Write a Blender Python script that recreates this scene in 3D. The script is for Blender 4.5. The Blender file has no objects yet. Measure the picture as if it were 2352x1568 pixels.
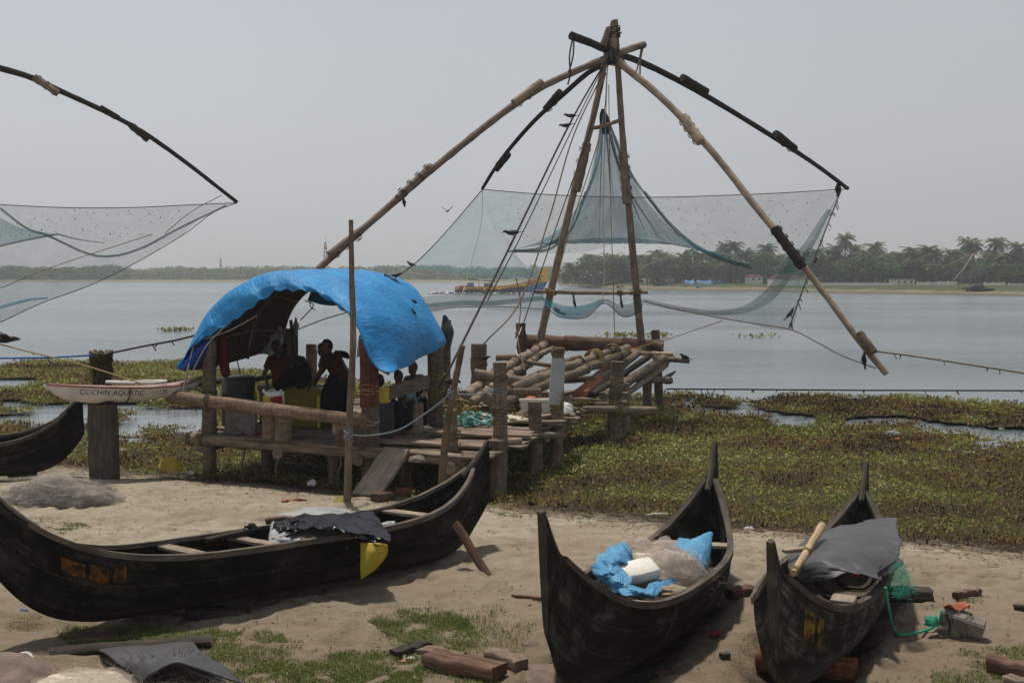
import bpy, bmesh, math, random
import numpy as np
from mathutils import Vector, Matrix
R = random.Random(7)
NR = np.random.default_rng(11)
SC = bpy.context.scene
COL = SC.collection
H = 3.3; F = 2700.0; T = math.atan(154 / 2700)
CT, ST = math.cos(T), math.sin(T)
WATER = -0.35

# ---------------------------------------------------------------- picture measure -> place
def W(px, py, Y):
    u = (px - 1176) / F; v = (784 - py) / F
    s = Y / (CT + v * ST)
    return Vector((u * s, Y, H + (-ST + v * CT) * s))
def G(px, py, z=0.0):
    u = (px - 1176) / F; v = (784 - py) / F
    dz = -ST + v * CT
    s = (z - H) / dz
    return Vector((u * s, (CT + v * ST) * s, z))
def projn(x, y, z):
    z = z - H
    d = y * CT - z * ST
    return 1176 + F * x / d, 784 - F * (y * ST + z * CT) / d
def WP(lst): return [W(*q) for q in lst]

# ---------------------------------------------------------------- value noise (numpy)
def vnoise(x, y, seed=0):
    x = np.asarray(x, float); y = np.asarray(y, float)
    xi = np.floor(x).astype(np.int64); yi = np.floor(y).astype(np.int64)
    fx = x - xi; fy = y - yi
    fx = fx * fx * (3 - 2 * fx); fy = fy * fy * (3 - 2 * fy)
    def h(a, b):
        n = (a * 374761393 + b * 668265263 + seed * 974711) & 0x7fffffff
        n = ((n ^ (n >> 13)) * 1274126177) & 0x7fffffff
        return ((n ^ (n >> 16)) & 0xffff) / 65535.0
    return (h(xi, yi) * (1 - fx) + h(xi + 1, yi) * fx) * (1 - fy) + (h(xi, yi + 1) * (1 - fx) + h(xi + 1, yi + 1) * fx) * fy
def fbm(x, y, seed=0, o=4):
    t = 0; a = .5; x = np.asarray(x, float); y = np.asarray(y, float)
    for i in range(o):
        t = t + a * vnoise(x * 2 ** i, y * 2 ** i, seed + i * 17); a *= .5
    return t

# ---------------------------------------------------------------- materials
def rgb(c): return (c[0], c[1], c[2], 1)
class NT:
    def __init__(s, name):
        s.m = bpy.data.materials.new(name); s.m.use_nodes = True
        s.t = s.m.node_tree; s.n = s.t.nodes; s.l = s.t.links
        s.p = s.n['Principled BSDF']; s.out = s.n['Material Output']
    def add(s, typ, **k):
        n = s.n.new(typ)
        for a, b in k.items():
            if a in n.inputs: n.inputs[a].default_value = b
            else: setattr(n, a, b)
        return n
    def ln(s, a, b): s.l.new(a, b)
    def ramp(s, fac, stops):
        r = s.n.new('ShaderNodeValToRGB')
        e = r.color_ramp.elements
        e[0].position, e[0].color = stops[0][0], rgb(stops[0][1])
        e[1].position, e[1].color = stops[-1][0], rgb(stops[-1][1])
        for p, c in stops[1:-1]:
            q = e.new(p); q.color = rgb(c)
        s.ln(fac, r.inputs[0]); return r.outputs[0]
    def noise(s, vec, scale, detail=5, rough=.6, dist=0):
        n = s.add('ShaderNodeTexNoise'); n.inputs['Scale'].default_value = scale
        n.inputs['Detail'].default_value = detail; n.inputs['Roughness'].default_value = rough
        n.inputs['Distortion'].default_value = dist
        if vec is not None: s.ln(vec, n.inputs['Vector'])
        return n.outputs['Fac']
    def coord(s, kind, scale=(1, 1, 1)):
        c = s.n.new('ShaderNodeTexCoord'); mp = s.n.new('ShaderNodeMapping')
        mp.inputs['Scale'].default_value = scale
        s.ln(c.outputs[kind], mp.inputs['Vector']); return mp.outputs[0]
    def mix(s, fac, a, b, mode='MIX'):
        m = s.n.new('ShaderNodeMix'); m.data_type = 'RGBA'; m.blend_type = mode
        for i, v in ((0, fac), (6, a), (7, b)):
            if hasattr(v, 'links'): s.ln(v, m.inputs[i])
            elif isinstance(v, (int, float)): m.inputs[i].default_value = v
            else: m.inputs[i].default_value = rgb(v)
        return m.outputs[2]
    def math(s, op, a, b=None):
        m = s.n.new('ShaderNodeMath'); m.operation = op
        for i, v in ((0, a), (1, b)):
            if v is None: continue
            if hasattr(v, 'links'): s.ln(v, m.inputs[i])
            else: m.inputs[i].default_value = v
        return m.outputs[0]
    def bump(s, h, strength=.4, dist=.02):
        b = s.n.new('ShaderNodeBump'); b.inputs['Strength'].default_value = strength
        b.inputs['Distance'].default_value = dist
        s.ln(h, b.inputs['Height']); s.ln(b.outputs[0], s.p.inputs['Normal'])
    def vary(s, col, lo=.75, hi=1.25):
        oi = s.n.new('ShaderNodeObjectInfo'); mr = s.n.new('ShaderNodeMapRange')
        mr.inputs[3].default_value = lo; mr.inputs[4].default_value = hi
        s.ln(oi.outputs['Random'], mr.inputs[0])
        hs = s.n.new('ShaderNodeHueSaturation'); s.ln(col, hs.inputs['Color']); s.ln(mr.outputs[0], hs.inputs['Value'])
        return hs.outputs[0]
    def base(s, col, rough=.8, spec=.3):
        if hasattr(col, 'links'): s.ln(col, s.p.inputs['Base Color'])
        else: s.p.inputs['Base Color'].default_value = rgb(col)
        s.p.inputs['Roughness'].default_value = rough
        s.p.inputs['Specular IOR Level'].default_value = spec
        return s.m
def plain(name, c1, c2, scale=6, rough=.8, bump=.3, spec=.25, dist=.01, coord='Object', lo=.8, hi=1.2):
    t = NT(name); v = t.coord(coord); n = t.noise(v, scale, 6, .65)
    c = t.ramp(n, [(.3, c1), (.7, c2)])
    t.bump(n, bump, dist)
    return t.base(t.vary(c, lo, hi), rough, spec)
def wood(name, dark, mid, light, rings=0, rough=.85, stretch=22, lo=.75, hi=1.25, bump=.6):
    t = NT(name); v = t.coord('UV', (stretch, 2.2, 1))
    n = t.noise(v, 1.0, 8, .7); big = t.noise(t.coord('Object'), 3.1, 4, .6)
    c = t.ramp(n, [(.28, dark), (.5, mid), (.74, light)])
    c = t.mix(.7, c, t.ramp(big, [(.3, (.45, .43, .4)), (.7, (1.2, 1.15, 1.1))]), 'MULTIPLY')
    h = n
    if rings:
        w = t.add('ShaderNodeTexWave', wave_type='BANDS', bands_direction='Y')
        w.inputs['Scale'].default_value = rings * .42; w.inputs['Distortion'].default_value = 9
        w.inputs['Detail'].default_value = 3
        t.ln(t.coord('UV'), w.inputs['Vector'])
        c = t.mix(.38, c, t.ramp(w.outputs['Fac'], [(.02, (.42, .4, .38)), (.3, (1, 1, 1))]), 'MULTIPLY')
        h = t.math('ADD', n, t.math('MULTIPLY', w.outputs['Fac'], .35))
    t.bump(h, bump, .015)
    return t.base(t.vary(c, lo, hi), rough, .2)

M = {}
M['pole'] = wood('weathered_pole', (.085, .065, .05), (.235, .183, .138), (.42, .345, .27))
M['tanpole'] = wood('peeled_tan_pole', (.2, .15, .11), (.42, .33, .245), (.6, .5, .39))
M['darkpole'] = wood('dark_wet_pole', (.012, .011, .01), (.032, .028, .024), (.075, .062, .05))
M['palmlog'] = wood('palm_log', (.085, .06, .043), (.205, .145, .102), (.34, .255, .19), rings=7)
M['palmpost'] = wood('palm_post', (.07, .055, .042), (.19, .145, .11), (.33, .27, .215), rings=6)
M['redpost'] = wood('red_painted_post', (.07, .026, .018), (.13, .045, .033), (.2, .095, .075), rings=6)
M['plank'] = wood('grey_brown_plank', (.09, .065, .05), (.215, .162, .128), (.35, .28, .225))
M['bench'] = wood('bare_bench_wood', (.16, .12, .09), (.3, .24, .19), (.42, .36, .29))
M['redwood'] = wood('sawn_red_timber', (.2, .075, .035), (.38, .16, .08), (.5, .25, .14))
M['timber'] = wood('brown_timber', (.05, .026, .018), (.14, .08, .058), (.26, .17, .13))
M['driftdark'] = wood('dark_drift_wood', (.02, .016, .013), (.05, .041, .034), (.1, .085, .07))
M['greypost'] = wood('grey_square_post', (.045, .036, .03), (.1, .08, .066), (.17, .14, .118), stretch=30)
M['rim'] = wood('canoe_rim_wood', (.04, .033, .028), (.12, .1, .083), (.25, .21, .175))
M['bamboo'] = wood('bamboo', (.12, .085, .05), (.2, .145, .09), (.3, .23, .15), rings=1.4)
M['rope'] = plain('coir_rope', (.09, .065, .035), (.21, .155, .085), 40, .9, .5)
M['drope'] = plain('dark_rope', (.02, .018, .015), (.06, .05, .04), 40, .9, .5)
M['yrope'] = plain('yellow_rope', (.19, .135, .045), (.34, .26, .1), 40, .8, .4)
M['wrope'] = plain('pale_cord', (.35, .32, .27), (.5, .47, .4), 40, .8, .4)
M['brope'] = plain('blue_rope', (.03, .1, .3), (.05, .16, .42), 40, .7, .3)
M['gbrope'] = plain('grey_blue_cord', (.16, .2, .23), (.27, .32, .35), 40, .8, .3)
M['teal'] = plain('teal_rope', (.06, .22, .2), (.16, .4, .36), 40, .7, .3)
M['green'] = plain('green_cord', (.02, .2, .13), (.05, .33, .22), 40, .7, .3)
M['white'] = plain('white_plastic', (.5, .5, .48), (.68, .68, .66), 8, .5, .2)
M['foam'] = plain('styrofoam', (.6, .57, .5), (.78, .75, .69), 60, .8, .4)
M['blackbird'] = plain('crow_black', (.008, .008, .009), (.025, .024, .026), 20, .5, .2)
M['greybird'] = plain('grey_bird', (.2, .2, .2), (.32, .31, .3), 20, .7, .2)
M['skin'] = plain('brown_skin', (.075, .042, .028), (.1, .058, .04), 12, .6, .1, lo=.9, hi=1.1)
M['hair'] = plain('black_hair', (.006, .005, .005), (.016, .014, .013), 50, .5, .5)
M['grey_sheet'] = plain('grey_black_sheet', (.045, .046, .05), (.075, .076, .082), 5, .55, .25, .4, lo=.95, hi=1.05)
M['black_film'] = plain('black_plastic_film', (.002, .0022, .003), (.006, .0065, .008), 5, .28, .15, .2, .01)
M['yellow'] = plain('yellow_cloth', (.36, .27, .02), (.5, .38, .04), 8, .7, .3)
M['yplastic'] = plain('yellow_plastic', (.4, .3, .03), (.55, .43, .08), 8, .5, .2)
M['icebox'] = plain('dull_yellow_paint', (.17, .125, .012), (.26, .195, .02), 5, .55, .2)
M['red'] = plain('red_cloth', (.26, .015, .015), (.38, .03, .025), 8, .7, .3)
M['darkred'] = plain('dark_red_cloth', (.09, .01, .012), (.16, .018, .02), 8, .8, .3)
M['orange'] = plain('orange_plastic', (.45, .12, .04), (.6, .2, .08), 8, .6, .2)
M['stone'] = plain('grey_stone', (.13, .11, .095), (.27, .24, .21), 9, .9, .6)
M['brownstone'] = plain('brown_rock', (.11, .08, .065), (.22, .165, .135), 6, .9, .7, dist=.03)
M['greenglass'] = plain('dark_green_cloth', (.02, .035, .03), (.05, .07, .06), 7, .8, .3)
M['dgrey'] = plain('dark_grey_panel', (.03, .03, .03), (.07, .07, .07), 5, .7, .3)
M['lgrey'] = plain('pale_grey_sack', (.24, .23, .21), (.4, .38, .35), 7, .8, .4)
def cloth(n, c): return plain(n, tuple(x * .8 for x in c), c, 9, .85, .3, .1, lo=.95, hi=1.05)

def mk_tarp(name, c1, c2):
    t = NT(name); v = t.coord('UV')
    n = t.noise(v, 2.2, 8, .62); n2 = t.noise(t.coord('UV', (9, 3, 1)), 1.6, 6, .6, .6)
    c = t.ramp(n, [(.3, c1), (.7, c2)])
    c = t.mix(t.ramp(t.noise(t.coord('UV'), 9, 5, .7), [(.66, (0, 0, 0)), (.75, (.5, .5, .5))]), c, (.2, .3, .38))
    n4 = t.noise(t.coord('UV', (1.2, 2.6, 1)), 1.5, 6, .55, .5); t.t.nodes[-1] if False else None
    rn = t.add('ShaderNodeTexNoise', noise_type='RIDGED_MULTIFRACTAL'); rn.inputs['Scale'].default_value = 2.4; rn.inputs['Detail'].default_value = 4; rn.inputs['Distortion'].default_value = .7
    t.ln(t.coord('UV', (1.6, .8, 1)), rn.inputs['Vector'])
    br = t.add('ShaderNodeTexBrick'); br.offset = 0; br.inputs['Scale'].default_value = 1; br.inputs['Mortar Size'].default_value = .012; br.inputs['Mortar Smooth'].default_value = .8; br.inputs['Brick Width'].default_value = .62; br.inputs['Row Height'].default_value = .55
    t.ln(v, br.inputs['Vector'])
    hh = t.math('ADD', t.math('MULTIPLY', n4, .35), t.math('MULTIPLY', rn.outputs['Fac'], .28)); hh = t.math('ADD', hh, n2); hh = t.math('ADD', hh, t.math('MULTIPLY', br.outputs['Fac'], .22))
    t.bump(hh, .5, .05)
    return t.base(c, .52, .28)
M['tarp'] = mk_tarp('blue_tarpaulin', (.006, .175, .46), (.02, .28, .62))
M['tarp2'] = mk_tarp('faded_blue_tarpaulin', (.015, .17, .37), (.17, .42, .64))

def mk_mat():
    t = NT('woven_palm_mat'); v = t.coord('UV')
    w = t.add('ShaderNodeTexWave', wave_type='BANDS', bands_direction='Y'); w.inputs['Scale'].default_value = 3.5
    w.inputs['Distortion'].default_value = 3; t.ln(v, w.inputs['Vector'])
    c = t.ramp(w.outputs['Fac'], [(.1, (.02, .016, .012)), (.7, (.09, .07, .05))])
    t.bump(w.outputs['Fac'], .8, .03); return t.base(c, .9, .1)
M['mat'] = mk_mat()

def mk_net(name, c, alpha, var=.5):
    t = NT(name); v = t.coord('UV')
    n = t.math('ADD', t.math('MULTIPLY', t.noise(v, .8, 5, .6), .6), t.math('MULTIPLY', t.noise(t.coord('UV', (9, 1.3, 1)), 1.5, 5, .7), .4)); n = t.math('ADD', n, t.math('MULTIPLY', t.math('SUBTRACT', t.noise(v, 16, 3, .8), .5), .35))
    mr = t.add('ShaderNodeMapRange'); t.ln(n, mr.inputs[0])
    mr.inputs[1].default_value = .3; mr.inputs[2].default_value = .7
    mr.inputs[3].default_value = alpha * (1 - var); mr.inputs[4].default_value = alpha * (1 + var)
    tr = t.add('ShaderNodeBsdfTransparent'); d = t.add('ShaderNodeBsdfDiffuse'); d.inputs[0].default_value = rgb(c)
    tl = t.add('ShaderNodeBsdfTranslucent'); tl.inputs[0].default_value = rgb(c)
    a = t.add('ShaderNodeMixShader'); a.inputs[0].default_value = .35
    t.ln(d.outputs[0], a.inputs[1]); t.ln(tl.outputs[0], a.inputs[2])
    b = t.add('ShaderNodeMixShader'); t.ln(mr.outputs[0], b.inputs[0])
    t.ln(tr.outputs[0], b.inputs[1]); t.ln(a.outputs[0], b.inputs[2])
    t.ln(b.outputs[0], t.out.inputs[0]); return t.m
M['net'] = mk_net('fine_grey_netting', (.08, .12, .12), .25, .35)
M['netL'] = mk_net('pale_blue_netting', (.14, .31, .38), .32, .3)
M['netC'] = mk_net('teal_gathered_netting', (.03, .22, .31), .44, .4)
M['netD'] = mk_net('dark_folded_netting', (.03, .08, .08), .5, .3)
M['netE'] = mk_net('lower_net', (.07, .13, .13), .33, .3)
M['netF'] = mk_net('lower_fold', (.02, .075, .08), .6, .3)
M['netK'] = mk_net('black_net_tip', (.008, .012, .014), .93, .05)
M['fuzz'] = mk_net('nylon_net_haze', (.56, .5, .45), .3, .6)
M['gfuzz'] = mk_net('green_net_haze', (.03, .26, .19), .3, .5)
M['nettan'] = plain('tan_nylon_net', (.42, .36, .29), (.72, .65, .56), 14, .9, .8, .1)
M['netmound'] = plain('pale_nylon_mound', (.2, .16, .135), (.5, .44, .4), 9, .9, .7, .1)

def mk_attr(name, stops, rough=.6, spec=.25, transl=.25):
    t = NT(name); a = t.add('ShaderNodeAttribute', attribute_name='rnd')
    c = t.ramp(a.outputs['Fac'], stops)
    t.base(c, rough, spec)
    if transl:
        tl = t.add('ShaderNodeBsdfTranslucent'); t.ln(c, tl.inputs[0])
        mx = t.add('ShaderNodeMixShader'); mx.inputs[0].default_value = transl
        t.ln(t.p.outputs[0], mx.inputs[1]); t.ln(tl.outputs[0], mx.inputs[2]); t.ln(mx.outputs[0], t.out.inputs[0])
    return t.m
M['hyac'] = mk_attr('water_hyacinth_leaves', [(0, (.03, .02, .01)), (.18, (.11, .055, .022)), (.38, (.22, .115, .045)), (.46, (.23, .165, .04)), (.6, (.19, .205, .035)), (.86, (.19, .25, .045)), (.95, (.26, .3, .07)), (1, (.42, .38, .15))], .6, .12)
M['grass'] = mk_attr('beach_grass', [(0, (.1, .11, .028)), (.5, (.13, .17, .04)), (.8, (.2, .22, .065)), (1, (.38, .31, .15))], .7, .2)
M['leafA'] = mk_attr('broad_leaves', [(0, (.024, .06, .014)), (.5, (.052, .125, .027)), (1, (.12, .2, .05))], .6, .2, .2)
M['leafB'] = mk_attr('mangrove_leaves', [(0, (.045, .1, .03)), (.5, (.085, .16, .05)), (1, (.16, .23, .08))], .6, .2, .2)
M['palmleaf'] = mk_attr('palm_fronds', [(0, (.035, .062, .018)), (.55, (.08, .13, .034)), (.85, (.15, .17, .055)), (1, (.3, .21, .075))], .6, .15, .25)
M['bark'] = plain('palm_bark', (.12, .1, .08), (.22, .19, .16), 3, .9, .3)
M['debris'] = mk_attr('dry_debris', [(0, (.02, .014, .01)), (.5, (.07, .046, .03)), (.86, (.15, .1, .07)), (.94, (.3, .26, .2)), (1, (.7, .68, .62))], .9, .1, 0)

# ---------------------------------------------------------------- mesh builder
WL = {}
def wloc(o):
    return WL.get(o.name, Vector((0, 0, 0))) if o else Vector((0, 0, 0))
def catmull(P, n):
    P = [np.array(p, float) for p in P]
    if len(P) < 3:
        return [P[0] + (P[-1] - P[0]) * t for t in np.linspace(0, 1, n)]
    Q = [2 * P[0] - P[1]] + P + [2 * P[-1] - P[-2]]
    out = []
    for t in np.linspace(0, len(P) - 1, n):
        i = min(int(t), len(P) - 2); u = t - i
        a, b, c, d = Q[i], Q[i + 1], Q[i + 2], Q[i + 3]
        out.append(.5 * (2 * b + (c - a) * u + (2 * a - 5 * b + 4 * c - d) * u * u + (3 * b - a - 3 * c + d) * u ** 3))
    return out
class MB:
    def __init__(s): s.v = []; s.f = []; s.uv = []; s.mi = []
    def add(s, vs, fs, uvs=None, mi=0):
        o = len(s.v); s.v += [tuple(v) for v in vs]
        for k, f in enumerate(fs):
            s.f.append([i + o for i in f]); s.mi.append(mi)
            s.uv.append(uvs[k] if uvs else [(0, 0)] * len(f))
        return s
    def tube(s, pts, r, n=8, jit=0, mi=0, cap=True, flat=1):
        pts = [Vector(p) for p in pts]; L = len(pts)
        rr = r if hasattr(r, '__len__') else [r] * L
        tan = [(pts[min(i + 1, L - 1)] - pts[max(i - 1, 0)]).normalized() for i in range(L)]
        a = Vector((0, 0, 1)) if abs(tan[0].z) < .9 else Vector((1, 0, 0))
        N = (a - tan[0] * a.dot(tan[0])).normalized()
        vs = []; ln = 0; lens = []
        for i in range(L):
            if i: ln += (pts[i] - pts[i - 1]).length
            lens.append(ln)
            N = (N - tan[i] * N.dot(tan[i])).normalized(); B = tan[i].cross(N)
            for k in range(n):
                an = 2 * math.pi * k / n
                q = rr[i] * (1 + (R.uniform(-jit, jit) if jit else 0))
                vs.append(pts[i] + N * (math.cos(an) * q * flat) + B * (math.sin(an) * q))
        fs = []; us = []
        rm = max(rr)
        for i in range(L - 1):
            for k in range(n):
                k2 = (k + 1) % n
                fs.append([i * n + k, i * n + k2, (i + 1) * n + k2, (i + 1) * n + k])
                c = 2 * math.pi * rm / n
                us.append([(k * c, lens[i]), ((k + 1) * c, lens[i]), ((k + 1) * c, lens[i + 1]), (k * c, lens[i + 1])])
        if cap:
            fs.append(list(range(n))[::-1]); us.append([(math.cos(6.28 * k / n) * rm, math.sin(6.28 * k / n) * rm * .2) for k in range(n)][::-1])
            fs.append([(L - 1) * n + k for k in range(n)]); us.append([(math.cos(6.28 * k / n) * rm, math.sin(6.28 * k / n) * rm * .2) for k in range(n)])
        return s.add(vs, fs, us, mi)
    def plank(s, p0, p1, w, t, up=(0, 0, 1), jit=0, seg=3, mi=0, taper=1):
        p0 = Vector(p0); p1 = Vector(p1); d = (p1 - p0); L = d.length; d.normalize()
        up = Vector(up); sd = d.cross(up).normalized(); up = sd.cross(d).normalized()
        b = min(w, t) * .12
        prof = [(-w / 2 + b, -t / 2), (w / 2 - b, -t / 2), (w / 2, -t / 2 + b), (w / 2, t / 2 - b), (w / 2 - b, t / 2), (-w / 2 + b, t / 2), (-w / 2, t / 2 - b), (-w / 2, -t / 2 + b)]
        cum = [0]
        for k in range(8):
            q = prof[k]; q2 = prof[(k + 1) % 8]; cum.append(cum[-1] + math.hypot(q[0] - q2[0], q[1] - q2[1]))
        vs = []
        off = R.random() * 7
        for i in range(seg + 1):
            k = 1 + (taper - 1) * i / seg
            e = .94 if i in (0, seg) else 1
            dy, dz = R.uniform(-jit, jit), R.uniform(-jit, jit)
            for (x, y) in prof:
                ee = R.uniform(-jit, jit) * 1.5 if i in (0, seg) else 0
                vs.append(p0 + d * (L * i / seg + ee) + sd * (x * k * e + dy) + up * (y * e + dz))
        fs = []; us = []
        for i in range(seg):
            for k in range(8):
                k2 = (k + 1) % 8
                fs.append([i * 8 + k, i * 8 + k2, (i + 1) * 8 + k2, (i + 1) * 8 + k])
                a, c = L * i / seg + off, L * (i + 1) / seg + off
                us.append([(cum[k], a), (cum[k + 1], a), (cum[k + 1], c), (cum[k], c)])
        for e, rng in ((0, range(7, -1, -1)), (seg, range(8))):
            fs.append([e * 8 + k for k in rng]); us.append([(prof[k][0], prof[k][1] * .3) for k in rng])
        return s.add(vs, fs, us, mi)
    def box(s, c, sx, sy, sz, rz=0, b=.04, mi=0, tilt=0):
        c = Vector(c); m = Matrix.Rotation(rz, 3, 'Z') @ Matrix.Rotation(tilt, 3, 'X')
        return s.plank(c - m @ Vector((0, 0, sz / 2)), c + m @ Vector((0, 0, sz / 2)), sx, sy, up=m @ Vector((0, 1, 0)), seg=1, mi=mi)
    def ball(s, c, rx, ry=None, rz=None, n=10, m=8, jit=0, rot=None, mi=0):
        ry = ry or rx; rz = rz or rx; c = Vector(c); vs = []
        for i in range(m + 1):
            th = math.pi * i / m
            for k in range(n):
                ph = 2 * math.pi * k / n
                q = Vector((rx * math.sin(th) * math.cos(ph), ry * math.sin(th) * math.sin(ph), rz * math.cos(th))) * (1 + R.uniform(-jit, jit))
                if rot: q = rot @ q
                vs.append(c + q)
        fs = []; us = []
        for i in range(m):
            for k in range(n):
                k2 = (k + 1) % n
                fs.append([i * n + k, (i + 1) * n + k, (i + 1) * n + k2, i * n + k2])
                us.append([(k * .1, i * .1), (k * .1, i * .1 + .1), (k * .1 + .1, i * .1 + .1), (k * .1 + .1, i * .1)])
        return s.add(vs, fs, us, mi)
    def grid(s, rows, mi=0, closed=False):
        nr, nc = len(rows), len(rows[0]); vs = [p for r in rows for p in r]
        fs = []; us = []
        ul = [0]
        for k in range(1, nc): ul.append(ul[-1] + max((Vector(rows[i][k]) - Vector(rows[i][k - 1])).length for i in (0, nr // 2, nr - 1)))
        vl = [0]
        for i in range(1, nr): vl.append(vl[-1] + max((Vector(rows[i][k]) - Vector(rows[i - 1][k])).length for k in (0, nc // 2, nc - 1)))
        for i in range(nr - 1):
            for k in range(nc - 1):
                fs.append([i * nc + k, i * nc + k + 1, (i + 1) * nc + k + 1, (i + 1) * nc + k])
                us.append([(ul[k], vl[i]), (ul[k + 1], vl[i]), (ul[k + 1], vl[i + 1]), (ul[k], vl[i + 1])])
        return s.add(vs, fs, us, mi)
    def rope(s, pts, r, n=5, sub=0, mi=0):
        if sub: pts = catmull(pts, sub)
        return s.tube(pts, r, n, mi=mi)
    def build(s, name, mats, parent=None, smooth=True, local=False):
        me = bpy.data.meshes.new(name)
        off = Vector((0, 0, 0)) if local else wloc(parent)
        me.from_pydata([(v[0] - off.x, v[1] - off.y, v[2] - off.z) for v in s.v], [], s.f)
        uvl = me.uv_layers.new(name='UVMap')
        flat = [c for u in s.uv for q in u for c in q]
        uvl.data.foreach_set('uv', flat)
        if not isinstance(mats, (list, tuple)): mats = [mats]
        for m in mats: me.materials.append(m if not isinstance(m, str) else M[m])
        me.polygons.foreach_set('material_index', s.mi)
        me.polygons.foreach_set('use_smooth', [smooth] * len(s.f))
        me.update()
        o = bpy.data.objects.new(name, me); COL.objects.link(o)
        if parent: o.parent = parent; WL[o.name] = off.copy()
        else: WL[o.name] = Vector((0, 0, 0))
        if smooth:
            try: me.set_sharp_from_angle(angle=math.radians(50))
            except Exception: pass
        return o
def tag(o, label=None, cat=None, group=None, kind=None):
    if label: o['label'] = label
    if cat: o['category'] = cat
    if group: o['group'] = group
    if kind: o['kind'] = kind
    return o
def thing(name, label, cat, loc=(0, 0, 0), group=None):
    o = bpy.data.objects.new(name, None); COL.objects.link(o); o.location = loc
    o.empty_display_size = .2
    WL[o.name] = Vector(loc); return tag(o, label, cat, group)
def one(mb, name, mat, label, cat, group=None, smooth=True, loc=None):
    o = mb.build(name, mat, None, smooth)
    if loc is not None:
        me = o.data; L = Vector(loc); me.transform(Matrix.Translation(-L)); o.location = L
    return tag(o, label, cat, group)
def solid(o, t, sub=0):
    m = o.modifiers.new('thick', 'SOLIDIFY'); m.thickness = t; m.offset = 0
    if sub:
        q = o.modifiers.new('sub', 'SUBSURF'); q.levels = sub; q.render_levels = sub
    return o
def remesh(o, vox=.012, it=4):
    m = o.modifiers.new('merge', 'REMESH'); m.mode = 'VOXEL'; m.voxel_size = vox; m.use_smooth_shade = True
    k = o.modifiers.new('soft', 'SMOOTH'); k.iterations = it; k.factor = .5
    return o
def surf(rows, nu, nv, wr=0, ws=3.0, seed=0, ax=(0, 1, 0)):
    """rows of (px,py,Y) or Vectors -> smooth grid of points, wrinkled along ax"""
    rr = [[(W(*q) if not isinstance(q, Vector) else q) for q in r] for r in rows]
    a = [catmull(r, nu) for r in rr]
    cols = [catmull([r[k] for r in a], nv) for k in range(nu)]
    out = [[Vector(cols[k][i]) for k in range(nu)] for i in range(nv)]
    if wr:
        ax = Vector(ax)
        for i in range(nv):
            for k in range(nu):
                p = out[i][k]
                d = float(fbm(p.x * ws + seed * 5.3 + p.y * .7 * ws, p.z * ws + p.y * ws * .6 + seed, seed, 4)) - .47
                e = abs(float(vnoise(p.x * ws * 1.7 + 9 + p.z * ws, p.z * ws * .5 + p.y * ws * .4, seed + 3)) - .5)
                out[i][k] = p + ax * (d * wr * 2 + (.25 - e) * wr)
    return out
def leaves_mesh(name, mat, pos, size, nrm_tilt, rnd, parent=None, asp=.6, local=True, flatten=None):
    """many small leaf faces (diamonds) from numpy arrays"""
    N = len(pos)
    az = NR.uniform(0, 2 * np.pi, N); tl = nrm_tilt
    d = np.stack([np.cos(az) * np.cos(tl), np.sin(az) * np.cos(tl), np.sin(tl)], 1)
    sdv = np.stack([-np.sin(az), np.cos(az), NR.uniform(-.4, .4, N)], 1)
    sz = size[:, None]
    b = pos - d * sz * .5; t = pos + d * sz * .5
    up = np.array([0, 0, 1.]) * sz * .12
    l = pos + sdv * sz * asp * .5 + up; r = pos - sdv * sz * asp * .5 + up
    V = np.stack([b, r, t, l], 1).reshape(-1, 3)
    me = bpy.data.meshes.new(name)
    me.vertices.add(4 * N); me.vertices.foreach_set('co', V.ravel())
    me.loops.add(4 * N); me.loops.foreach_set('vertex_index', np.arange(4 * N, dtype=np.int32))
    me.polygons.add(N); me.polygons.foreach_set('loop_start', np.arange(0, 4 * N, 4, dtype=np.int32))
    at = me.attributes.new('rnd', 'FLOAT', 'FACE'); at.data.foreach_set('value', rnd.astype(np.float32))
    me.materials.append(M[mat]); me.update(); me.validate()
    o = bpy.data.objects.new(name, me); COL.objects.link(o)
    if parent: o.parent = parent
    WL[o.name] = wloc(parent)
    return o
def inpoly(px, py, poly):
    px = np.asarray(px); py = np.asarray(py); c = np.zeros(px.shape, bool); n = len(poly)
    for i in range(n):
        x1, y1 = poly[i]; x2, y2 = poly[(i + 1) % n]
        cond = ((y1 > py) != (y2 > py)) & (px < (x2 - x1) * (py - y1) / ((y2 - y1) or 1e-9) + x1)
        c ^= cond
    return c
M['redlog'] = wood('reddish_palm_log', (.09, .03, .015), (.2, .08, .04), (.32, .15, .09), rings=7)
M['white2'] = plain('pale_grey_plastic', (.24, .255, .27), (.42, .43, .43), 6, .5, .3, .4)
M['ashthread'] = plain('ash_pink_thread', (.3, .26, .24), (.45, .4, .37), 20, .7, 0)
M['yellowmud'] = plain('greenish_lid', (.16, .14, .04), (.24, .2, .06), 6)
M['canvas'] = plain('tan_canvas', (.3, .24, .15), (.42, .34, .22), 7)
M['peeled'] = wood('peeled_log_wood', (.25, .16, .09), (.42, .3, .19), (.55, .42, .29))
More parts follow.
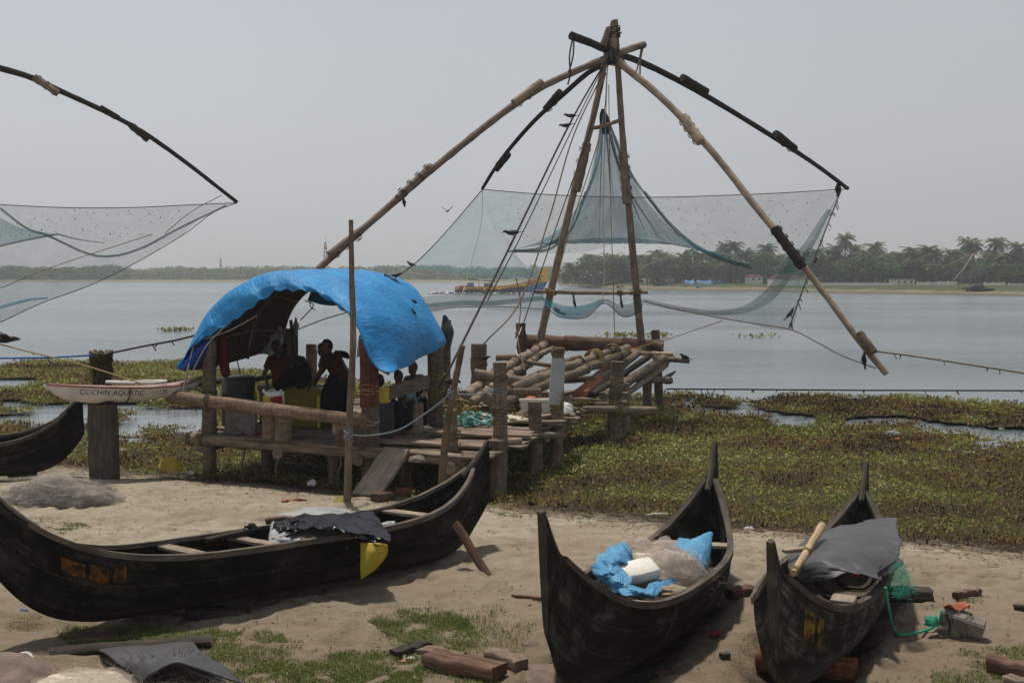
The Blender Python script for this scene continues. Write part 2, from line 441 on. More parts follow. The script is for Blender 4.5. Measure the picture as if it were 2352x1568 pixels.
# ================================================================ camera, light, air
cd = bpy.data.cameras.new('camera'); cam = bpy.data.objects.new('camera', cd); COL.objects.link(cam)
cd.sensor_width = 36; cd.lens = 36 * F / 2352; cd.clip_end = 6000; cd.clip_start = .1
cam.location = (0, 0, H); cam.rotation_euler = (math.pi / 2 - T, 0, 0); SC.camera = cam
SUN = Vector((-.14, .37, 1.02)).normalized()
EL = math.asin(SUN.z); AZ = math.atan2(SUN.x, SUN.y)
w = bpy.data.worlds.new('World'); SC.world = w; w.use_nodes = True
nt = w.node_tree; bg = nt.nodes['Background']
sky = nt.nodes.new('ShaderNodeTexSky'); sky.sky_type = 'NISHITA'; sky.sun_disc = False
sky.sun_elevation = EL; sky.sun_rotation = AZ; sky.dust_density = 6; sky.air_density = 1.2; sky.ozone_density = 2
hs = nt.nodes.new('ShaderNodeHueSaturation'); hs.inputs['Saturation'].default_value = .22
nt.links.new(sky.outputs[0], hs.inputs['Color'])
mx = nt.nodes.new('ShaderNodeMix'); mx.data_type = 'RGBA'; mx.inputs[0].default_value = SKYMIX = .75
tc = nt.nodes.new('ShaderNodeTexCoord'); sp = nt.nodes.new('ShaderNodeSeparateXYZ'); nt.links.new(tc.outputs['Generated'], sp.inputs[0])
rp = nt.nodes.new('ShaderNodeValToRGB'); ce = rp.color_ramp.elements
ce[0].position = 0; ce[0].color = (.835, .85, .84, 1); ce[1].position = .8; ce[1].color = (.27, .31, .37, 1)
for q, c3 in ((.12, (.825, .87, .92)), (.3, (.71, .775, .87)), (.5, (.42, .46, .53))): e_ = ce.new(q); e_.color = (*c3, 1)
nt.links.new(sp.outputs[2], rp.inputs[0])
mr = nt.nodes.new('ShaderNodeMapRange'); mr.inputs[1].default_value = -.45; mr.inputs[2].default_value = .45; mr.inputs[3].default_value = 10.6; mr.inputs[4].default_value = 9.0
nt.links.new(sp.outputs[0], mr.inputs[0])
vm = nt.nodes.new('ShaderNodeVectorMath'); vm.operation = 'SCALE'; nt.links.new(rp.outputs[0], vm.inputs[0]); nt.links.new(mr.outputs[0], vm.inputs['Scale'])
nz = nt.nodes.new('ShaderNodeTexNoise'); nz.inputs['Scale'].default_value = 1.6; nz.inputs['Detail'].default_value = 3; nt.links.new(tc.outputs['Generated'], nz.inputs['Vector'])
m2 = nt.nodes.new('ShaderNodeMapRange'); m2.inputs[1].default_value = .3; m2.inputs[2].default_value = .7; m2.inputs[3].default_value = .96; m2.inputs[4].default_value = 1.05; nt.links.new(nz.outputs['Fac'], m2.inputs[0])
v2 = nt.nodes.new('ShaderNodeVectorMath'); v2.operation = 'SCALE'; nt.links.new(vm.outputs[0], v2.inputs[0]); nt.links.new(m2.outputs[0], v2.inputs['Scale'])
nt.links.new(v2.outputs[0], mx.inputs[7])
nt.links.new(hs.outputs[0], mx.inputs[6])
nt.links.new(mx.outputs[2], bg.inputs['Color']); bg.inputs['Strength'].default_value = .075
sd = bpy.data.lights.new('sun', 'SUN'); so = bpy.data.objects.new('sun', sd); COL.objects.link(so)
sd.energy = 3.5; sd.angle = math.radians(3.2); sd.color = (1, .93, .82)
so.rotation_euler = (-SUN).to_track_quat('-Z', 'Y').to_euler(); so.location = (-20, 20, 40)
SC.view_settings.view_transform = 'Standard'; SC.view_settings.look = 'None'
SC.view_settings.exposure = 0; SC.view_settings.gamma = 1
try:
    SC.cycles.transparent_max_bounces = 32; SC.cycles.max_bounces = 6; SC.cycles.volume_bounces = 0
    SC.cycles.use_denoising = True; SC.cycles.use_adaptive_sampling = False; SC.cycles.sample_clamp_indirect = 6
    SC.cycles.caustics_reflective = False; SC.cycles.caustics_refractive = False
except Exception: pass
def haze():
    m = bpy.data.materials.new('haze_air'); m.use_nodes = True; t = m.node_tree
    t.nodes.remove(t.nodes['Principled BSDF'])
    v = t.nodes.new('ShaderNodeVolumePrincipled'); v.inputs['Color'].default_value = (.86, .9, .95, 1)
    v.inputs['Density'].default_value = .00065; v.inputs['Anisotropy'].default_value = .2
    t.links.new(v.outputs[0], t.nodes['Material Output'].inputs['Volume'])
    b = MB(); x0, x1, y0, y1, z0, z1 = -1300, 1300, -120, 1800, -4.5, 16
    vs = [(x, y, z) for z in (z0, z1) for y in (y0, y1) for x in (x0, x1)]
    b.add(vs, [[0, 2, 3, 1], [4, 5, 7, 6], [0, 1, 5, 4], [2, 6, 7, 3], [0, 4, 6, 2], [1, 3, 7, 5]])
    o = b.build('haze', m, smooth=False); tag(o, kind='stuff')
haze()

# ================================================================ ground, water
SHX, SHY = -.4, 17.2            # a point of the shore line
SN = Vector((.414, .910))         # seaward direction
def shore(x, y):                 # distance seaward of the shoreline
    return (x - SHX) * SN.x + (y - SHY) * SN.y + .5 * (fbm(np.asarray(x) * .35, np.asarray(y) * .35, 5, 3) - .45)
def gz(x, y):
    d = shore(x, y)
    x = np.asarray(x, float); y = np.asarray(y, float)
    base = np.where(d < -1.5, 0, -np.clip((d + 1.5) / 3.2, 0, None) ** 1.3 * .33)
    base = np.maximum(base, -3.2)
    b = .05 * (fbm(x * .6, y * .6, 1, 3) - .45) + .035 * (fbm(x * 2.6, y * 2.6, 2, 4) - .45)
    for (cx, cy, hd, L, dp) in ((-2.429, 12.269, .752, 5.9, .07), (1.307, 10.856, 1.141, 4.95, .15), (3.014, 10.999, 1.136, 4.85, .2), (-9.62, 18.75, .34, 5.2, .12)):
        u = (x - cx) * math.cos(hd) + (y - cy) * math.sin(hd); v = -(x - cx) * math.sin(hd) + (y - cy) * math.cos(hd)
        base = base - dp * np.clip(1.25 - (np.abs(v) / .5) ** 2, 0, 1) * np.clip((1 - np.abs(u) / (L * .48)) * 3, 0, 1)
    return base + np.where(d < .5, b, b * .3)
FP = np.stack([NR.uniform(-9, 9, 520), NR.uniform(8.5, 18, 520), NR.uniform(0, 3.14, 520)], 1)
def prints(x, y):
    z = np.zeros_like(x)
    for fx, fy, fa in FP:
        m = (np.abs(x - fx) < .4) & (np.abs(y - fy) < .4)
        if not m.any(): continue
        dx = x[m] - fx; dy = y[m] - fy; u = dx * math.cos(fa) + dy * math.sin(fa); v = -dx * math.sin(fa) + dy * math.cos(fa)
        r = (u / .15) ** 2 + (v / .075) ** 2
        z[m] += -.045 * np.exp(-r) + .02 * np.exp(-(np.sqrt(r) - 1.7) ** 2 * 3)
    return z
def gzf(x, y): return float(gz(x, y))
def on(px, py, dz=0):            # a point of the beach seen at px,py
    z = 0.
    for _ in range(6):
        p = G(px, py, z); z = gzf(p.x, p.y)
    p.z = z + dz; return p
def ground():
    def ax(lo, hi, a, b, st):
        f = np.arange(a, b, st)
        l = []; q = a; s = st
        while q > lo: s *= 1.35; q -= s; l.append(max(q, lo))
        r = []; q = f[-1]; s = st
        while q < hi: s *= 1.35; q += s; r.append(min(q, hi))
        return np.concatenate([l[::-1], f, r])
    X = ax(-1250, 1250, -9.5, 9.5, .06); Y = ax(-110, 1750, 7.6, 22, .06)
    gx, gy = np.meshgrid(X, Y)
    z = gz(gx, gy) + .03 * (fbm(gx * 5.5, gy * 5.5, 8, 3) - .45) * (np.abs(gx) < 12) + prints(gx, gy)
    V = np.stack([gx, gy, z], -1).reshape(-1, 3)
    nx, ny = len(X), len(Y)
    i = np.arange(nx * ny).reshape(ny, nx)
    Fq = np.stack([i[:-1, :-1], i[:-1, 1:], i[1:, 1:], i[1:, :-1]], -1).reshape(-1, 4)
    me = bpy.data.meshes.new('beach_ground')
    n = len(Fq)
    me.vertices.add(len(V)); me.vertices.foreach_set('co', V.ravel())
    me.loops.add(4 * n); me.loops.foreach_set('vertex_index', Fq.ravel().astype(np.int32))
    me.polygons.add(n); me.polygons.foreach_set('loop_start', np.arange(0, 4 * n, 4, dtype=np.int32))
    me.polygons.foreach_set('use_smooth', np.ones(n, bool)); me.update()
    t = NT('beach_sand'); v = t.coord('Object')
    n1 = t.noise(v, .55, 5, .6); n2 = t.noise(v, 5, 8, .7); n3 = t.noise(v, 38, 4, .7)
    c = t.ramp(n2, [(.28, (.3, .26, .195)), (.5, (.42, .365, .28)), (.75, (.51, .45, .355))])
    c = t.mix(t.ramp(n1, [(.42, (0, 0, 0)), (.66, (.8, .8, .8))]), c, (.31, .235, .165))
    c = t.mix(t.ramp(n3, [(.62, (0, 0, 0)), (.75, (.55, .55, .55))]), c, (.1, .075, .055))
    c = t.mix(t.ramp(t.noise(v, 1.7, 9, .75), [(.52, (0, 0, 0)), (.7, (.75, .75, .75))]), c, (.15, .115, .082))
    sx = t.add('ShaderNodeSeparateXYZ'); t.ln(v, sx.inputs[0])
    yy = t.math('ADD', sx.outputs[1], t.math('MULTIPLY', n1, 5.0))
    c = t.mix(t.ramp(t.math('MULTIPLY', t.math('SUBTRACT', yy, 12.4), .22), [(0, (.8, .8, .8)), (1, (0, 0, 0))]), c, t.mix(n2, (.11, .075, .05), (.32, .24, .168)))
    zz = t.math('ADD', sx.outputs[2], t.math('MULTIPLY', n2, .12))
    wet = t.ramp(t.math('MULTIPLY', t.math('ADD', zz, .2), 4), [(.28, (1, 1, 1)), (.8, (0, 0, 0))])
    c = t.mix(wet, c, (.055, .042, .03))
    vo = t.add('ShaderNodeTexVoronoi', feature='SMOOTH_F1'); vo.inputs['Scale'].default_value = 3.2; vo.inputs['Smoothness'].default_value = .6; t.ln(v, vo.inputs['Vector'])
    t.bump(t.math('ADD', t.math('ADD', n2, t.math('MULTIPLY', n3, .5)), t.math('MULTIPLY', vo.outputs['Distance'], 1.3)), 1, .06)
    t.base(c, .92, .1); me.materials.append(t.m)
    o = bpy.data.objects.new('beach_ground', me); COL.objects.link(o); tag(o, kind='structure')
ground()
def water():
    t = NT('estuary_water'); v = t.coord('Object', (.55, 1.6, 1))
    n = t.noise(v, 2.1, 6, .62, .4); n2 = t.noise(t.coord('Object', (.06, .16, 1)), 1, 4, .6)
    n3 = t.noise(t.coord('Object', (.013, .05, 1)), 1, 5, .6)
    c = t.ramp(n3, [(.35, (.125, .15, .165)), (.65, (.18, .21, .225))])
    t.base(c, .14, .5)
    rr = t.ramp(n3, [(.35, (.1, .1, .1)), (.65, (.24, .24, .24))]); t.ln(rr, t.p.inputs['Roughness'])
    sx = t.add('ShaderNodeSeparateXYZ'); t.ln(t.n.new('ShaderNodeTexCoord').outputs['Object'], sx.inputs[0])
    mr = t.add('ShaderNodeMapRange'); t.ln(sx.outputs[1], mr.inputs[0]); mr.inputs[1].default_value = 26; mr.inputs[2].default_value = 46; mr.inputs[3].default_value = .06; mr.inputs[4].default_value = 1
    n5 = t.noise(t.coord('Object', (.16, .75, 1)), 1, 4, .6, .6)
    hh = t.math('ADD', t.math('ADD', t.math('MULTIPLY', n, .8), t.math('MULTIPLY', n2, 2.2)), t.math('MULTIPLY', n5, 2.4))
    t.bump(t.math('MULTIPLY', hh, mr.outputs[0]), .62, .16)
    b = MB(); b.add([(-1250, 12, WATER), (1250, 12, WATER), (1250, 1700, WATER), (-1250, 1700, WATER)], [[0, 1, 2, 3]])
    tag(b.build('water', t.m, smooth=False), kind='structure')
water()

# ================================================================ water hyacinth, grass, debris
EDGE = [(-400, 826), (0, 829), (100, 825), (230, 832), (420, 826), (520, 846), (640, 850), (800, 870), (1100, 900), (1500, 906), (1560, 900), (1640, 908), (1735, 920), (1790, 906), (1880, 903), (1960, 912), (2080, 906), (2200, 916), (2352, 926), (2800, 940)]
PONDS = [[(-60, 866), (83, 868), (92, 877), (55, 886), (-60, 888)],
         [(-60, 908), (35, 910), (62, 929), (150, 926), (300, 921), (480, 934), (485, 996), (390, 997), (300, 1013), (180, 1006), (120, 972), (0, 968), (-60, 966)],
         [(1560, 920), (1669, 932), (1705, 927), (1740, 941), (1798, 946), (1880, 952), (1868, 972), (1819, 977), (1787, 972), (1762, 960), (1726, 949), (1660, 940), (1570, 928)],
         [(1930, 971), (1987, 953), (2090, 959), (2155, 966), (2244, 973), (2300, 981), (2420, 985), (2420, 1020), (2352, 1016), (2280, 999), (2190, 992), (2130, 985), (2116, 973), (2047, 970)],
         [(2245, 1018), (2290, 1012), (2300, 1022), (2250, 1026)]]
def hy_mask(x, y):
    px, py = projn(x, y, -.25)
    e = np.interp(px, [q[0] for q in EDGE], [q[1] for q in EDGE]) + 7 * (fbm(x * 1.1, y * 1.1, 21, 3) - .45)
    jx = px + 40 * (fbm(x * .9, y * .9, 31, 3) - .45); jy = py + 22 * (fbm(x * .9, y * .9, 41, 4) - .45)
    m = py > e
    isl = fbm(x * 1.0, y * 1.0, 51, 3)
    for k, P in enumerate(PONDS):
        ip = inpoly(jx, jy, P)
        if k == 1: ip &= ~(isl > .535)
        m &= ~ip
    m &= shore(x, y) > -.1 + .7 * (fbm(x * 1.4, y * 1.4, 61, 3) - .4)
    return m
def hyacinth():
    N = 700000
    x = NR.uniform(-20, 22, N); y = NR.uniform(13, 50, N)
    dens = np.clip(17 / y, .28, 1.1) ** 1.15
    keep = (NR.random(N) < dens) & (np.abs(x) < .58 * y + 2)
    x, y = x[keep], y[keep]
    m = hy_mask(x, y); x, y = x[m], y[m]
    big = fbm(x * .8, y * .8, 71, 3); d = shore(x, y)
    P_ = np.exp(-np.clip(d - .1, 0, 9) * 1.6); kp = NR.random(len(x)) > .55 * P_; x, y, d, big = x[kp], y[kp], d[kp], big[kp]
    hgt = np.maximum(np.where(d > .8, WATER, gz(x, y)), WATER - .02) + .02 + (.03 + .16 * np.clip(fbm(x * 1.9, y * 1.9, 81, 3), 0, 1)) * np.clip(d + .4, .1, 1)
    z = hgt + NR.uniform(-.05, .05, len(x))
    sz = NR.uniform(.03, .088, len(x)) * np.clip(y / 20, .85, 1.7)
    rnd = np.clip(.5 + (big - .46) * 1.9 - .02 + .5 * (fbm(x * 4.5, y * 4.5, 77, 2) - .38) + NR.normal(0, .24, len(x)) - .12 * (fbm(x * .25, y * .25, 91, 2) - .45) - .25 * np.exp(-np.clip(d, 0, 9) * 1.5), 0, 1)
    tilt = NR.uniform(-.5, 1.45, len(x))
    pos = np.stack([x, y, z], 1)
    o = leaves_mesh('water_hyacinth', 'hyac', pos, sz, tilt, rnd, asp=.46)
    # matted floating base of stems and roots
    st = .25
    gx, gy = np.meshgrid(np.arange(-20, 22, st), np.arange(13, 50, st))
    mk = hy_mask(gx, gy) & (np.abs(gx) < .6 * gy + 2.5) & (shore(gx, gy) > .75)
    dd = shore(gx, gy)
    zz = np.maximum(np.where(dd > .8, WATER, gz(gx, gy)), WATER - .02) + .025 + .1 * fbm(gx * 1.9, gy * 1.9, 81, 3) * np.clip(dd + .3, 0, 1)
    b = MB(); idx = {}
    ny, nx = gx.shape
    for j in range(ny - 1):
        for i in range(nx - 1):
            if mk[j, i] and mk[j + 1, i] and mk[j, i + 1] and mk[j + 1, i + 1]:
                q = []
                for (a, c) in ((j, i), (j, i + 1), (j + 1, i + 1), (j + 1, i)):
                    if (a, c) not in idx:
                        idx[(a, c)] = len(b.v); b.v.append((gx[a, c], gy[a, c], zz[a, c]))
                    q.append(idx[(a, c)])
                b.f.append(q); b.uv.append([(0, 0)] * 4); b.mi.append(0)
    t = NT('hyacinth_root_mat'); v = t.coord('Object'); n = t.noise(v, 11, 8, .75)
    c = t.ramp(n, [(.3, (.012, .01, .006)), (.5, (.055, .04, .015)), (.66, (.075, .085, .02)), (.8, (.12, .1, .04))])
    t.bump(n, 1, .05); t.base(c, .85, .2)
    o2 = b.build('root_mat', t.m, o); tag(o, kind='stuff'); tag(o2, kind='stuff')
hyacinth()
GR = [[(855, 1432), (990, 1393), (1090, 1428), (1118, 1482), (1085, 1512), (985, 1492), (905, 1465)], [(545, 1556), (700, 1500), (830, 1490), (960, 1502), (975, 1600), (540, 1600)],
      [(110, 1432), (300, 1420), (480, 1440), (640, 1450), (660, 1478), (480, 1475), (300, 1470), (160, 1470)], [(2135, 1535), (2230, 1492), (2352, 1478), (2400, 1600), (2140, 1580)],
      [(-20, 1400), (90, 1410), (130, 1440), (20, 1450)], [(70, 1195), (130, 1190), (230, 1215), (150, 1235)], [(1070, 1405), (1140, 1400), (1150, 1430), (1090, 1425)], [(2200, 1375), (2352, 1360), (2352, 1385), (2220, 1390)],
      [(640, 1460), (860, 1500), (700, 1510)], [(1130, 1180), (1180, 1165), (1200, 1185)], [(960, 1500), (1080, 1505), (1180, 1568), (1000, 1600)]]
GR += [[(150, 1440), (420, 1455), (660, 1500), (760, 1568), (560, 1530), (300, 1480)], [(860, 1420), (1150, 1390), (1240, 1440), (1180, 1520), (900, 1500)], [(480, 1480), (760, 1480), (980, 1510), (1000, 1600), (440, 1600)]]
GD = [1, 1, .8, .4, .22, .3, .25, .2, .2, .3, .6, .22, .18, .4]
def grass():
    P = []; Sz = []
    for poly, dn in zip(GR, GD):
        xs = [q[0] for q in poly]; ys = [q[1] for q in poly]
        a = G(min(xs), max(ys)); c = G(max(xs), min(ys)); e = G(min(xs), min(ys)); f2 = G(max(xs), max(ys))
        x0, x1 = min(a.x, e.x), max(c.x, f2.x); y0, y1 = a.y, c.y
        n = int((x1 - x0) * (y1 - y0) * 16000)
        x = NR.uniform(x0, x1, n); y = NR.uniform(y0, y1, n)
        px, py = projn(x, y, 0)
        j = 60 * (fbm(x * 2.3, y * 2.3, 12, 4) - .45)
        m = inpoly(px + j, py + j * .6, poly) & (NR.random(n) < dn * np.clip(2.6 * fbm(x * 3.4, y * 3.4, 15, 4) - .75, .02, 1))
        P.append(np.stack([x[m], y[m], gz(x[m], y[m]) + .014], 1))
    P = np.concatenate(P); n = len(P)
    rnd = np.clip(.45 + .9 * (fbm(P[:, 0] * 2, P[:, 1] * 2, 19, 3) - .45) + NR.normal(0, .22, n), 0, 1)
    o = leaves_mesh('beach_grass', 'grass', P, NR.uniform(.015, .05, n), NR.uniform(.1, 1.3, n), rnd, asp=.2)
    tag(o, kind='stuff')
grass()
def debris():
    N = 60000
    x = NR.uniform(-10.5, 10.5, N); y = NR.uniform(8.2, 22, N); d = shore(x, y)
    pr = np.clip(.22 * np.clip(fbm(x * .9, y * .9, 33, 3) * 2.6 - .8, .05, 1), 0, 1) + 1.3 * np.exp(-((d + .35) / .45) ** 2)
    m = (NR.random(N) < pr) & (d < .8) & (np.abs(x) < .6 * y + 1); x, y = x[m], y[m]; n = len(x); d = d[m]
    rnd = NR.random(n) ** 1.3; 
    sz = NR.uniform(.012, .07, n) * np.where(rnd > .93, .45, 1)
    tag(leaves_mesh('beach_debris', 'debris', np.stack([x, y, gz(x, y) + .016], 1), sz, NR.uniform(-.1, .3, n), rnd, asp=.24), kind='stuff')
debris()
def clump(px, py, w, n, label):
    p = G(px, py, WATER)
    pos = np.stack([NR.normal(0, w * .3, n), NR.normal(0, .5, n), NR.uniform(.02, .22, n)], 1)
    o = leaves_mesh('floating_weed', 'hyac', pos, NR.uniform(.15, .32, n), NR.uniform(0, 1.2, n), NR.uniform(.35, .8, n))
    o.location = p; tag(o, label, 'floating weed', 'weed clumps adrift on the water', 'stuff')
clump(405, 760, 2.0, 120, 'drifting brown weed clump on open water left of the blue shelter')
clump(1437, 773, 2.6, 120, 'long drifting weed raft beyond the crossbeam between the mast legs')
clump(1522, 773, .8, 40, 'small green weed tuft adrift right of the thick crossbeam')
clump(1740, 776, 2.2, 40, 'sparse weed strands adrift below the right net corner')
clump(1480, 660, 12, 90, 'weed raft near the far beach behind the right mast leg')
# ================================================================ far banks
def bank(name, line, prof, stops, seed):
    """line: waterline points (px,py) left to right; prof: (metres inland, height)"""
    pts = [G(px, py, WATER) for px, py in line]
    pts = [Vector(p) for p in catmull(pts, 60)]
    rows = []
    for (dd, hh) in prof:
        r = []
        for p in pts:
            dirn = Vector((p.x, p.y, 0)).normalized()
            k = dd * (1 + .5 * (float(fbm(p.x * .06, dd * .1, seed, 3)) - .45))
            q = p + dirn * k; q.z = WATER + hh + (.25 * (float(fbm(p.x * .2, q.y * .2, seed + 2, 3)) - .45) if hh > 0 else 0)
            r.append(q)
        rows.append(r)
    b = MB(); b.grid(rows)
    t = NT(name + '_soil'); v = t.coord('Object'); sx = t.add('ShaderNodeSeparateXYZ'); t.ln(v, sx.inputs[0])
    n = t.noise(v, .25, 6, .7); n2 = t.noise(v, .9, 5, .7)
    zz = t.math('ADD', sx.outputs[2], t.math('MULTIPLY', t.math('SUBTRACT', n, .5), 1.2))
    c = t.ramp(t.math('MULTIPLY', t.math('ADD', zz, .5), .5), stops)
    c = t.mix(t.ramp(n2, [(.5, (0, 0, 0)), (.7, (.6, .6, .6))]), c, (.09, .085, .05))
    t.base(c, .95, .1)
    tag(b.build(name, t.m), kind='structure')
ST1 = [(0, (.1, .09, .06)), (.24, (.13, .115, .075)), (.33, (.24, .2, .145)), (.4, (.15, .135, .08)), (.5, (.055, .078, .026)), (1, (.05, .075, .024))]
bank('right_bank', [(1283, 656), (1340, 660), (1424, 664), (1520, 666), (1623, 668.5), (1744, 669), (1850, 672), (1938, 674), (2100, 677), (2250, 679), (2352, 681), (2600, 688), (3000, 700)],
     [(-6, -.8), (0, 0), (3, .3), (9, .65), (16, 1.15), (26, 1.4), (60, 1.6), (300, 1.8)], ST1, 3)
bank('left_bank', [(-900, 648), (-300, 647.6), (0, 647.5), (250, 648), (480, 648.4), (700, 648), (1000, 649), (1150, 650.5), (1290, 651)],
     [(-10, -.8), (0, 0), (10, .35), (25, .8), (45, 1.0), (110, 1.2), (900, 1.4)], [(0, (.12, .1, .08)), (.2, (.22, .19, .14)), (.36, (.3, .26, .2)), (.46, (.12, .13, .06)), (.6, (.085, .12, .04)), (1, (.08, .11, .04))], 7)

def canopy_points(blobs, per):
    out = []
    for (cx, cy, cz, rx, rz) in blobs:
        n = int(per * rx * rx)
        q = NR.normal(size=(n, 3)); q /= np.linalg.norm(q, axis=1)[:, None]
        q *= (NR.uniform(.45, 1.0, n) ** .4)[:, None]
        q[:, 2] = np.where(q[:, 2] < -.5, -q[:, 2], q[:, 2])
        out.append(np.stack([cx + q[:, 0] * rx, cy + q[:, 1] * rx, cz + q[:, 2] * rz], 1))
    return np.concatenate(out)
def mangrove():
    bl = []
    for k in range(900):
        px = R.uniform(-330, 1290); far = R.random()
        Y = 590 + far * 130
        p = W(px, 640, Y)
        tall = float(fbm(px * .012, 3.3, 4, 3)) 
        h = 2.4 + 5.0 * tall + R.uniform(-.8, 1.2) + far * 2.2
        r = R.uniform(2.4, 4.8)
        bl.append((p.x, Y, max(.9 + h - r * .75, 1.5), r, r * .75))
        bl.append((p.x + R.uniform(-3, 3), Y - R.uniform(2, 7), 1.9, R.uniform(2, 3.2), 2.2))
    P = canopy_points(bl, 6.5); n = len(P)
    rnd = np.clip(.5 + 1.1 * (fbm(P[:, 0] * .13, P[:, 1] * .13 + P[:, 2] * .2, 6, 3) - .46) + NR.normal(0, .2, n), 0, 1)
    tag(leaves_mesh('mangrove_belt', 'leafB', P, NR.uniform(.5, 1.3, n), NR.uniform(-.3, 1.3, n), rnd, asp=.75), kind='stuff')
mangrove()
# ---------------------------------------------------------------- far broad trees and palms
def crown_mesh(name, mat, rx, h, nb, per, seed, parent):
    r2 = random.Random(seed); bl = []
    for k in range(nb):
        a = r2.uniform(0, 6.28); d = rx * r2.uniform(.1, .72); z = h * r2.uniform(.34, .86)
        d *= (1.15 - .6 * max(0, (z / h - .5) * 2))
        rr = rx * r2.uniform(.26, .46)
        bl.append((math.cos(a) * d, math.sin(a) * d, z, rr, rr * .75))
    P = canopy_points(bl, per); n = len(P)
    rnd = np.clip(.46 + 1.0 * (fbm(P[:, 0] * .5 + seed, P[:, 2] * .5, seed, 3) - .46) + NR.normal(0, .2, n), 0, 1)
    return leaves_mesh(name, mat, P, NR.uniform(.28, .62, n), NR.uniform(-.3, 1.3, n), rnd, parent, asp=.75)
def broad(seed, rx, h):
    r = thing('broad_tree', None, 'tree')
    b = MB(); b.tube([(0, 0, -.6), (.15, .1, h * .25), (-.1, .2, h * .5)], [.35, .28, .16], 7)
    for k in range(5):
        a = k * 1.3 + seed; b.tube([(.1, .1, h * (.22 + .04 * k)), (math.cos(a) * rx * .3, math.sin(a) * rx * .3, h * .45), (math.cos(a) * rx * .55, math.sin(a) * rx * .55, h * .62)], [.17, .12, .05], 5)
    b.build('trunk', 'bark', r)
    crown_mesh('crown', 'leafA', rx, h, 17, 26 / (rx / 4.5), seed, r)
    return r
def palm(seed, h, lean):
    r2 = random.Random(seed)
    r = thing('coconut_palm', None, 'palm')
    top = Vector((lean, r2.uniform(-.5, .5), h))
    pts = [Vector((top.x * t ** 1.7, top.y * t, -.8 + (h + .8) * t)) for t in np.linspace(0, 1, 8)]
    b = MB(); b.tube(pts, [.24, .2, .18, .17, .16, .15, .15, .17], 7); b.build('trunk', 'bark', r)
    b = MB(); rn = []
    for k in range(26):
        a = k * 2.4 + r2.uniform(-.2, .2); e0 = 1.25 - 1.75 * (k / 25) + r2.uniform(-.12, .12); L = r2.uniform(2.5, 3.3)
        dry = .2 + .5 * r2.random() if k < 20 else r2.uniform(.7, 1)
        p = top.copy(); el = e0; rach = [p.copy()]
        for i in range(9):
            el -= .1 + .1 * i / 9
            p = p + Vector((math.cos(a) * math.cos(el), math.sin(a) * math.cos(el), math.sin(el))) * (L / 9); rach.append(p.copy())
        sdv = Vector((-math.sin(a), math.cos(a), 0))
        for i in range(1, 9):
            tg = (rach[i + 1] - rach[i - 1]).normalized() if i < 9 else (rach[i] - rach[i - 1]).normalized()
            ll = .85 * math.sin(math.pi * (.12 + .8 * i / 9)) + .12
            for q in range(2):
                base = rach[i] + (rach[i + 1] - rach[i]) * (q * .5)
                for sgn in (-1, 1):
                    tip = base + sdv * (sgn * ll * .75) + tg * ll * .5 + Vector((0, 0, -ll * r2.uniform(.25, .6)))
                    wv = tg * .085
                    b.add([base - wv, base + wv, tip + wv * .2, tip - wv * .2], [[0, 1, 2, 3]])
                    rn.append(min(1, max(0, dry + r2.uniform(-.15, .15))))
        o = len(b.v)
        for i in range(9):
            wv = sdv * .035; b.add([rach[i] - wv, rach[i] + wv, rach[i + 1] + wv, rach[i + 1] - wv], [[0, 1, 2, 3]]); rn.append(.9)
    c = b.build('crown', 'palmleaf', r, smooth=False)
    at = c.data.attributes.new('rnd', 'FLOAT', 'FACE'); at.data.foreach_set('value', rn)
    b = MB()
    for k in range(7): b.ball(top + Vector((math.cos(k * .9) * .28, math.sin(k * .9) * .28, -.35)), .15, n=6, m=5)
    b.build('coconuts', 'leafcoco', r)
    return r
M['leafcoco'] = plain('coconut_husk', (.09, .08, .03), (.16, .13, .05), 5)
def copy_tree(root, loc, rz, sc, label, group):
    c = root.copy(); COL.objects.link(c); c.location = loc; c.rotation_euler = (0, 0, rz); c.scale = (sc[0], sc[0], sc[1])
    tag(c, label, None, group)
    for ch in root.children:
        d = ch.copy(); COL.objects.link(d); d.parent = c
        for g2 in ch.children:
            e = g2.copy(); COL.objects.link(e); e.parent = d
    return c
def place(root, first, loc, rz, sc, label, group):
    if first:
        root.location = loc; root.rotation_euler = (0, 0, rz); root.scale = (sc[0], sc[0], sc[1]); tag(root, label, None, group); return root
    return copy_tree(root, loc, rz, sc, label, group)
PALMH = 9.0
palms = [palm(1, PALMH, .9), palm(2, PALMH, -.7), palm(3, PALMH, .2), palm(4, PALMH, -.95)]
used = set()
GP = 'coconut palms on the far right bank'
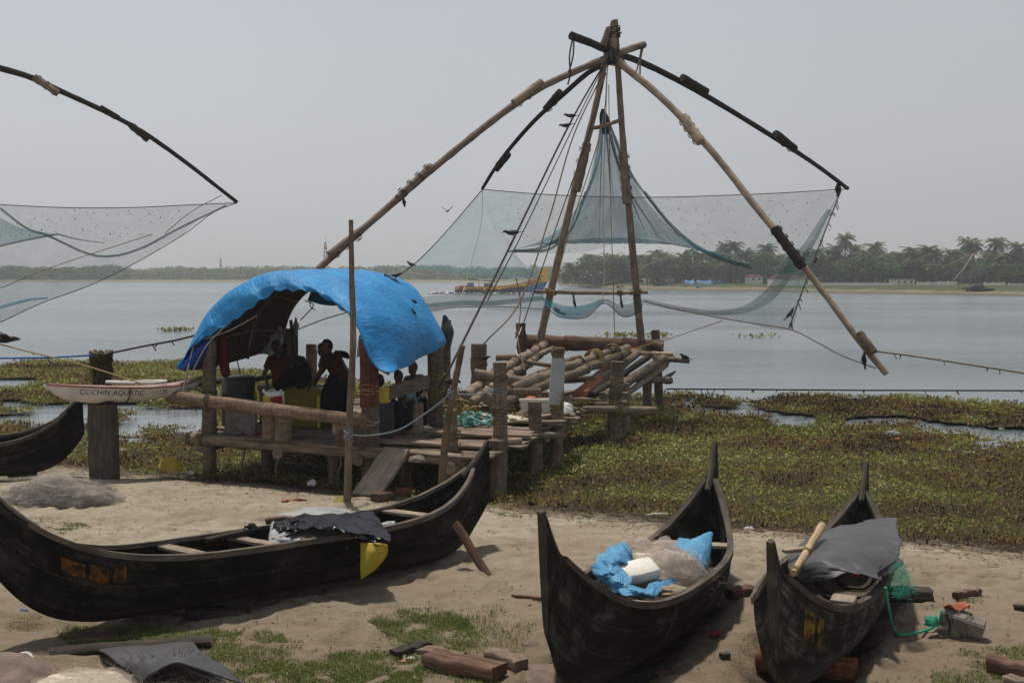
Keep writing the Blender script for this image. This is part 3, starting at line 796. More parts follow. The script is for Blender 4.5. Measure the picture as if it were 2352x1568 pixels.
PT = [(1356, 582, 320, 'leftmost tall coconut palm of the grove, left of the right mast leg'), (1404, 581, 318, 'coconut palm standing clear just left of the right mast leg'),
      (1441, 583, 310, 'coconut palm half hidden behind the right mast leg'), (1492, 591, 305, 'short coconut palm just right of the right mast leg'),
      (1515, 578, 300, 'taller palm of the close pair right of the mast leg, seen below the net'), (1532, 583, 302, 'lower palm of the close pair right of the mast leg, below the net'),
      (1638, 577, 300, 'palm behind the dark diagonal net fold on the far bank'), (1661, 557, 292, 'tall palm seen through the net, left of two crowns above the grove'),
      (1691, 555, 290, 'tall palm seen through the net, right of two crowns above the grove'), (1712, 571, 288, 'bushy palm below the two tall crowns seen through the net'),
      (1745, 583, 286, 'small palm in the gap between the net palms and the light boom'), (1772, 560, 280, 'lone tall palm just left of the light boom'),
      (1790, 590, 282, 'low palm crossed by the light boom'), (1852, 574, 276, 'thin palm right of the light boom where the net edge passes'),
      (1876, 569, 275, 'palm right of the net edge, shorter than the tallest one'), (1909, 574, 274, 'yellowing palm leaning below the tallest palm on the far bank'),
      (1927, 561, 272, 'palm touching the left side of the tallest palm'), (1941, 539, 268, 'tallest coconut palm on the far bank, rising above all crowns'),
      (1967, 562, 272, 'palm close on the right of the tallest palm'), (1986, 575, 275, 'small rounded palm between the tallest palm and the lone spreading one'),
      (2013, 558, 266, 'lone spreading palm above the dark broad trees'), (2054, 575, 268, 'low palm above the white shed with the flat roof'),
      (2092, 566, 262, 'wide palm right of the white shed'), (2120, 562, 258, 'palm with hanging dry fronds and bent trunk behind the white wall'),
      (2150, 569, 256, 'palm with long bare trunk behind the white wall sections'), (2196, 570, 254, 'palm left of the far fishing net frame'),
      (2227, 547, 256, 'tall palm left of the pair above the far fishing net frame'), (2239, 553, 254, 'tall palm right of the pair above the far fishing net frame'),
      (2280, 547, 250, 'broad tall palm right of the far fishing net frame'), (2300, 584, 246, 'low palm left of the white roofed building'),
      (2341, 556, 244, 'palm above the white roofed building at the picture edge'), (2376, 565, 246, 'palm at the very edge of the far bank view')]
def ground_far(Y): return 1.15
i = 0
for (px, py, Y, lb) in PT:
    Y += 14
    p = W(px, py, Y); hh = p.z - 1.1 - 1.2 * (1 if py < 600 else 0)
    k = i % 4; i += 1
    s = (R.uniform(.95, 1.15), hh / PALMH)
    place(palms[k], k not in used, (p.x, Y, 1.1), R.uniform(0, 6.28), s, lb, GP); used.add(k)
for px in range(1310, 2400, 17):
    Y = np.interp(px, [1300, 1500, 1800, 2352], [325, 296, 282, 250]) + R.uniform(-4, 26)
    p = W(px + R.uniform(-8, 8), 640, Y)
    copy_tree(palms[R.randrange(4)], (p.x, Y, 1.0), R.uniform(0, 6.28), (R.uniform(.85, 1.1), R.uniform(.42, .78)), 'low coconut palm sunk among the broad trees of the far grove', 'low palms inside the far grove')
trees = [broad(11, 4.6, 7.5), broad(12, 4.0, 6.6), broad(13, 5.4, 7.0)]
usedb = set(); j = 0
TR = [(1305, 4.8, .75, 330), (1330, 6.2, .9, 322), (1365, 7.6, 1.05, 316), (1395, 6.8, 1, 314)]
def tree_at(px, hh, sx, Y, lb, gp):
    global j
    k = j % 3; j += 1
    p = W(px, 650, Y); h0 = (7.5, 6.6, 7.0)[k]
    place(trees[k], k not in usedb, (p.x, Y, .95), R.uniform(0, 6.28), (sx, hh / h0), lb, gp); usedb.add(k)
LT = ['low rounded tree at the tip of the wooded headland', 'dark rounded tree second from the headland tip', 'taller dark tree left of the right mast leg', 'dark tree just left of the right mast leg, by its base']
for (px, hh, sx, Y), lb in zip(TR, LT): tree_at(px, hh, sx, Y, lb, 'broad trees on the far bank')
tree_at(1590, 9.6, 1.25, 300, 'tall dense tree behind the middle of the grove, under the net fold', 'broad trees on the far bank')
tree_at(2010, 6.4, 1.35, 262, 'large dark spreading tree left of the white shed', 'broad trees on the far bank')
tree_at(1968, 6.0, 1.2, 264, 'dark spreading tree beside the large one left of the white shed', 'broad trees on the far bank')
tree_at(2330, 4.6, .8, 236, 'bright green bushy tree in front of the white roofed building', 'broad trees on the far bank')
for px in range(1400, 2410, 13):
    Y = np.interp(px, [1300, 1500, 1800, 2352], [318, 300, 284, 250]) + R.uniform(0, 22)
    tree_at(px + R.uniform(-9, 9), R.uniform(4.0, 6.2), R.uniform(.85, 1.25), Y, 'mid green broad tree filling the far grove below the palms', 'broad trees in the far grove')
def undergrowth():
    bl = []
    for px in np.arange(1290, 2420, 3.2):
        Y = np.interp(px, [1300, 1500, 1800, 2352], [325, 306, 290, 256]) + R.uniform(2, 24); p = W(px, 650, Y)
        r_ = R.uniform(1.2, 2.2); bl.append((p.x, Y, 1.0 + R.uniform(.2, 1.6), r_, r_ * .95))
    P = canopy_points(bl, 22); n = len(P)
    rnd = np.clip(.4 + 1.0 * (fbm(P[:, 0] * .3, P[:, 2] * .5, 26, 3) - .46) + NR.normal(0, .2, n), 0, 1)
    tag(leaves_mesh('grove_undergrowth', 'leafA', P, NR.uniform(.35, .8, n), NR.uniform(-.3, 1.3, n), rnd, asp=.75), kind='stuff')
undergrowth()
for px in np.arange(1345, 2400, 17):
    Y = float(np.interp(px, [1300, 1500, 1800, 2352], [332, 306, 290, 258])) + R.uniform(6, 22); p = W(px + R.uniform(-7, 7), R.uniform(570, 602), Y)
    copy_tree(palms[R.randrange(4)], (p.x, Y, 1.0), R.uniform(0, 6.28), (R.uniform(.85, 1.1), (p.z - 2.2) / PALMH), 'mid height coconut palm in the crowded skyline of the far grove', 'mid height palms of the far grove')
# ---------------------------------------------------------------- far buildings, walls, boats
M['whitewash'] = plain('whitewashed_wall', (.72, .71, .67), (.82, .81, .78), .8, .9, .1, .1)
M['rooftile'] = plain('dull_red_roof_tiles', (.055, .026, .02), (.1, .045, .034), 2, 1, .4)
M['greyroof'] = plain('grey_flat_roof', (.13, .12, .11), (.2, .19, .18), 2, .9, .2)
M['winddark'] = plain('dark_window', (.03, .03, .03), (.05, .05, .055), 3, .4, 0)
M['bluesheet'] = plain('blue_sheet', (.03, .11, .27), (.05, .16, .36), 3, .6, .2)
def house(nm, label, x0, x1, ytop, ybase, Y, D, roof, nwin, wallm='whitewash', roofm='rooftile', ridge=None):
    a = W(x0, ybase, Y); b_ = W(x1, ybase, Y); t = W(x0, ytop, Y).z; z0 = min(a.z, .9) - .3; L = b_.x - a.x
    r = thing(nm, label, 'building', ((a.x + b_.x) / 2, Y + D / 2, z0))
    m = MB(); m.add([(a.x, Y, z0), (b_.x, Y, z0), (b_.x, Y + D, z0), (a.x, Y + D, z0), (a.x, Y, t), (b_.x, Y, t), (b_.x, Y + D, t), (a.x, Y + D, t)], [[0, 1, 5, 4], [1, 2, 6, 5], [2, 3, 7, 6], [3, 0, 4, 7], [4, 5, 6, 7]]); m.build('wall', wallm, r, False)
    m = MB(); e = .4
    if ridge:
        zr = W(x0, ridge, Y).z; i_ = min(L * .2, 2)
        m.add([(a.x - e, Y - e, t + .01), (b_.x + e, Y - e, t + .01), (b_.x + e, Y + D + e, t + .01), (a.x - e, Y + D + e, t + .01), (a.x + i_, Y + D / 2, zr), (b_.x - i_, Y + D / 2, zr)], [[0, 1, 5, 4], [1, 2, 5], [2, 3, 4, 5], [3, 0, 4], [3, 2, 1, 0]])
    else: m.plank((a.x - e, Y + D / 2, t + .12), (b_.x + e, Y + D / 2, t + .12), D + 2 * e, .2, seg=1)
    m.build('roof', roofm, r, False)
    for k in range(nwin):
        xx = a.x + L * (k + .6) / (nwin + .2); hh = t - a.z
        m = MB(); m.plank((xx, Y - .05, a.z + hh * .35), (xx, Y - .05, a.z + hh * .82), min(1.1, L / nwin * .5), .12, up=(0, 1, 0), seg=1); f = m.build('window', 'whitewash', r, False)
        m = MB(); m.plank((xx, Y - .12, a.z + hh * .4), (xx, Y - .12, a.z + hh * .78), min(.8, L / nwin * .36), .05, up=(0, 1, 0), seg=1); m.build('pane', 'winddark', f, False)
    return r
house('house', 'low white house with dull red hipped roof on the far bank', 1780, 1842, 641, 651, 262, 6, 1, 3, ridge=629)
house('shed', 'small white shed with dark flat roof on the far bank', 2056, 2101, 642.5, 654, 246, 4, 0, 3, roofm='greyroof')
house('house', 'small red roofed house partly behind the light boom', 1852, 1880, 640, 650, 268, 6, 1, 1, ridge=632)
house('house', 'pale house with dark roof among trees left of the red roofed house', 1722, 1752, 636, 648, 280, 6, 1, 2, ridge=630)
house('building', 'two storey building with long white roof at the right edge', 2313, 2420, 610, 640, 276, 8, 0, 4, roofm='whitewash')
house('hut', 'tiny pale hut under trees right of the right mast leg', 1481, 1492, 642, 650, 302, 3, 0, 1, roofm='whitewash')
house('hut', 'grey hut under palms behind the beached dark boat', 1528, 1548, 640, 651, 298, 4, 1, 1, 'lgrey', 'greyroof', 635)
def lowwall(label, x0, x1, y0, y1, Y0, Y1=None, balus=0):
    Y1 = Y1 or Y0
    a = W(x0, y0, Y0); a2 = W(x0, y1, Y0); b_ = W(x1, y0, Y1); m = MB()
    zt = a.z; zb = a2.z - .5
    o = thing('garden_wall', label, 'wall', ((a.x + b_.x) / 2, (Y0 + Y1) / 2, zb), 'white walls along the far bank')
    m.plank((a.x, Y0, (zt + zb) / 2), (b_.x, Y1, (zt + zb) / 2 + (b_.z - a.z)), .25, zt - zb, seg=6, jit=.02); m.build('wall_panel', 'whitewash', o, False)
    m = MB(); m.plank((a.x, Y0, zt + .05), (b_.x, Y1, zt + .05 + (b_.z - a.z)), .36, .1, seg=6); m.build('coping', 'whitewash', o, False)
    n = max(2, int((b_.x - a.x) / 3))
    for k in range(n + 1):
        q = Vector((a.x + (b_.x - a.x) * k / n, Y0 + (Y1 - Y0) * k / n, 0)); m = MB(); m.box((q.x, q.y, (zt + zb) / 2 + (b_.z - a.z) * k / n + .1), .4, .4, zt - zb + .2); m.build('pier', 'whitewash', o, False)
lowwall('white balustrade wall in front of the red roofed house', 1765, 1868, 644.5, 651, 256)
lowwall('long low white wall between the light boom and the shed', 1878, 2055, 650.5, 655, 250, 244)
lowwall('white wall section just right of the shed', 2108, 2156, 649.5, 655.5, 240)
lowwall('taller white wall section left of the far fishing net', 2160, 2196, 648.5, 656.5, 238)
lowwall('broken white wall right of the far fishing net', 2262, 2306, 650.5, 656, 234)
lowwall('white wall end at the right picture edge', 2318, 2400, 652, 657, 232)
for (x0, x1, Y, lb) in ((1575, 1598, 286, 'left sheet of blue tarpaulin on poles on the far beach'), (1602, 1640, 285, 'widest blue tarpaulin sheet on the far beach'), (1642, 1666, 284, 'right sheet of blue tarpaulin on the far beach')):
    a = W(x0, 650, Y); b_ = W(x1, 650, Y); m = MB()
    r = thing('blue_awning', lb, 'awning', (a.x, Y, .6), 'blue sheets on the far beach')
    rows = [[Vector((a.x + (b_.x - a.x) * u, Y + v * 2.2, 1.35 + .25 * math.sin(u * 9) * .4 + (v - .5) * .9)) for u in np.linspace(0, 1, 8)] for v in np.linspace(0, 1, 4)]
    m.grid(rows); solid(m.build('sheet', 'bluesheet', r), .04)
    for u in (0, .5, 1):
        m = MB(); q = a.x + (b_.x - a.x) * u; m.tube([(q, Y + 2.2, .4), (q, Y + 2.2, 1.85)], .05, 5); m.build('pole', 'pole', r)
def far_boat(label, px, py, L, z, Y, c, rz):
    p = W(px, py, Y); p.z = z
    r = thing('beached_boat', label, 'boat', p, 'small boats on the far beach'); m = MB(); rows = []
    for s in np.linspace(-1, 1, 17):
        a = abs(s); bb = .6 * max(0, 1 - a ** 2.4) ** .8 + .03; hh = .55 + .7 * a ** 4; k = .45 * max(0, (a - .6) / .4) ** 2.5
        rows.append([Vector((s * L / 2, bb * math.cos(t), hh - (hh - k) * math.sin(t) ** .8)) for t in np.linspace(0, math.pi, 9) ] if True else 0)
    for rr in rows:
        for q in rr: q.y = q.y
    Mx = Matrix.Rotation(rz, 3, 'Z')
    rows = [[Mx @ q + p for q in rr] for rr in rows]
    m.grid(rows); solid(m.build('hull', cloth('boat_paint', c), r), .05)
    for s in (-.3, .3):
        m = MB(); m.plank(Mx @ Vector((s * L / 2, -.5, .45)) + p, Mx @ Vector((s * L / 2, .5, .45)) + p, .2, .05, seg=1); m.build('bench', 'plank', r)
far_boat('dark high ended canoe drawn up on the far beach', 1517, 650, 3.6, .35, 288, (.04, .035, .03), .1)
far_boat('pale yellow boat lying on the far beach', 1592, 652, 4.4, .2, 276, (.35, .3, .14), .05)
far_boat('blue boat at the water side of the far beach', 1616, 656, 4.2, -.2, 268, (.1, .28, .5), .5)
far_boat('green boat right of the blue one on the far beach', 1653, 651, 3.2, .25, 276, (.06, .2, .12), .0)
# small rowing canoe with two people far out
def far_person(label, p, c):
    r = thing('person', label, 'person', p)
    m = MB(); m.tube([p + Vector((0, 0, .05)), p + Vector((0, 0, .35)), p + Vector((0, 0, .62)), p + Vector((0, 0, .72))], [.2, .17, .2, .07], 8)
    m.tube([p + Vector((.18, 0, .6)), p + Vector((.35, -.1, .35)), p + Vector((.5, 0, .3))], [.06, .05, .04], 6)
    m.tube([p + Vector((-.18, 0, .6)), p + Vector((-.25, -.15, .35)), p + Vector((.1, -.2, .28))], [.06, .05, .04], 6)
    m.tube([p + Vector((0, -.1, .05)), p + Vector((.4, -.15, .1)), p + Vector((.5, -.1, -.2))], [.09, .08, .06], 6)
    m.ball(p + Vector((0, 0, .86)), .11, .12, .14)
    remesh(m.build('body', 'skin', r), .03)
    m = MB(); m.tube([p + Vector((0, 0, .08)), p + Vector((0, 0, .35)), p + Vector((0, 0, .64))], [.215, .19, .22], 10); m.build('shirt', cloth('far_shirt', c), r)
fb = G(1441, 663.5, WATER)
far_boat('low canoe with two rowers crossing near the far beach', 1441, 663.5, 5.4, WATER - .15, fb.y, (.05, .045, .04), .05)
far_person('tiny rower in a pinkish shirt at the left end of the distant canoe', Vector((fb.x - 1.3, fb.y, WATER + .15)), (.45, .2, .18))
far_person('tiny rower in dark clothes at the right end of the distant canoe', Vector((fb.x + 1.6, fb.y + .1, WATER + .15)), (.05, .05, .06))
# rocks and rubble on the far bank
for (px, py, s, lb) in ((2285, 672, 3.6, 'low heap of dark rocks at the water right of the far jetty'), (1720, 665, 4.5, 'long dark rubble spit below the red roofed house'), (2130, 669, 1.2, 'single rock on the far mud below the white walls')):
    p = G(px, py, WATER); m = MB()
    for k in range(26): m.ball(p + Vector((R.gauss(0, s * .6), R.gauss(0, 1), R.uniform(-.1, .55))), R.uniform(.25, .75), n=7, m=5, jit=.2)
    one(m, 'rock_heap', 'brownstone', lb, 'rocks', None, False, p)
# the far fishing net frame and its jetty
def far_rig():
    Y = 214; a = W(2234, 584, Y); r = thing('fishing_net_frame', 'small distant cantilever fishing net with four pale booms on the far bank', 'fishing net', W(2236, 668, Y))
    for (px, py, dy) in ((2227, 658, 0), (2243, 656, 0)):
        m = MB(); m.tube([W(px, py, Y + dy), a], .09, 6); m.build('mast_leg', 'pole', r)
    for (p1, p2, dy) in (((2210, 594), (2184, 606), 7), ((2215, 615), (2182, 652), -7), ((2250, 589), (2262, 595), -5), ((2246, 588), (2256, 592), 7)):
        m = MB(); m.tube([a, W(*p1, Y + dy * .5), W(*p2, Y + dy)], [.09, .08, .05], 6); m.build('boom', 'tanpole', r)
    m = MB(); rows = [[W(2184, 608, Y + 7), W(2225, 625, Y + 7), W(2258, 597, Y + 7)], [W(2183, 640, Y), W(2225, 642, Y), W(2262, 630, Y)]]; m.grid(surf(rows, 8, 5)); m.build('net_panel', 'net', r)
    j = thing('far_jetty', 'dark little pile jetty standing in water on the far right', 'jetty', W(2246, 672, Y - 2))
    m = MB(); c0, c1 = W(2222, 663, Y - 3), W(2272, 664, Y - 3); m.plank(c0, c1, 5, .25, seg=4, jit=.05); m.build('deck', 'driftdark', j)
    for k, px in enumerate((2223, 2230, 2236, 2243, 2250, 2257, 2264, 2271)):
        m = MB(); q = W(px, 663, Y - 4.5 + (k % 2) * 3); m.tube([(q.x, q.y, -1.2), (q.x + R.uniform(-.1, .1), q.y, q.z + R.uniform(0, .5))], .11, 6); m.build('pile', 'driftdark', j)
    m = MB(); q = W(2245, 659, Y - 3); m.ball(q, 1.2, 1, .6, jit=.25); m.build('net_heap', 'greenglass', j)
far_rig()
# radio masts
def tower(px, yt, Y, label, wd):
    p = W(px, 630, Y); zt = W(px, yt, Y).z; r = thing('radio_tower', label, 'tower', (p.x, Y, 0)); seg = 9
    mred = M['tred']; mwh = M['twhite']
    for k in range(seg):
        z0, z1 = zt * k / seg, zt * (k + 1) / seg; w0, w1 = wd * (1 - .8 * k / seg), wd * (1 - .8 * (k + 1) / seg); m = MB()
        cs = [(-1, -1), (1, -1), (1, 1), (-1, 1)]
        for i_ in range(4):
            a, b_ = cs[i_], cs[(i_ + 1) % 4]
            m.tube([(p.x + a[0] * w0, Y + a[1] * w0, z0), (p.x + a[0] * w1, Y + a[1] * w1, z1)], .28, 4, cap=False)
            m.tube([(p.x + a[0] * w0, Y + a[1] * w0, z0), (p.x + b_[0] * w1, Y + b_[1] * w1, z1)], .16, 4, cap=False)
            m.tube([(p.x + b_[0] * w0, Y + b_[1] * w0, z0), (p.x + a[0] * w1, Y + a[1] * w1, z1)], .16, 4, cap=False)
        m.build('lattice_section', mred if k % 2 else mwh, r, False)
    m = MB(); m.tube([(p.x, Y, zt), (p.x, Y, zt + 4)], .12, 4); m.build('antenna', mwh, r)
M['tred'] = plain('tower_red', (.35, .05, .04), (.4, .07, .05), 1, .7, 0); M['twhite'] = plain('tower_white', (.55, .55, .55), (.62, .62, .62), 1, .7, 0)
tower(748, 556, 900, 'red and white lattice radio mast above the blue shelter', 2.3)
tower(507, 592, 1100, 'faint thin radio mast far off over the left tree line', 1.6)
# ---------------------------------------------------------------- trawler
def trawler():
    Y = 224; K = Y / F
    base = W(1150, 674, Y); base.z = WATER
    r = thing('trawler', 'blue and yellow wooden trawler with high yellow prow heading right', 'fishing boat', base)
    X = lambda px: W(px, 650, Y).x
    Z = lambda py: W(1150, py, Y).z
    xs = [1045.6, 1052, 1065, 1088, 1110, 1126.6, 1150, 1165, 1180, 1191, 1204, 1216.6, 1230, 1240, 1249]
    sheer = list(np.interp(xs, [1045.6, 1088, 1126.6, 1165, 1191, 1216.6, 1240, 1249], [658.8, 659.2, 658.6, 656, 652, 645.7, 636.7, 633]))
    band = list(np.interp(xs, [1045.6, 1088, 1126.6, 1165, 1204, 1236, 1258], [664.6, 667, 667, 664.4, 659.9, 650.9, 646.4]))
    keel = [674, 678, 679, 680, 680, 680, 680, 680, 680, 680, 680, 680, 679, 677, 674]
    hb = [1.7, 1.9, 2.05, 2.1, 2.1, 2.1, 2.1, 2.05, 1.95, 1.85, 1.65, 1.35, .9, .5, .16]
    def row(ys, k, sg): return [Vector((X(x), Y + sg * h * k, Z(y))) for x, y, h in zip(xs, ys, hb)]
    m = MB()
    m.grid([row(band, 1, -1), row([b_ * .5 + k * .5 for b_, k in zip(band, keel)], .88, -1), row(keel, .45, -1), row(keel, .45, 1), row([b_ * .5 + k * .5 for b_, k in zip(band, keel)], .88, 1), row(band, 1, 1)])
    m.add([Vector((X(xs[0]), Y + s * hb[0], Z(y))) for s, y in ((-1, 658.8), (1, 658.8), (.8, 676), (-.8, 676))], [[0, 1, 2, 3]])
    hull = m.build('hull', cloth('hull_blue', (.085, .2, .46)), r)
    m = MB()
    for sg in (-1, 1): m.grid([row(sheer, 1.04, sg), row(band, 1.02, sg)])
    m.build('sheer_band', M['tyel'], r)
    m = MB()
    m.grid([row(sheer, .95, -1), row([s + 2 for s in sheer], 0, 1), row(sheer, .95, 1)]); m.build('deck', 'plank', r)
    for sg in (-1, 1):
        for ys, nm in ((sheer, 'rub_rail'), (band, 'rub_rail')):
            m = MB(); m.tube([p for p in row(ys, 1.06, sg)], .07, 5); m.build(nm, cloth('rail_red', (.3, .06, .03)), r)
    m = MB(); pr = [(1226, 641.5), (1238, 636), (1240, 625), (1248, 619.5), (1260, 612), (1258, 624), (1257, 633), (1258.5, 646.4), (1246, 649), (1232, 652)]
    m.add([Vector((X(a), Y - .16, Z(b_))) for a, b_ in pr] + [Vector((X(a), Y + .16, Z(b_))) for a, b_ in pr], [list(range(10)), list(range(19, 9, -1))] + [[i_, i_ + 10, (i_ + 1) % 10 + 10, (i_ + 1) % 10] for i_ in range(10)])
    m.build('prow', M['tyel'], r, False)
    m = MB(); st = [(1236, 650), (1257.5, 646.4), (1254, 655), (1246, 668), (1241, 678), (1228, 678)][:5]
    m.add([Vector((X(a), Y - .12, Z(b_))) for a, b_ in st] + [Vector((X(a), Y + .12, Z(b_))) for a, b_ in st], [list(range(5)), list(range(9, 4, -1))] + [[i_, i_ + 5, (i_ + 1) % 5 + 5, (i_ + 1) % 5] for i_ in range(5)]); m.build('stem', hull.data.materials[0], r, False)
    c = thing('wheelhouse', None, None, (0, 0, 0)); c.parent = r; c.location = -Vector(base) * 0
    bpy.data.objects.remove(c)
    m = MB(); m.plank((X(1099), Y, Z(642.6)), (X(1138), Y, Z(642.6)), 2.6, .22, seg=1); roof = m.build('canopy', 'white', r)
    for px in (1100, 1113, 1123, 1136):
        for s in (-1, 1): m = MB(); m.tube([(X(px), Y + s * 1.15, Z(660)), (X(px), Y + s * 1.15, Z(643))], .06, 5); m.build('canopy_post', 'white', roof)
    m = MB(); m.box((X(1119), Y - .5, Z(655.3)), 1.3, 1.2, .75); m.build('engine_box', cloth('box_green', (.06, .3, .16)), r)
    m = MB(); m.box((X(1129.5), Y - .5, Z(654.5)), .46, .8, .9); m.build('locker', cloth('dark_green_paint', (.03, .16, .09)), r)
    m = MB(); m.box((X(1081), Y - .4, Z(654)), 1.3, 1.3, .85); m.build('tank', cloth('tank_blue', (.12, .3, .42)), r)
    m = MB(); m.ball((X(1064), Y - .4, Z(657)), .7, .7, .4, jit=.2); m.build('net_pile', cloth('pink_net', (.45, .25, .24)), r)
    def spar(nm, pts, rad=.055): m = MB(); m.tube([Vector((X(a), Y, Z(b_))) for a, b_ in pts], rad, 5); m.build(nm, 'white', r)
    spar('stern_mast', [(1054.6, 660), (1054.6, 640.6)]); spar('main_mast', [(1203, 650), (1202.5, 615)], .07); spar('derrick', [(1196, 645), (1176.8, 628)]); spar('derrick', [(1169, 645), (1182, 637)])
    spar('forestay', [(1203, 628), (1226, 643)], .03); spar('crosstree', [(1190, 637), (1204, 640)]); spar('stay', [(1137, 644), (1154, 654)], .04); spar('stay', [(1099, 644), (1090, 652)], .04); spar('post', [(1142.6, 645), (1142.6, 633)], .03)
    m = MB(); m.tube([(X(1067.4), Y, Z(641)), (X(1099.6), Y, Z(643)), (X(1145), Y, Z(646.5))], .1, 6); m.build('long_boom', 'drope', r)
    m = MB()
    for px in range(1142, 1232, 11):
        yy = np.interp(px, xs, sheer); m.tube([(X(px), Y - 1.5, Z(yy)), (X(px), Y - 1.5, Z(yy - 5.5))], .035, 4)
    m.tube([(X(px), Y - 1.5, Z(np.interp(px, xs, sheer) - 5.3)) for px in range(1142, 1234, 8)], .035, 4); m.build('railing', 'white', r)
    for px in (1060, 1076, 1083, 1090, 1098, 1105, 1121, 1132, 1139, 1156, 1163, 1172, 1181, 1189, 1195, 1201):
        yb = np.interp(px, xs, band); q = Vector((X(px), Y - np.interp(px, xs, hb) * 1.04 - .1, Z(yb + .3))); rr = R.choice([.26, .3, .4]) * .9
        m = MB(); m.tube([q + Vector((math.cos(a) * rr, 0, math.sin(a) * rr)) for a in np.linspace(0, 2 * math.pi, 13)], rr * .32, 6); m.build('tyre_fender', 'drope', r)
    # faded rounded lettering painted along the bow and a round badge
    m = MB(); k = 0
    for px in np.arange(1209, 1234, 3.1):
        yb = np.interp(px, xs, [.5 * (a + b_) for a, b_ in zip(sheer, band)]); q = Vector((X(px), Y - np.interp(px, xs, hb) * 1.05 - .03, Z(yb + .2)))
        a0 = (k % 3) * 1.4; m.tube([q + Vector((math.cos(a) * .17, 0, math.sin(a) * .2)) for a in np.linspace(a0, a0 + 5, 9)], .045, 4); k += 1
        m.tube([q + Vector((.13, 0, -.18)), q + Vector((.2, 0, .14 + .05 * (k % 2)))], .04, 4)
    m.build('bow_lettering', cloth('letter_brown', (.16, .1, .05)), r)
    m = MB(); q = Vector((X(1238.5), Y - .75, Z(643.8))); m.tube([q, q + Vector((0, -.05, 0))], .34, 16); bd = m.build('round_badge', cloth('badge_dark', (.05, .07, .06)), r, False)
    m = MB(); m.tube([q + Vector((0, -.051, 0)), q + Vector((0, -.09, 0))], .22, 3); m.build('badge_emblem', 'white', bd, False)
    m = MB(); q = W(1190, 646, Y); m.ball((X(1126), Y - .4, Z(643)), .16, .16, .16)
    # foam of the wake
    t = M['white']; m = MB(); rows = []
    n = 900; xx = NR.uniform(X(985), X(1052), n); yy = Y + NR.normal(0, 1, n) * (1.2 + (X(1052) - xx) * .12)
    x2 = NR.uniform(X(1050), X(1240), 420); y2 = Y - 2.4 - NR.random(420) * .9
    x = np.concatenate([xx, x2]); y = np.concatenate([yy, y2]); n = len(x)
    P = np.stack([x, y, np.full(n, WATER + .05) + NR.random(n) * .22 * np.concatenate([np.ones(900), .4 * np.ones(420)])], 1)
    o = leaves_mesh('wake_foam', 'foamw', P, NR.uniform(.25, .7, n), NR.uniform(-.2, .3, n), NR.random(n), asp=.8); tag(o, kind='stuff')
M['foamw'] = mk_attr('wake_foam', [(0, (.5, .52, .53)), (1, (.75, .77, .78))], .6, .3, 0)
M['tyel'] = plain('trawler_yellow', (.85, .42, .02), (.95, .5, .035), 1.5, .5, .1, lo=.95, hi=1.05)
trawler()
# ================================================================ the large cantilever net
AP = W(1405, 128, 31)
def pole(name, pts, r0, r1, mat, parent, n=40, jit=.03, wob=.0, knots=True, smooth=True):
    P = WP(pts) if not isinstance(pts[0], Vector) else pts
    C = [Vector(c) for c in catmull(P, n)]
    rr = []
    for i in range(n):
        t = i / (n - 1); q = r0 + (r1 - r0) * t
        if knots: q *= 1 + .08 * max(0, math.sin(i * 2.1 + len(pts)) ** 9) + R.uniform(-.04, .04)
        rr.append(q)
        if wob: C[i] = C[i] + Vector((R.gauss(0, wob), R.gauss(0, wob), R.gauss(0, wob)))
    m = MB(); m.tube(C, rr, 9, jit); return m.build(name, mat, parent, smooth)
def lash(p, ax, r, parent, mat='rope', turns=4, tr=.012, name='lashing', spread=.12):
    """rope bound round a pole at p with axis ax"""
    ax = Vector(ax).normalized(); a = ax.orthogonal().normalized(); b = ax.cross(a); m = MB(); pts = []
    n = turns * 10; tr *= .75
    for i in range(n + 1):
        th = i / 10 * 2 * math.pi
        pts.append(Vector(p) + (a * math.cos(th) + b * math.sin(th)) * (r + tr * .3 + R.uniform(-.003, .004)) + ax * (spread * (i / n - .5) + .02 * math.sin(i * 1.7) + R.uniform(-.006, .006)))
    m.tube(pts, tr, 5); return m.build(name, mat, parent)
def splice(parent, p0, p1, r, mat, lmat='rope', off=(0, 0, 0), nl=3):
    a, b = W(*p0), W(*p1); off = Vector(off); m = MB()
    m.tube(catmull([a + off, (a + b) / 2 + off, b + off], 7), [r * R.uniform(.93, 1.07) for _ in range(7)], 8, .08)
    o = m.build('splice_pole', mat, parent)
    for k in range(nl):
        q = a + (b - a) * ((k + .5) / nl); lash(q + off * .4, b - a, r + off.length * .3, o, lmat, 4, .008, spread=.09)
    return o
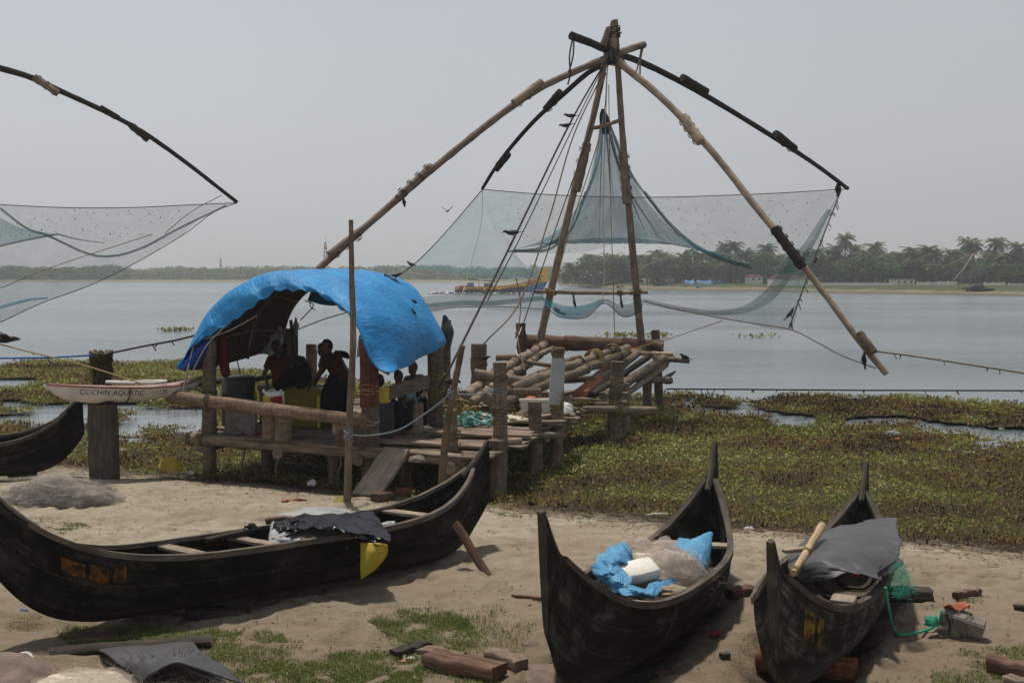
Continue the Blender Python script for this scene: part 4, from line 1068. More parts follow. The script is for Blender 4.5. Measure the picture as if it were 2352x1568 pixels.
def main_rig():
    r = thing('fishing_net_frame', 'tall cantilever fishing net frame of lashed poles over the jetty end', 'fishing net', (2.6, 31, 1.3))
    l1 = pole('mast_leg', [(1240, 784, 30.6), (1269, 650, 30.7), (1320, 432, 30.8), (1362, 270, 30.9), (1392, 130, 31), (1409, 50, 31.1)], .1, .075, 'pole', r)
    l2 = pole('mast_leg', [(1473, 784, 30.6), (1455, 600, 30.7), (1441, 440, 30.8), (1429, 300, 30.9), (1419, 150, 31), (1413, 46, 31)], .1, .07, 'pole', r)
    splice(l1, (1319, 440, 30.75), (1345, 330, 30.8), .12, 'pole', 'yrope', (.04, -.1, 0), 4)
    splice(l2, (1442, 468, 30.75), (1432, 350, 30.8), .12, 'pole', 'drope', (-.02, -.1, 0), 5)
    splice(l2, (1411, 142, 31), (1415, 66, 31), .09, 'pole', 'drope', (-.05, -.08, 0), 2)
    splice(l1, (1384, 118, 31), (1402, 66, 31), .09, 'pole', 'drope', (-.03, -.06, 0), 2)
    lash(W(1410, 75, 31), (0, 0, 1), .16, r, 'drope', 7, .02, spread=.3)
    lash(W(1404, 128, 31), (1, .2, -.2), .24, r, 'drope', 7, .02, spread=.3)
    m = MB(); m.tube([W(1396, 80, 31), W(1428, 76, 31)], .02, 5); m.build('peg', 'driftdark', r)
    f = pole('boom', [(1480, 103, 31.8), (1440, 115, 31.4), (1400, 131, 31), (1310, 169, 30.3), (1232, 207, 29.7), (1150, 263, 29.1), (1065, 330, 28.4), (985, 395, 27.9), (915, 455, 27.4), (830, 529, 26.8), (730, 618, 26.1), (672, 670, 25.7)], .092, .075, 'pole', r, 60)
    splice(f, (1244, 196, 29.7), (1180, 244, 29.3), .1, 'tanpole', 'yrope', (0, -.05, .07))
    splice(f, (992, 378, 27.8), (915, 450, 27.3), .1, 'pole', 'drope', (0, -.05, -.05), 4)
    splice(f, (832, 534, 26.7), (758, 592, 26.2), .1, 'pole', 'drope', (0, -.04, .06), 3)
    g = pole('boom', [(1420, 128, 31.1), (1400, 142, 31.2), (1350, 168, 31.8), (1285, 225, 32.6), (1220, 285, 33.6), (1150, 368, 35.4), (1108, 433, 36.9)], .085, .05, 'darkpole', r, 40)
    splice(g, (1287, 216, 32.5), (1253, 256, 33), .1, 'darkpole', 'drope', (0, -.04, .05), 3); splice(g, (1168, 352, 35.1), (1140, 386, 35.8), .09, 'darkpole', 'drope', (0, -.04, -.04), 2)
    h = pole('boom', [(1312, 82, 29.9), (1360, 100, 30.4), (1400, 118, 31.1), (1470, 142, 31.7), (1560, 186, 32.6), (1660, 243, 33.6), (1780, 317, 34.9), (1870, 376, 36), (1947, 433, 37)], .105, .06, 'darkpole', r, 50)
    splice(h, (1566, 183, 32.5), (1622, 216, 33.1), .12, 'darkpole', 'drope', (0, -.05, .04), 3); splice(h, (1780, 310, 34.8), (1824, 345, 35.4), .12, 'darkpole', 'drope', (0, -.05, .03), 3)
    k = pole('boom', [(1392, 116, 31.2), (1430, 150, 30.9), (1500, 207, 30.4), (1570, 275, 29.8), (1650, 365, 29.1), (1740, 480, 28.3), (1790, 540, 27.8), (1840, 605, 27.4), (1900, 682, 27), (1980, 790, 26.3), (2036, 858, 25.9)], .1, .07, 'tanpole', r, 60)
    splice(k, (1568, 272, 29.7), (1608, 330, 29.3), .13, 'tanpole', 'yrope', (0, -.05, .03), 4); splice(k, (1778, 520, 27.8), (1842, 608, 27.3), .12, 'driftdark', 'drope', (0, -.05, -.05), 5); splice(k, (1972, 770, 26.3), (2006, 815, 26), .09, 'pole', 'yrope', (0, -.05, .06), 3)
    m = MB(); m.tube(catmull(WP([(1364, 294, 30.75), (1385, 290, 30.7), (1422, 277, 30.75)]), 8), .05, 7, .1); rg = m.build('rung', 'pole', r)
    m = MB(); m.tube(catmull(WP([(1228, 669, 30.5), (1300, 672, 30.5), (1400, 673, 30.5), (1488, 671, 30.5)]), 14), .05, 7, .1); rg2 = m.build('rung', 'tanpole', r)
    lash(W(1264, 670, 30.55), (.3, 0, 1), .16, rg2, 'yrope', 5, .018); lash(W(1460, 671, 30.55), (0, 0, 1), .15, rg2, 'rope', 4, .016); lash(W(1424, 672, 30.5), (1, 0, 0), .06, rg2, 'rope', 5, .02)
    # cord ties between spar ends and booms
    for pts in ([(1315, 88, 29.9), (1308, 130, 29.9), (1310, 166, 30.2)], [(1318, 88, 29.9), (1316, 130, 29.9), (1306, 168, 30.2)], [(1474, 108, 31.7), (1468, 140, 31.2), (1462, 165, 30.7)], [(1478, 106, 31.7), (1471, 140, 31.2), (1470, 178, 30.6)], [(1311, 168, 30.2), (1304, 195, 30.2)], [(926, 452, 27.3), (929, 474, 27.3)], [(1424, 128, 31), (1462, 180, 30.6)]):
        m = MB(); m.rope(WP(pts), .022, 5, 8); m.build('tie_cord', 'drope', r)
    m = MB(); m.tube([W(926, 455, 27.3), W(928, 465, 27.3), W(930, 476, 27.3)], [.02, .05, .01], 5); m.build('rag', 'driftdark', r)
    return r
rig = main_rig()
def main_net():
    r = thing('dip_net', 'grey and teal dip net slung between the four booms, peak drawn up', 'net', (2.8, 33, 4))
    def pan(rows, nu, nv, mat, nm='net_panel', wr=0, ws=1.2, seed=1):
        m = MB(); m.grid(surf(rows, nu, nv, wr, ws, seed)); return m.build(nm, mat, r)
    pan([[(1240, 447, 37), (1380, 452, 37), (1520, 453, 37), (1660, 449, 37), (1800, 443, 37), (1932, 437, 37)],
         [(1215, 512, 36), (1370, 512, 36), (1530, 510, 36), (1680, 510, 36), (1790, 510, 36), (1893, 520, 35.5)],
         [(1180, 572, 34.5), (1345, 548, 35), (1500, 530, 35), (1680, 575, 35), (1780, 590, 34), (1862, 580, 34)],
         [(1172, 579, 33.4), (1330, 580, 33.5), (1500, 548, 34), (1700, 612, 34), (1780, 640, 33), (1838, 645, 32)]], 34, 16, 'net', wr=.25)
    pan([[(1108, 436, 37), (1180, 442, 37), (1240, 447, 37)], [(1040, 515, 35.5), (1130, 512, 35.8), (1217, 512, 36)], [(985, 575, 34), (1080, 574, 34.2), (1182, 574, 34.5)], [(942, 614, 32.5), (1060, 628, 32.8), (1240, 640, 33.3)]], 16, 16, 'netL', wr=.2, seed=2)
    # the gathered peak
    for dy, mt, w_ in ((0, 'netC', 1), (1.6, 'net', .97)):
        rows = []
        prof = [(262, 1381, 1390, 33), (300, 1376, 1408, 33), (350, 1368, 1432, 33), (440, 1346, 1472, 33.1), (490, 1320, 1510, 33.2), (525, 1286, 1546, 33.3), (556, 1235, 1588, 33.4), (574, 1172, 1640, 33.5)]
        for i, (y, xl, xr, Y) in enumerate(prof):
            rw = []
            for k in range(9):
                u = k / 8; sag = (0, 0, 0, 0, 2, 6, 3, -30 * math.sin(math.pi * u) ** .8 + 2)[i] * (1 if i == 7 else math.sin(math.pi * u))
                ex = (30 if i == 7 else 0) * max(0, u - .8) / .2
                rw.append((xl + (xr - xl) * u + ex * 2, y + sag + ex, Y + dy + .8 * math.sin(math.pi * u) * (-1 if dy == 0 else 1) * min(1, i / 4)))
            rows.append(rw)
        g = surf(rows, 72, 30); pn = fbm(np.arange(72) * .31 + dy * 7, np.zeros(72) + dy, 5, 3)
        for i, rw in enumerate(g):
            am = .05 + .28 * (i / 29)
            for k in range(72):
                rw[k] = rw[k] + Vector((.5 * am * (pn[k] - .5), -am * 4.2 * (pn[k] - .5) - am * .6 * math.sin(k * 1.3 + .3 * math.sin(i * .2)), 0))
        m = MB(); m.grid(g); m.build('net_peak', mt, r)
    # denser pleats running down from the peak
    for (a, b_, c, mt, w_) in (((1388, 262), (1395, 330), (1402, 440), 'netC', 5), ((1384, 262), (1372, 380), (1316, 520), 'netC', 6), ((1390, 262), (1420, 380), (1480, 530), 'netD', 5), ((1392, 262), (1450, 400), (1560, 545), 'netD', 6), ((1386, 262), (1380, 400), (1376, 560), 'netC', 3), ((1394, 262), (1432, 410), (1512, 545), 'netD', 3.5), ((1383, 262), (1356, 420), (1270, 560), 'netD', 3)):
        m = MB(); pts = catmull(WP([(*a, 32.7), (*b_, 32.4), (*c, 32.5)]), 18)
        m.tube(pts, [w_ * .0105 * (.5 + 1.2 * math.sin(math.pi * min(1, (i + 2) / 19))) for i in range(18)], 6, .15, cap=False, flat=.3); m.build('net_pleat', mt, r)
    m = MB(); m.tube(catmull(WP([(1384, 250, 33), (1385, 262, 33), (1390, 285, 33), (1392, 308, 33)]), 8), [.03, .055, .095, .13, .15, .15, .13, .1], 9, .08); m.build('net_tip', 'netK', r)
    def tail(pts, w0, w1, mat):      # a gathered fold: flattened tube of netting
        P = catmull(WP(pts), 26); m = MB(); m.tube(P, [w0 + (w1 - w0) * i / 25 for i in range(26)], 8, .12, cap=False, flat=.5); m.build('net_fold', mat, r)
    tail([(1300, 540, 33), (1240, 570, 33), (1165, 578, 33)], .12, .05, 'netD'); tail([(1480, 440, 33), (1530, 505, 33.2), (1590, 560, 33.4), (1650, 592, 33.6), (1725, 613, 33.8)], .07, .13, 'netD')
    tail([(1345, 440, 33), (1316, 520, 33.1), (1262, 572, 33.2), (1180, 577, 33.2)], .05, .09, 'netD')
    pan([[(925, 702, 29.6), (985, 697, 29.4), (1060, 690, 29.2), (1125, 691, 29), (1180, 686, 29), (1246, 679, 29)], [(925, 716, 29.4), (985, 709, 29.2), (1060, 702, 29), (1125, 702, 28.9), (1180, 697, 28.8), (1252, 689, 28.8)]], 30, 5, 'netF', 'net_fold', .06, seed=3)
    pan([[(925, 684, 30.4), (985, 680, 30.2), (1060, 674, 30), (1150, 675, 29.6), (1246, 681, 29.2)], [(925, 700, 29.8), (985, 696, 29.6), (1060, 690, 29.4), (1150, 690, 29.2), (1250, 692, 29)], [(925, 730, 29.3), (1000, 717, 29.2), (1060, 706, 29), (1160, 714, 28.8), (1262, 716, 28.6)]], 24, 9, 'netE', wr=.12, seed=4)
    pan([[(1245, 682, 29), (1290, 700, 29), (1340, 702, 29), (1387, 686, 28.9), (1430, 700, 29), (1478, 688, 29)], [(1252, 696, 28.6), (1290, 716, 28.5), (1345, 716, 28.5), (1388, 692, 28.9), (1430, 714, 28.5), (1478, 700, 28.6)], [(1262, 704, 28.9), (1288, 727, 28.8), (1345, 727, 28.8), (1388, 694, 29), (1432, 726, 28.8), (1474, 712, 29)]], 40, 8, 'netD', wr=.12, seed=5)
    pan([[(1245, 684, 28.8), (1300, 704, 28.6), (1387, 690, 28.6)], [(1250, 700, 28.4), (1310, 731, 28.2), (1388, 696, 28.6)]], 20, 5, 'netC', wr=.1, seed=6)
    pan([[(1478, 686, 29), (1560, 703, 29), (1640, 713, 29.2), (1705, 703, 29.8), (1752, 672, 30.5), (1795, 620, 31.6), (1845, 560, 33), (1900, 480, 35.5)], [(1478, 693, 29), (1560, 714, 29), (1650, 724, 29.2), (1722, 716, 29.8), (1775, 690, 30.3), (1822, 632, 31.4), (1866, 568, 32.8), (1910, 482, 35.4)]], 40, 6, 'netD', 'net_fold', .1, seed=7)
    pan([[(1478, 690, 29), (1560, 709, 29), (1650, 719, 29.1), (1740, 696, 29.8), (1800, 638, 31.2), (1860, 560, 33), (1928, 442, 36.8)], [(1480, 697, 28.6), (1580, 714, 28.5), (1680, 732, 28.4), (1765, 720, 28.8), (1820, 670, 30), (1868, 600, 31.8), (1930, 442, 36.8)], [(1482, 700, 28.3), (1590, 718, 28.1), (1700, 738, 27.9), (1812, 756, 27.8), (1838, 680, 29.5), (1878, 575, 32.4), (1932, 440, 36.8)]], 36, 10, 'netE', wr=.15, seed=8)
    def edge(pts, rad, mat, nm='rim_cord', n=26): m = MB(); m.rope(WP(pts), rad, 5, n); m.build(nm, mat, r)
    edge([(1108, 435, 37), (1240, 446, 37), (1380, 452, 37), (1520, 453, 37), (1660, 449, 37), (1800, 443, 37), (1945, 434, 37)], .014, 'drope')
    edge([(1108, 435, 37), (1040, 515, 35.5), (985, 575, 34), (942, 614, 32.5), (890, 650, 31)], .016, 'drope')
    edge([(1932, 437, 36.9), (1880, 570, 32.4), (1838, 682, 29.5), (1812, 756, 27.8)], .02, 'drope')
    edge([(890, 726, 29.4), (990, 712, 29.2), (1060, 705, 29), (1170, 705, 28.8), (1262, 712, 28.6)], .012, 'rope')
    edge([(1478, 692, 28.4), (1590, 718, 28.1), (1700, 738, 27.9), (1812, 756, 27.8), (1870, 782, 27), (1930, 815, 26.4), (2012, 846, 25.9)], .013, 'rope')
    edge([(1108, 437, 37), (1104, 520, 36), (1072, 640, 33), (1048, 720, 30)], .01, 'wrope')
    edge([(1262, 712, 28.6), (1288, 728, 28.5), (1345, 729, 28.5), (1388, 696, 28.8), (1432, 727, 28.5), (1474, 714, 28.6)], .012, 'drope')
    edge([(1286, 714, 28.5), (1274, 708, 28.5), (1280, 716, 28.4), (1300, 722, 28.4)], .03, 'drope', 'lead_rope')
    for (px, py) in ((1316, 672), (1424, 673)):
        edge([(px, py, 30.4), (px + 2, py + 14, 30.3), (px + 6, py + 34, 30.2), (px + 1, py + 20, 30.25)], .028, 'drope', 'hanging_cord', 12)
    # weed scraps caught in the meshes
    n = 330; pts = []
    for _ in range(n):
        u, v = R.random(), R.random()
        a = W(1150 + 760 * u, 452 + 125 * v, 36.9 - 2.2 * v); pts.append(a)
    P = np.array([tuple(p) for p in pts]); P[:, 1] -= .12
    o = leaves_mesh('caught_weed', 'debris', P, NR.uniform(.02, .11, n), NR.uniform(-1, 1.3, n), NR.uniform(0, .4, n), r, asp=.3); tag(o, kind='stuff')
    o.data.transform(Matrix.Translation(-wloc(r)))
    m = MB()
    for k in range(28):
        t = R.uniform(.02, .98); q = W(1932 - 120 * t, 437 + 319 * t, 36.9 - 9.1 * t); m.tube([q, q + Vector((R.uniform(-.12, .12), 0, -R.uniform(.05, .2)))], .012, 4)
    tag(m.build('weed_sprigs', 'driftdark', r), kind='stuff')
main_net()
# ---------------------------------------------------------------- second net at the left
def left_rig():
    ap = W(-420, 40, 33.5); r = thing('fishing_net_frame', 'long dark drooping boom of a neighbouring net, reaching in from the left', 'fishing net', (ap.x, 33, 1))
    for dx in (-1.4, 1.4): m = MB(); m.tube([Vector((ap.x + dx, 33.3, -1)), ap + Vector((dx * .05, 0, 0))], [.14, .09], 8); m.build('mast_leg', 'pole', r)
    b = pole('boom', [(-430, 30, 33.5), (-260, 82, 33.6), (-100, 130, 33.8), (0, 157, 34), (70, 178, 34.2), (140, 210, 34.4), (240, 256, 34.7), (330, 305, 35), (420, 368, 35.4), (490, 422, 35.8), (545, 465, 36.1)], .11, .055, 'darkpole', r, 60)
    splice(b, (80, 178, 34.2), (136, 216, 34.4), .11, 'pole', 'drope', (0, -.06, 0), 3); splice(b, (300, 287, 34.9), (343, 322, 35.1), .1, 'darkpole', 'drope', (0, -.05, 0), 3); splice(b, (232, 250, 34.7), (274, 275, 34.8), .07, 'darkpole', 'drope', (0, -.04, .05), 2)
    n = thing('dip_net', 'pale grey dip net hanging from the lone left boom, torn specks in it', 'net', (-12, 34, 4))
    def pan(rows, nu, nv, mat, nm='net_panel', wr=.2, seed=1): m = MB(); m.grid(surf(rows, nu, nv, wr, 1.2, seed)); m.build(nm, mat, n)
    pan([[(-120, 462, 36), (0, 470, 36), (150, 477, 36), (300, 477, 36), (430, 471, 36), (543, 466, 36)], [(-120, 545, 35), (0, 530, 35), (140, 535, 35), (280, 540, 35), (390, 520, 35.4), (480, 490, 35.8)], [(-120, 640, 33), (0, 640, 33), (110, 632, 33.4), (230, 607, 34), (330, 580, 34.6), (430, 528, 35.4)], [(-120, 790, 31), (0, 740, 31.6), (100, 694, 32.4), (200, 658, 33), (300, 610, 34), (420, 540, 35.3)]], 30, 16, 'net')
    pan([[(-100, 450, 34), (0, 500, 34), (60, 527, 34), (130, 537, 34.2)], [(-100, 520, 34), (0, 540, 34), (60, 540, 34), (135, 538, 34.2)], [(-100, 590, 34), (0, 563, 34), (65, 550, 34), (140, 539, 34.2)]], 18, 9, 'netC', wr=.25, seed=3)
    def tail(pts, w0, w1, mat): P = catmull(WP(pts), 26); m = MB(); m.tube(P, [w0 + (w1 - w0) * i / 25 for i in range(26)], 8, .12, cap=False, flat=.5); m.build('net_fold', mat, n)
    tail([(0, 478, 34), (60, 524, 34), (110, 541, 34), (200, 582, 34), (260, 588, 34.3), (330, 568, 34.7), (410, 525, 35.3), (520, 472, 35.9)], .07, .06, 'netD')
    tail([(130, 537, 34), (180, 550, 34), (240, 558, 34.2)], .05, .02, 'netD'); tail([(-40, 575, 34), (40, 556, 34), (130, 538, 34)], .06, .04, 'netD')
    tail([(-20, 712, 31.8), (60, 690, 32.2), (110, 684, 32.4)], .1, .05, 'netC')
    def edge(pts, rad, mat): m = MB(); m.rope(WP(pts), rad, 5, 24); m.build('rim_cord', mat, n)
    edge([(-120, 462, 36), (0, 470, 36), (150, 477, 36), (300, 477, 36), (430, 471, 36), (545, 466, 36)], .014, 'drope')
    edge([(545, 466, 36), (490, 488, 35.9), (420, 540, 35.3), (300, 610, 34), (200, 658, 33), (100, 694, 32.4), (0, 740, 31.6), (-120, 790, 31)], .012, 'drope')
    edge([(510, 448, 36), (440, 486, 35.8), (380, 535, 35.4)], .012, 'rope'); edge([(0, 662, 33), (130, 610, 33.4), (350, 538, 34)], .012, 'rope')
    k = 190; P = np.array([tuple(W(20 + 400 * R.random(), 480 + 70 * R.random(), 35.8)) for _ in range(k)])
    o = leaves_mesh('caught_weed', 'debris', P, NR.uniform(.02, .11, k), NR.uniform(-1, 1.3, k), NR.uniform(0, .4, k), n, asp=.3); tag(o, kind='stuff'); o.data.transform(Matrix.Translation(-wloc(n)))
left_rig()

# ================================================================ the jetty
O_ = Vector((-.75, 17.9, 0)); U_ = Vector((-.892, .452, 0)); V_ = Vector((.308, .951, 0)); DZ = .5
def PF(a, b, z=DZ): q = O_ + U_ * a + V_ * b; q.z = z; return q
def jetty():
    r = thing('fishing_jetty', 'rickety timber jetty of palm logs and planks under the net', 'jetty', PF(2.6, 3, -.3))
    def post(px, yt, yb, Y, rad, mat='palmpost', lean=0, lashes=(), rt=None, below=.5):
        a = W(px, yb, Y); t = W(px + lean, yt, Y); a.z -= below
        n = 14; m = MB(); P = catmull([a, (a + t) / 2 + Vector((R.uniform(-.02, .02), 0, 0)), t], n)
        rr = [(rad + ((rt or rad * .93) - rad) * i / (n - 1)) * R.uniform(.95, 1.05) for i in range(n)]
        m.tube(P, rr, 12, .035); o = m.build('post', mat, r)
        for (ly, lm, tn) in lashes: lash(W(px + lean * (yb - ly) / max(1, yb - yt), ly, Y), t - a, rad * 1.03, o, lm, tn, .012, spread=.05 + .025 * tn)
        return o
    post(481, 782, 1085, 20.2, .125, lashes=((985, 'rope', 7), (1000, 'rope', 6), (1050, 'yrope', 2), (905, 'rope', 3)))
    post(712, 790, 905, 23.5, .12, lean=3)
    o = post(850, 778, 1038, 18.85, .15, 'palmpost', lean=-4, lashes=((900, 'yrope', 2), (888, 'yrope', 2), (970, 'wrope', 2), (1025, 'rope', 2)))
    m = MB(); m.tube([W(846.5, 782, 18.85), W(848, 850, 18.85), W(849, 934, 18.85)], [.148, .152, .158], 14, .02); m.build('red_paint', 'redpost', o)
    post(1003, 790, 988, 21.4, .15, lashes=((865, 'yrope', 2), (895, 'yrope', 3), (978, 'rope', 3)), lean=-3)
    post(1024, 735, 905, 23, .09, lean=2)
    post(1042, 940, 1095, 18.4, .13, rt=.1, lean=-6, lashes=((1000, 'rope', 4), (1035, 'rope', 5)))
    post(1146, 832, 1118, 19.0, .12, lean=2, lashes=((868, 'rope', 3), (898, 'gbrope', 3), (945, 'rope', 4), (968, 'rope', 2), (1010, 'rope', 3)))
    post(1142, 1010, 1112, 18.6, .15, 'redpost0'); 
    post(1228, 922, 1092, 21.1, .13, lashes=((945, 'rope', 2), (1012, 'rope', 2)))
    o = post(1274, 798, 1085, 22.0, .125, 'palmpost', lean=8, lashes=((808, 'rope', 3), (930, 'yrope', 8), (905, 'yrope', 2)))
    m = MB(); m.tube([W(1283.5, 822, 22), W(1280, 870, 22), W(1276, 928, 22)], [.134, .134, .136], 16); m.build('grey_pipe_sleeve', cloth('pvc_grey', (.5, .52, .52)), o)
    post(1405, 830, 1035, 24.7, .15, lean=14, lashes=((876, 'yrope', 5), (905, 'rope', 4), (925, 'yrope', 4)))
    post(1436, 880, 1005, 26.4, .12)
    post(1487, 852, 938, 30.5, .13, lashes=((872, 'yrope', 5),)); post(1517, 758, 940, 31.2, .12, lean=-12, lashes=((806, 'yrope', 3), (795, 'rope', 3)))
    post(1196, 742, 880, 31.2, .14, lashes=((770, 'rope', 4),)); post(1100, 790, 880, 27, .19, lashes=((835, 'yrope', 5), (822, 'rope', 3)))
    # long horizontal logs
    def log(p0, p1, r0, mat='palmlog', r1=None, bend=0, nm='log', lashes=(), lm='rope', n=16, jit=.05):
        a = W(*p0) if not isinstance(p0, Vector) else p0; b_ = W(*p1) if not isinstance(p1, Vector) else p1
        C = [Vector(c) for c in catmull([a, (a + b_) / 2 + Vector((0, 0, bend)), b_], n)]; m = MB()
        m.tube(C, [(r0 + ((r1 or r0) - r0) * i / (n - 1)) * R.uniform(.95, 1.05) for i in range(n)], 11, jit); o = m.build(nm, mat, r)
        for t in lashes: lash(a + (b_ - a) * t, b_ - a, max(r0, r1 or r0) * 1.03, o, lm, 3, .014, spread=.08)
        return o
    log((392, 911, 19.9), (834, 966, 18.1), .115, r1=.1, nm='railing_log', lashes=(.22, .96, .99))
    log((428, 1006, 20.3), (1062, 1056, 18.0), .1, 'pole', nm='front_log', lashes=(.02, .07), lm='rope'); log((428, 1000, 20.6), (700, 1012, 19.7), .055, 'driftdark', nm='rail')
    for t, k in ((.335, 5), (.56, 4), (.21, 3)):
        q = W(428 + 634 * t, 1006 + 50 * t, 20.3 - 2.3 * t); lash(q, U_, .11, r, 'rope', k, .025, 'hanging_rope', .1)
        m = MB(); m.rope([q + Vector((0, -.12, .05)), q + Vector((.02, -.13, -.2)), q + Vector((-.03, -.12, -.42)), q + Vector((.03, -.1, -.6 - .1 * k))], .02, 5, 12); m.build('hanging_rope', 'rope', r)
    for a_ in (.2, 1.9, 3.5, 5.1):
        log(PF(a_, -.1, .33), PF(a_ - .1, 7.2, .33), .1, 'pole', nm='bearer')
    log((1122, 1016, 18.9), (1196, 1012, 19.2), .055, 'tanpole', nm='crosspiece'); log((1232, 1000, 20.9), (1290, 999, 21.3), .06, 'pole', nm='crosspiece'); log((1225, 984, 21.2), (1325, 968, 23), .05, 'pole', nm='crosspiece')
    log((1240, 962, 22.4), (1330, 962, 23), .055, 'plank', nm='crosspiece'); log((1338, 940, 24.3), (1505, 944, 24.6), .08, 'pole', r1=.1, nm='crosspiece', lashes=(.45, .5), lm='yrope'); log((1300, 935, 25), (1440, 925, 25.2), .06, 'pole', nm='crosspiece')
    # posts under the deck (dark)
    for a_ in (1.2, 2.6, 4.0):
        for b_ in (.4, 2.8, 5.4): m = MB(); m.tube([PF(a_, b_, -1.2), PF(a_ + .03, b_, .3)], [.11, .1], 9, .04); m.build('pile', 'palmpost', r)
    # deck planks, across
    b_ = -.05; k = 0
    while b_ < 6.9:
        wd = R.uniform(.28, .46); a0 = -.25 + R.uniform(-.35, .25); 
        if b_ > 5.2: a0 += .2
        a1 = 5.3 + R.uniform(-.2, .25); cut = R.uniform(2.0, 3.4)
        for (s0, s1) in ((a0, cut), (cut + .03, a1)):
            m = MB(); z = DZ + R.uniform(-.012, .022); m.plank(PF(s0, b_ + wd / 2, z), PF(s1, b_ + wd / 2 + R.uniform(-.05, .05), z + R.uniform(-.02, .025)), wd, .045, jit=.008, seg=4); m.build('deck_plank', 'plank', r, False)
        b_ += wd + R.uniform(.012, .06); k += 1
    # loose boards on the deck edge
    for (a0, b0, a1, b1, z) in ((-.2, .7, 2.1, .35, .58), (-.5, 2.1, 1.3, 1.7, .58), (.4, 3.6, -.6, 3.9, .6), (-.45, 5.0, .9, 4.6, .6), (1.8, -.12, 4.2, -.05, .55)):
        m = MB(); m.plank(PF(a0, b0, z), PF(a1, b1, z + .02), .3, .04, jit=.012, seg=4); m.build('loose_board', 'plank', r, False)
    for (p0, p1) in (((1232, 955, 22.2), (1300, 950, 22.4)), ((1226, 975, 21.5), (1290, 972, 22)), ((1290, 915, 24.6), (1370, 918, 25)), ((1245, 905, 25), (1330, 900, 26)), ((1330, 902, 26), (1440, 903, 25.5))):
        m = MB(); m.plank(W(*p0), W(*p1), .34, .05, jit=.02, seg=4); m.build('loose_board', 'plank', r, False)
    # stub posts carrying the rail, low block
    for px, yt, yb, Y in ((622, 945, 1002, 19.3), (652, 945, 1005, 19.1)): m = MB(); m.tube([W(px, yb + 4, Y), W(px, yt, Y)], [.15, .14], 12, .03); m.build('stump', 'palmpost', r)
    m = MB(); m.box(W(783, 982, 18.5), .28, .2, .16, .3); m.build('block', 'plank', r, False); m = MB(); m.box(W(784, 1004, 18.5), .2, .2, .26, .3); m.build('block', 'timber', r, False)
    # the sea end: thick axle, lever arms, loose timbers
    ax = log((1208, 785, 31.2), (1524, 796, 30.6), .2, 'timber', r1=.18, nm='axle_log', lashes=(.3, .72), n=20)
    log((1500, 790, 30.3), (1522, 796, 30.2), .1, 'pole', nm='axle_log')
    A = [(1252, 792, 30.2), (1150, 852, 25.6), (1045, 925, 21.9)]; B = [(1452, 790, 29.8), (1300, 845, 25.2), (1060, 940, 21.3)]
    for pts, nm in ((A, 'lever_arm'), (B, 'lever_arm')):
        C = [Vector(c) for c in catmull(WP(pts), 30)]
        for off in ((0, 0, 0), (.12, -.08, -.13), (-.1, .1, -.1)):
            s = R.randrange(0, 6); e = R.randrange(22, 30); m = MB(); P = [c + Vector(off) + Vector((R.uniform(-.02, .02), 0, R.uniform(-.02, .02))) for c in C[s:e]]
            m.tube(P, [.105 * R.uniform(.9, 1.08) for _ in P], 9, .06); o = m.build(nm, 'pole', r)
            for t in (.12, .4, .62, .88): q = P[int(t * (len(P) - 1))]; lash(q, P[min(len(P) - 1, int(t * (len(P) - 1)) + 1)] - P[max(0, int(t * (len(P) - 1)) - 1)], .118, o, R.choice(['rope', 'rope', 'yrope', 'drope']), 3, .012, spread=.09)
    lash(C[9], C[10] - C[8], .18, r, 'yrope', 9, .02, spread=.4); lash(C[5], C[6] - C[4], .17, r, 'rope', 6, .02, spread=.3)
    def tim(p0, p1, w_, t, mat, nm='loose_timber'): m = MB(); m.plank(W(*p0), W(*p1), w_, t, jit=.015, seg=5); m.build(nm, mat, r, True)
    tim((1330, 905, 25.2), (1415, 835, 29), .3, .14, 'redwood'); tim((1400, 850, 28), (1468, 796, 31), .28, .14, 'redwood'); tim((1172, 845, 27), (1235, 805, 30), .26, .12, 'redwood')
    for (p0, p1, rr, mt) in (((1120, 868, 25.5), (1270, 800, 30), .07, 'pole'), ((1160, 880, 25), (1240, 815, 29.5), .09, 'driftdark'), ((1185, 880, 24.6), (1330, 820, 29), .08, 'pole'), ((1350, 905, 25.6), (1478, 800, 30.5), .09, 'pole'), ((1360, 908, 25.4), (1500, 812, 30.2), .08, 'driftdark'), ((1385, 910, 25.2), (1530, 818, 30), .09, 'pole'), ((1360, 870, 26.5), (1420, 846, 28), .07, 'tanpole')):
        log(p0, p1, rr, mt, nm='loose_pole')
    log((1090, 858, 24), (1205, 878, 23.8), .11, 'pole', nm='crosspiece'); log((1140, 900, 22.6), (1240, 900, 23), .08, 'palmlog', nm='crosspiece')
    log((1395, 905, 26.5), (1545, 822, 30.4), .08, 'pole', nm='side_rail', lashes=(.3, .55, .8), lm='yrope'); log((1398, 935, 25.4), (1530, 838, 30), .075, 'pole', nm='side_rail', lashes=(.2, .7), lm='yrope')
    log((1140, 821, 31), (1218, 820, 30.8), .09, 'pole', nm='crosspiece'); log((1395, 808, 30), (1546, 814, 29.8), .06, 'tanpole', nm='crosspiece'); log((1500, 822, 29.8), (1584, 829, 29.6), .065, 'pole', nm='crosspiece')
    log((1140, 878, 27), (1400, 868, 28), .085, 'pole', nm='crosspiece'); log((1420, 868, 28), (1540, 874, 29.4), .09, 'pole', nm='crosspiece')
    m = MB(); m.rope(WP([(1205, 830, 27), (1275, 840, 25), (1345, 838, 26)]), .05, 6, 14); m.build('thick_rope', 'rope', r)
    # back board wall behind the stumps
    m = MB(); m.plank(W(868, 910, 20), W(985, 876, 20.9), .06, .24, jit=.01, seg=3); m.build('rail_board', 'plank', r, False)
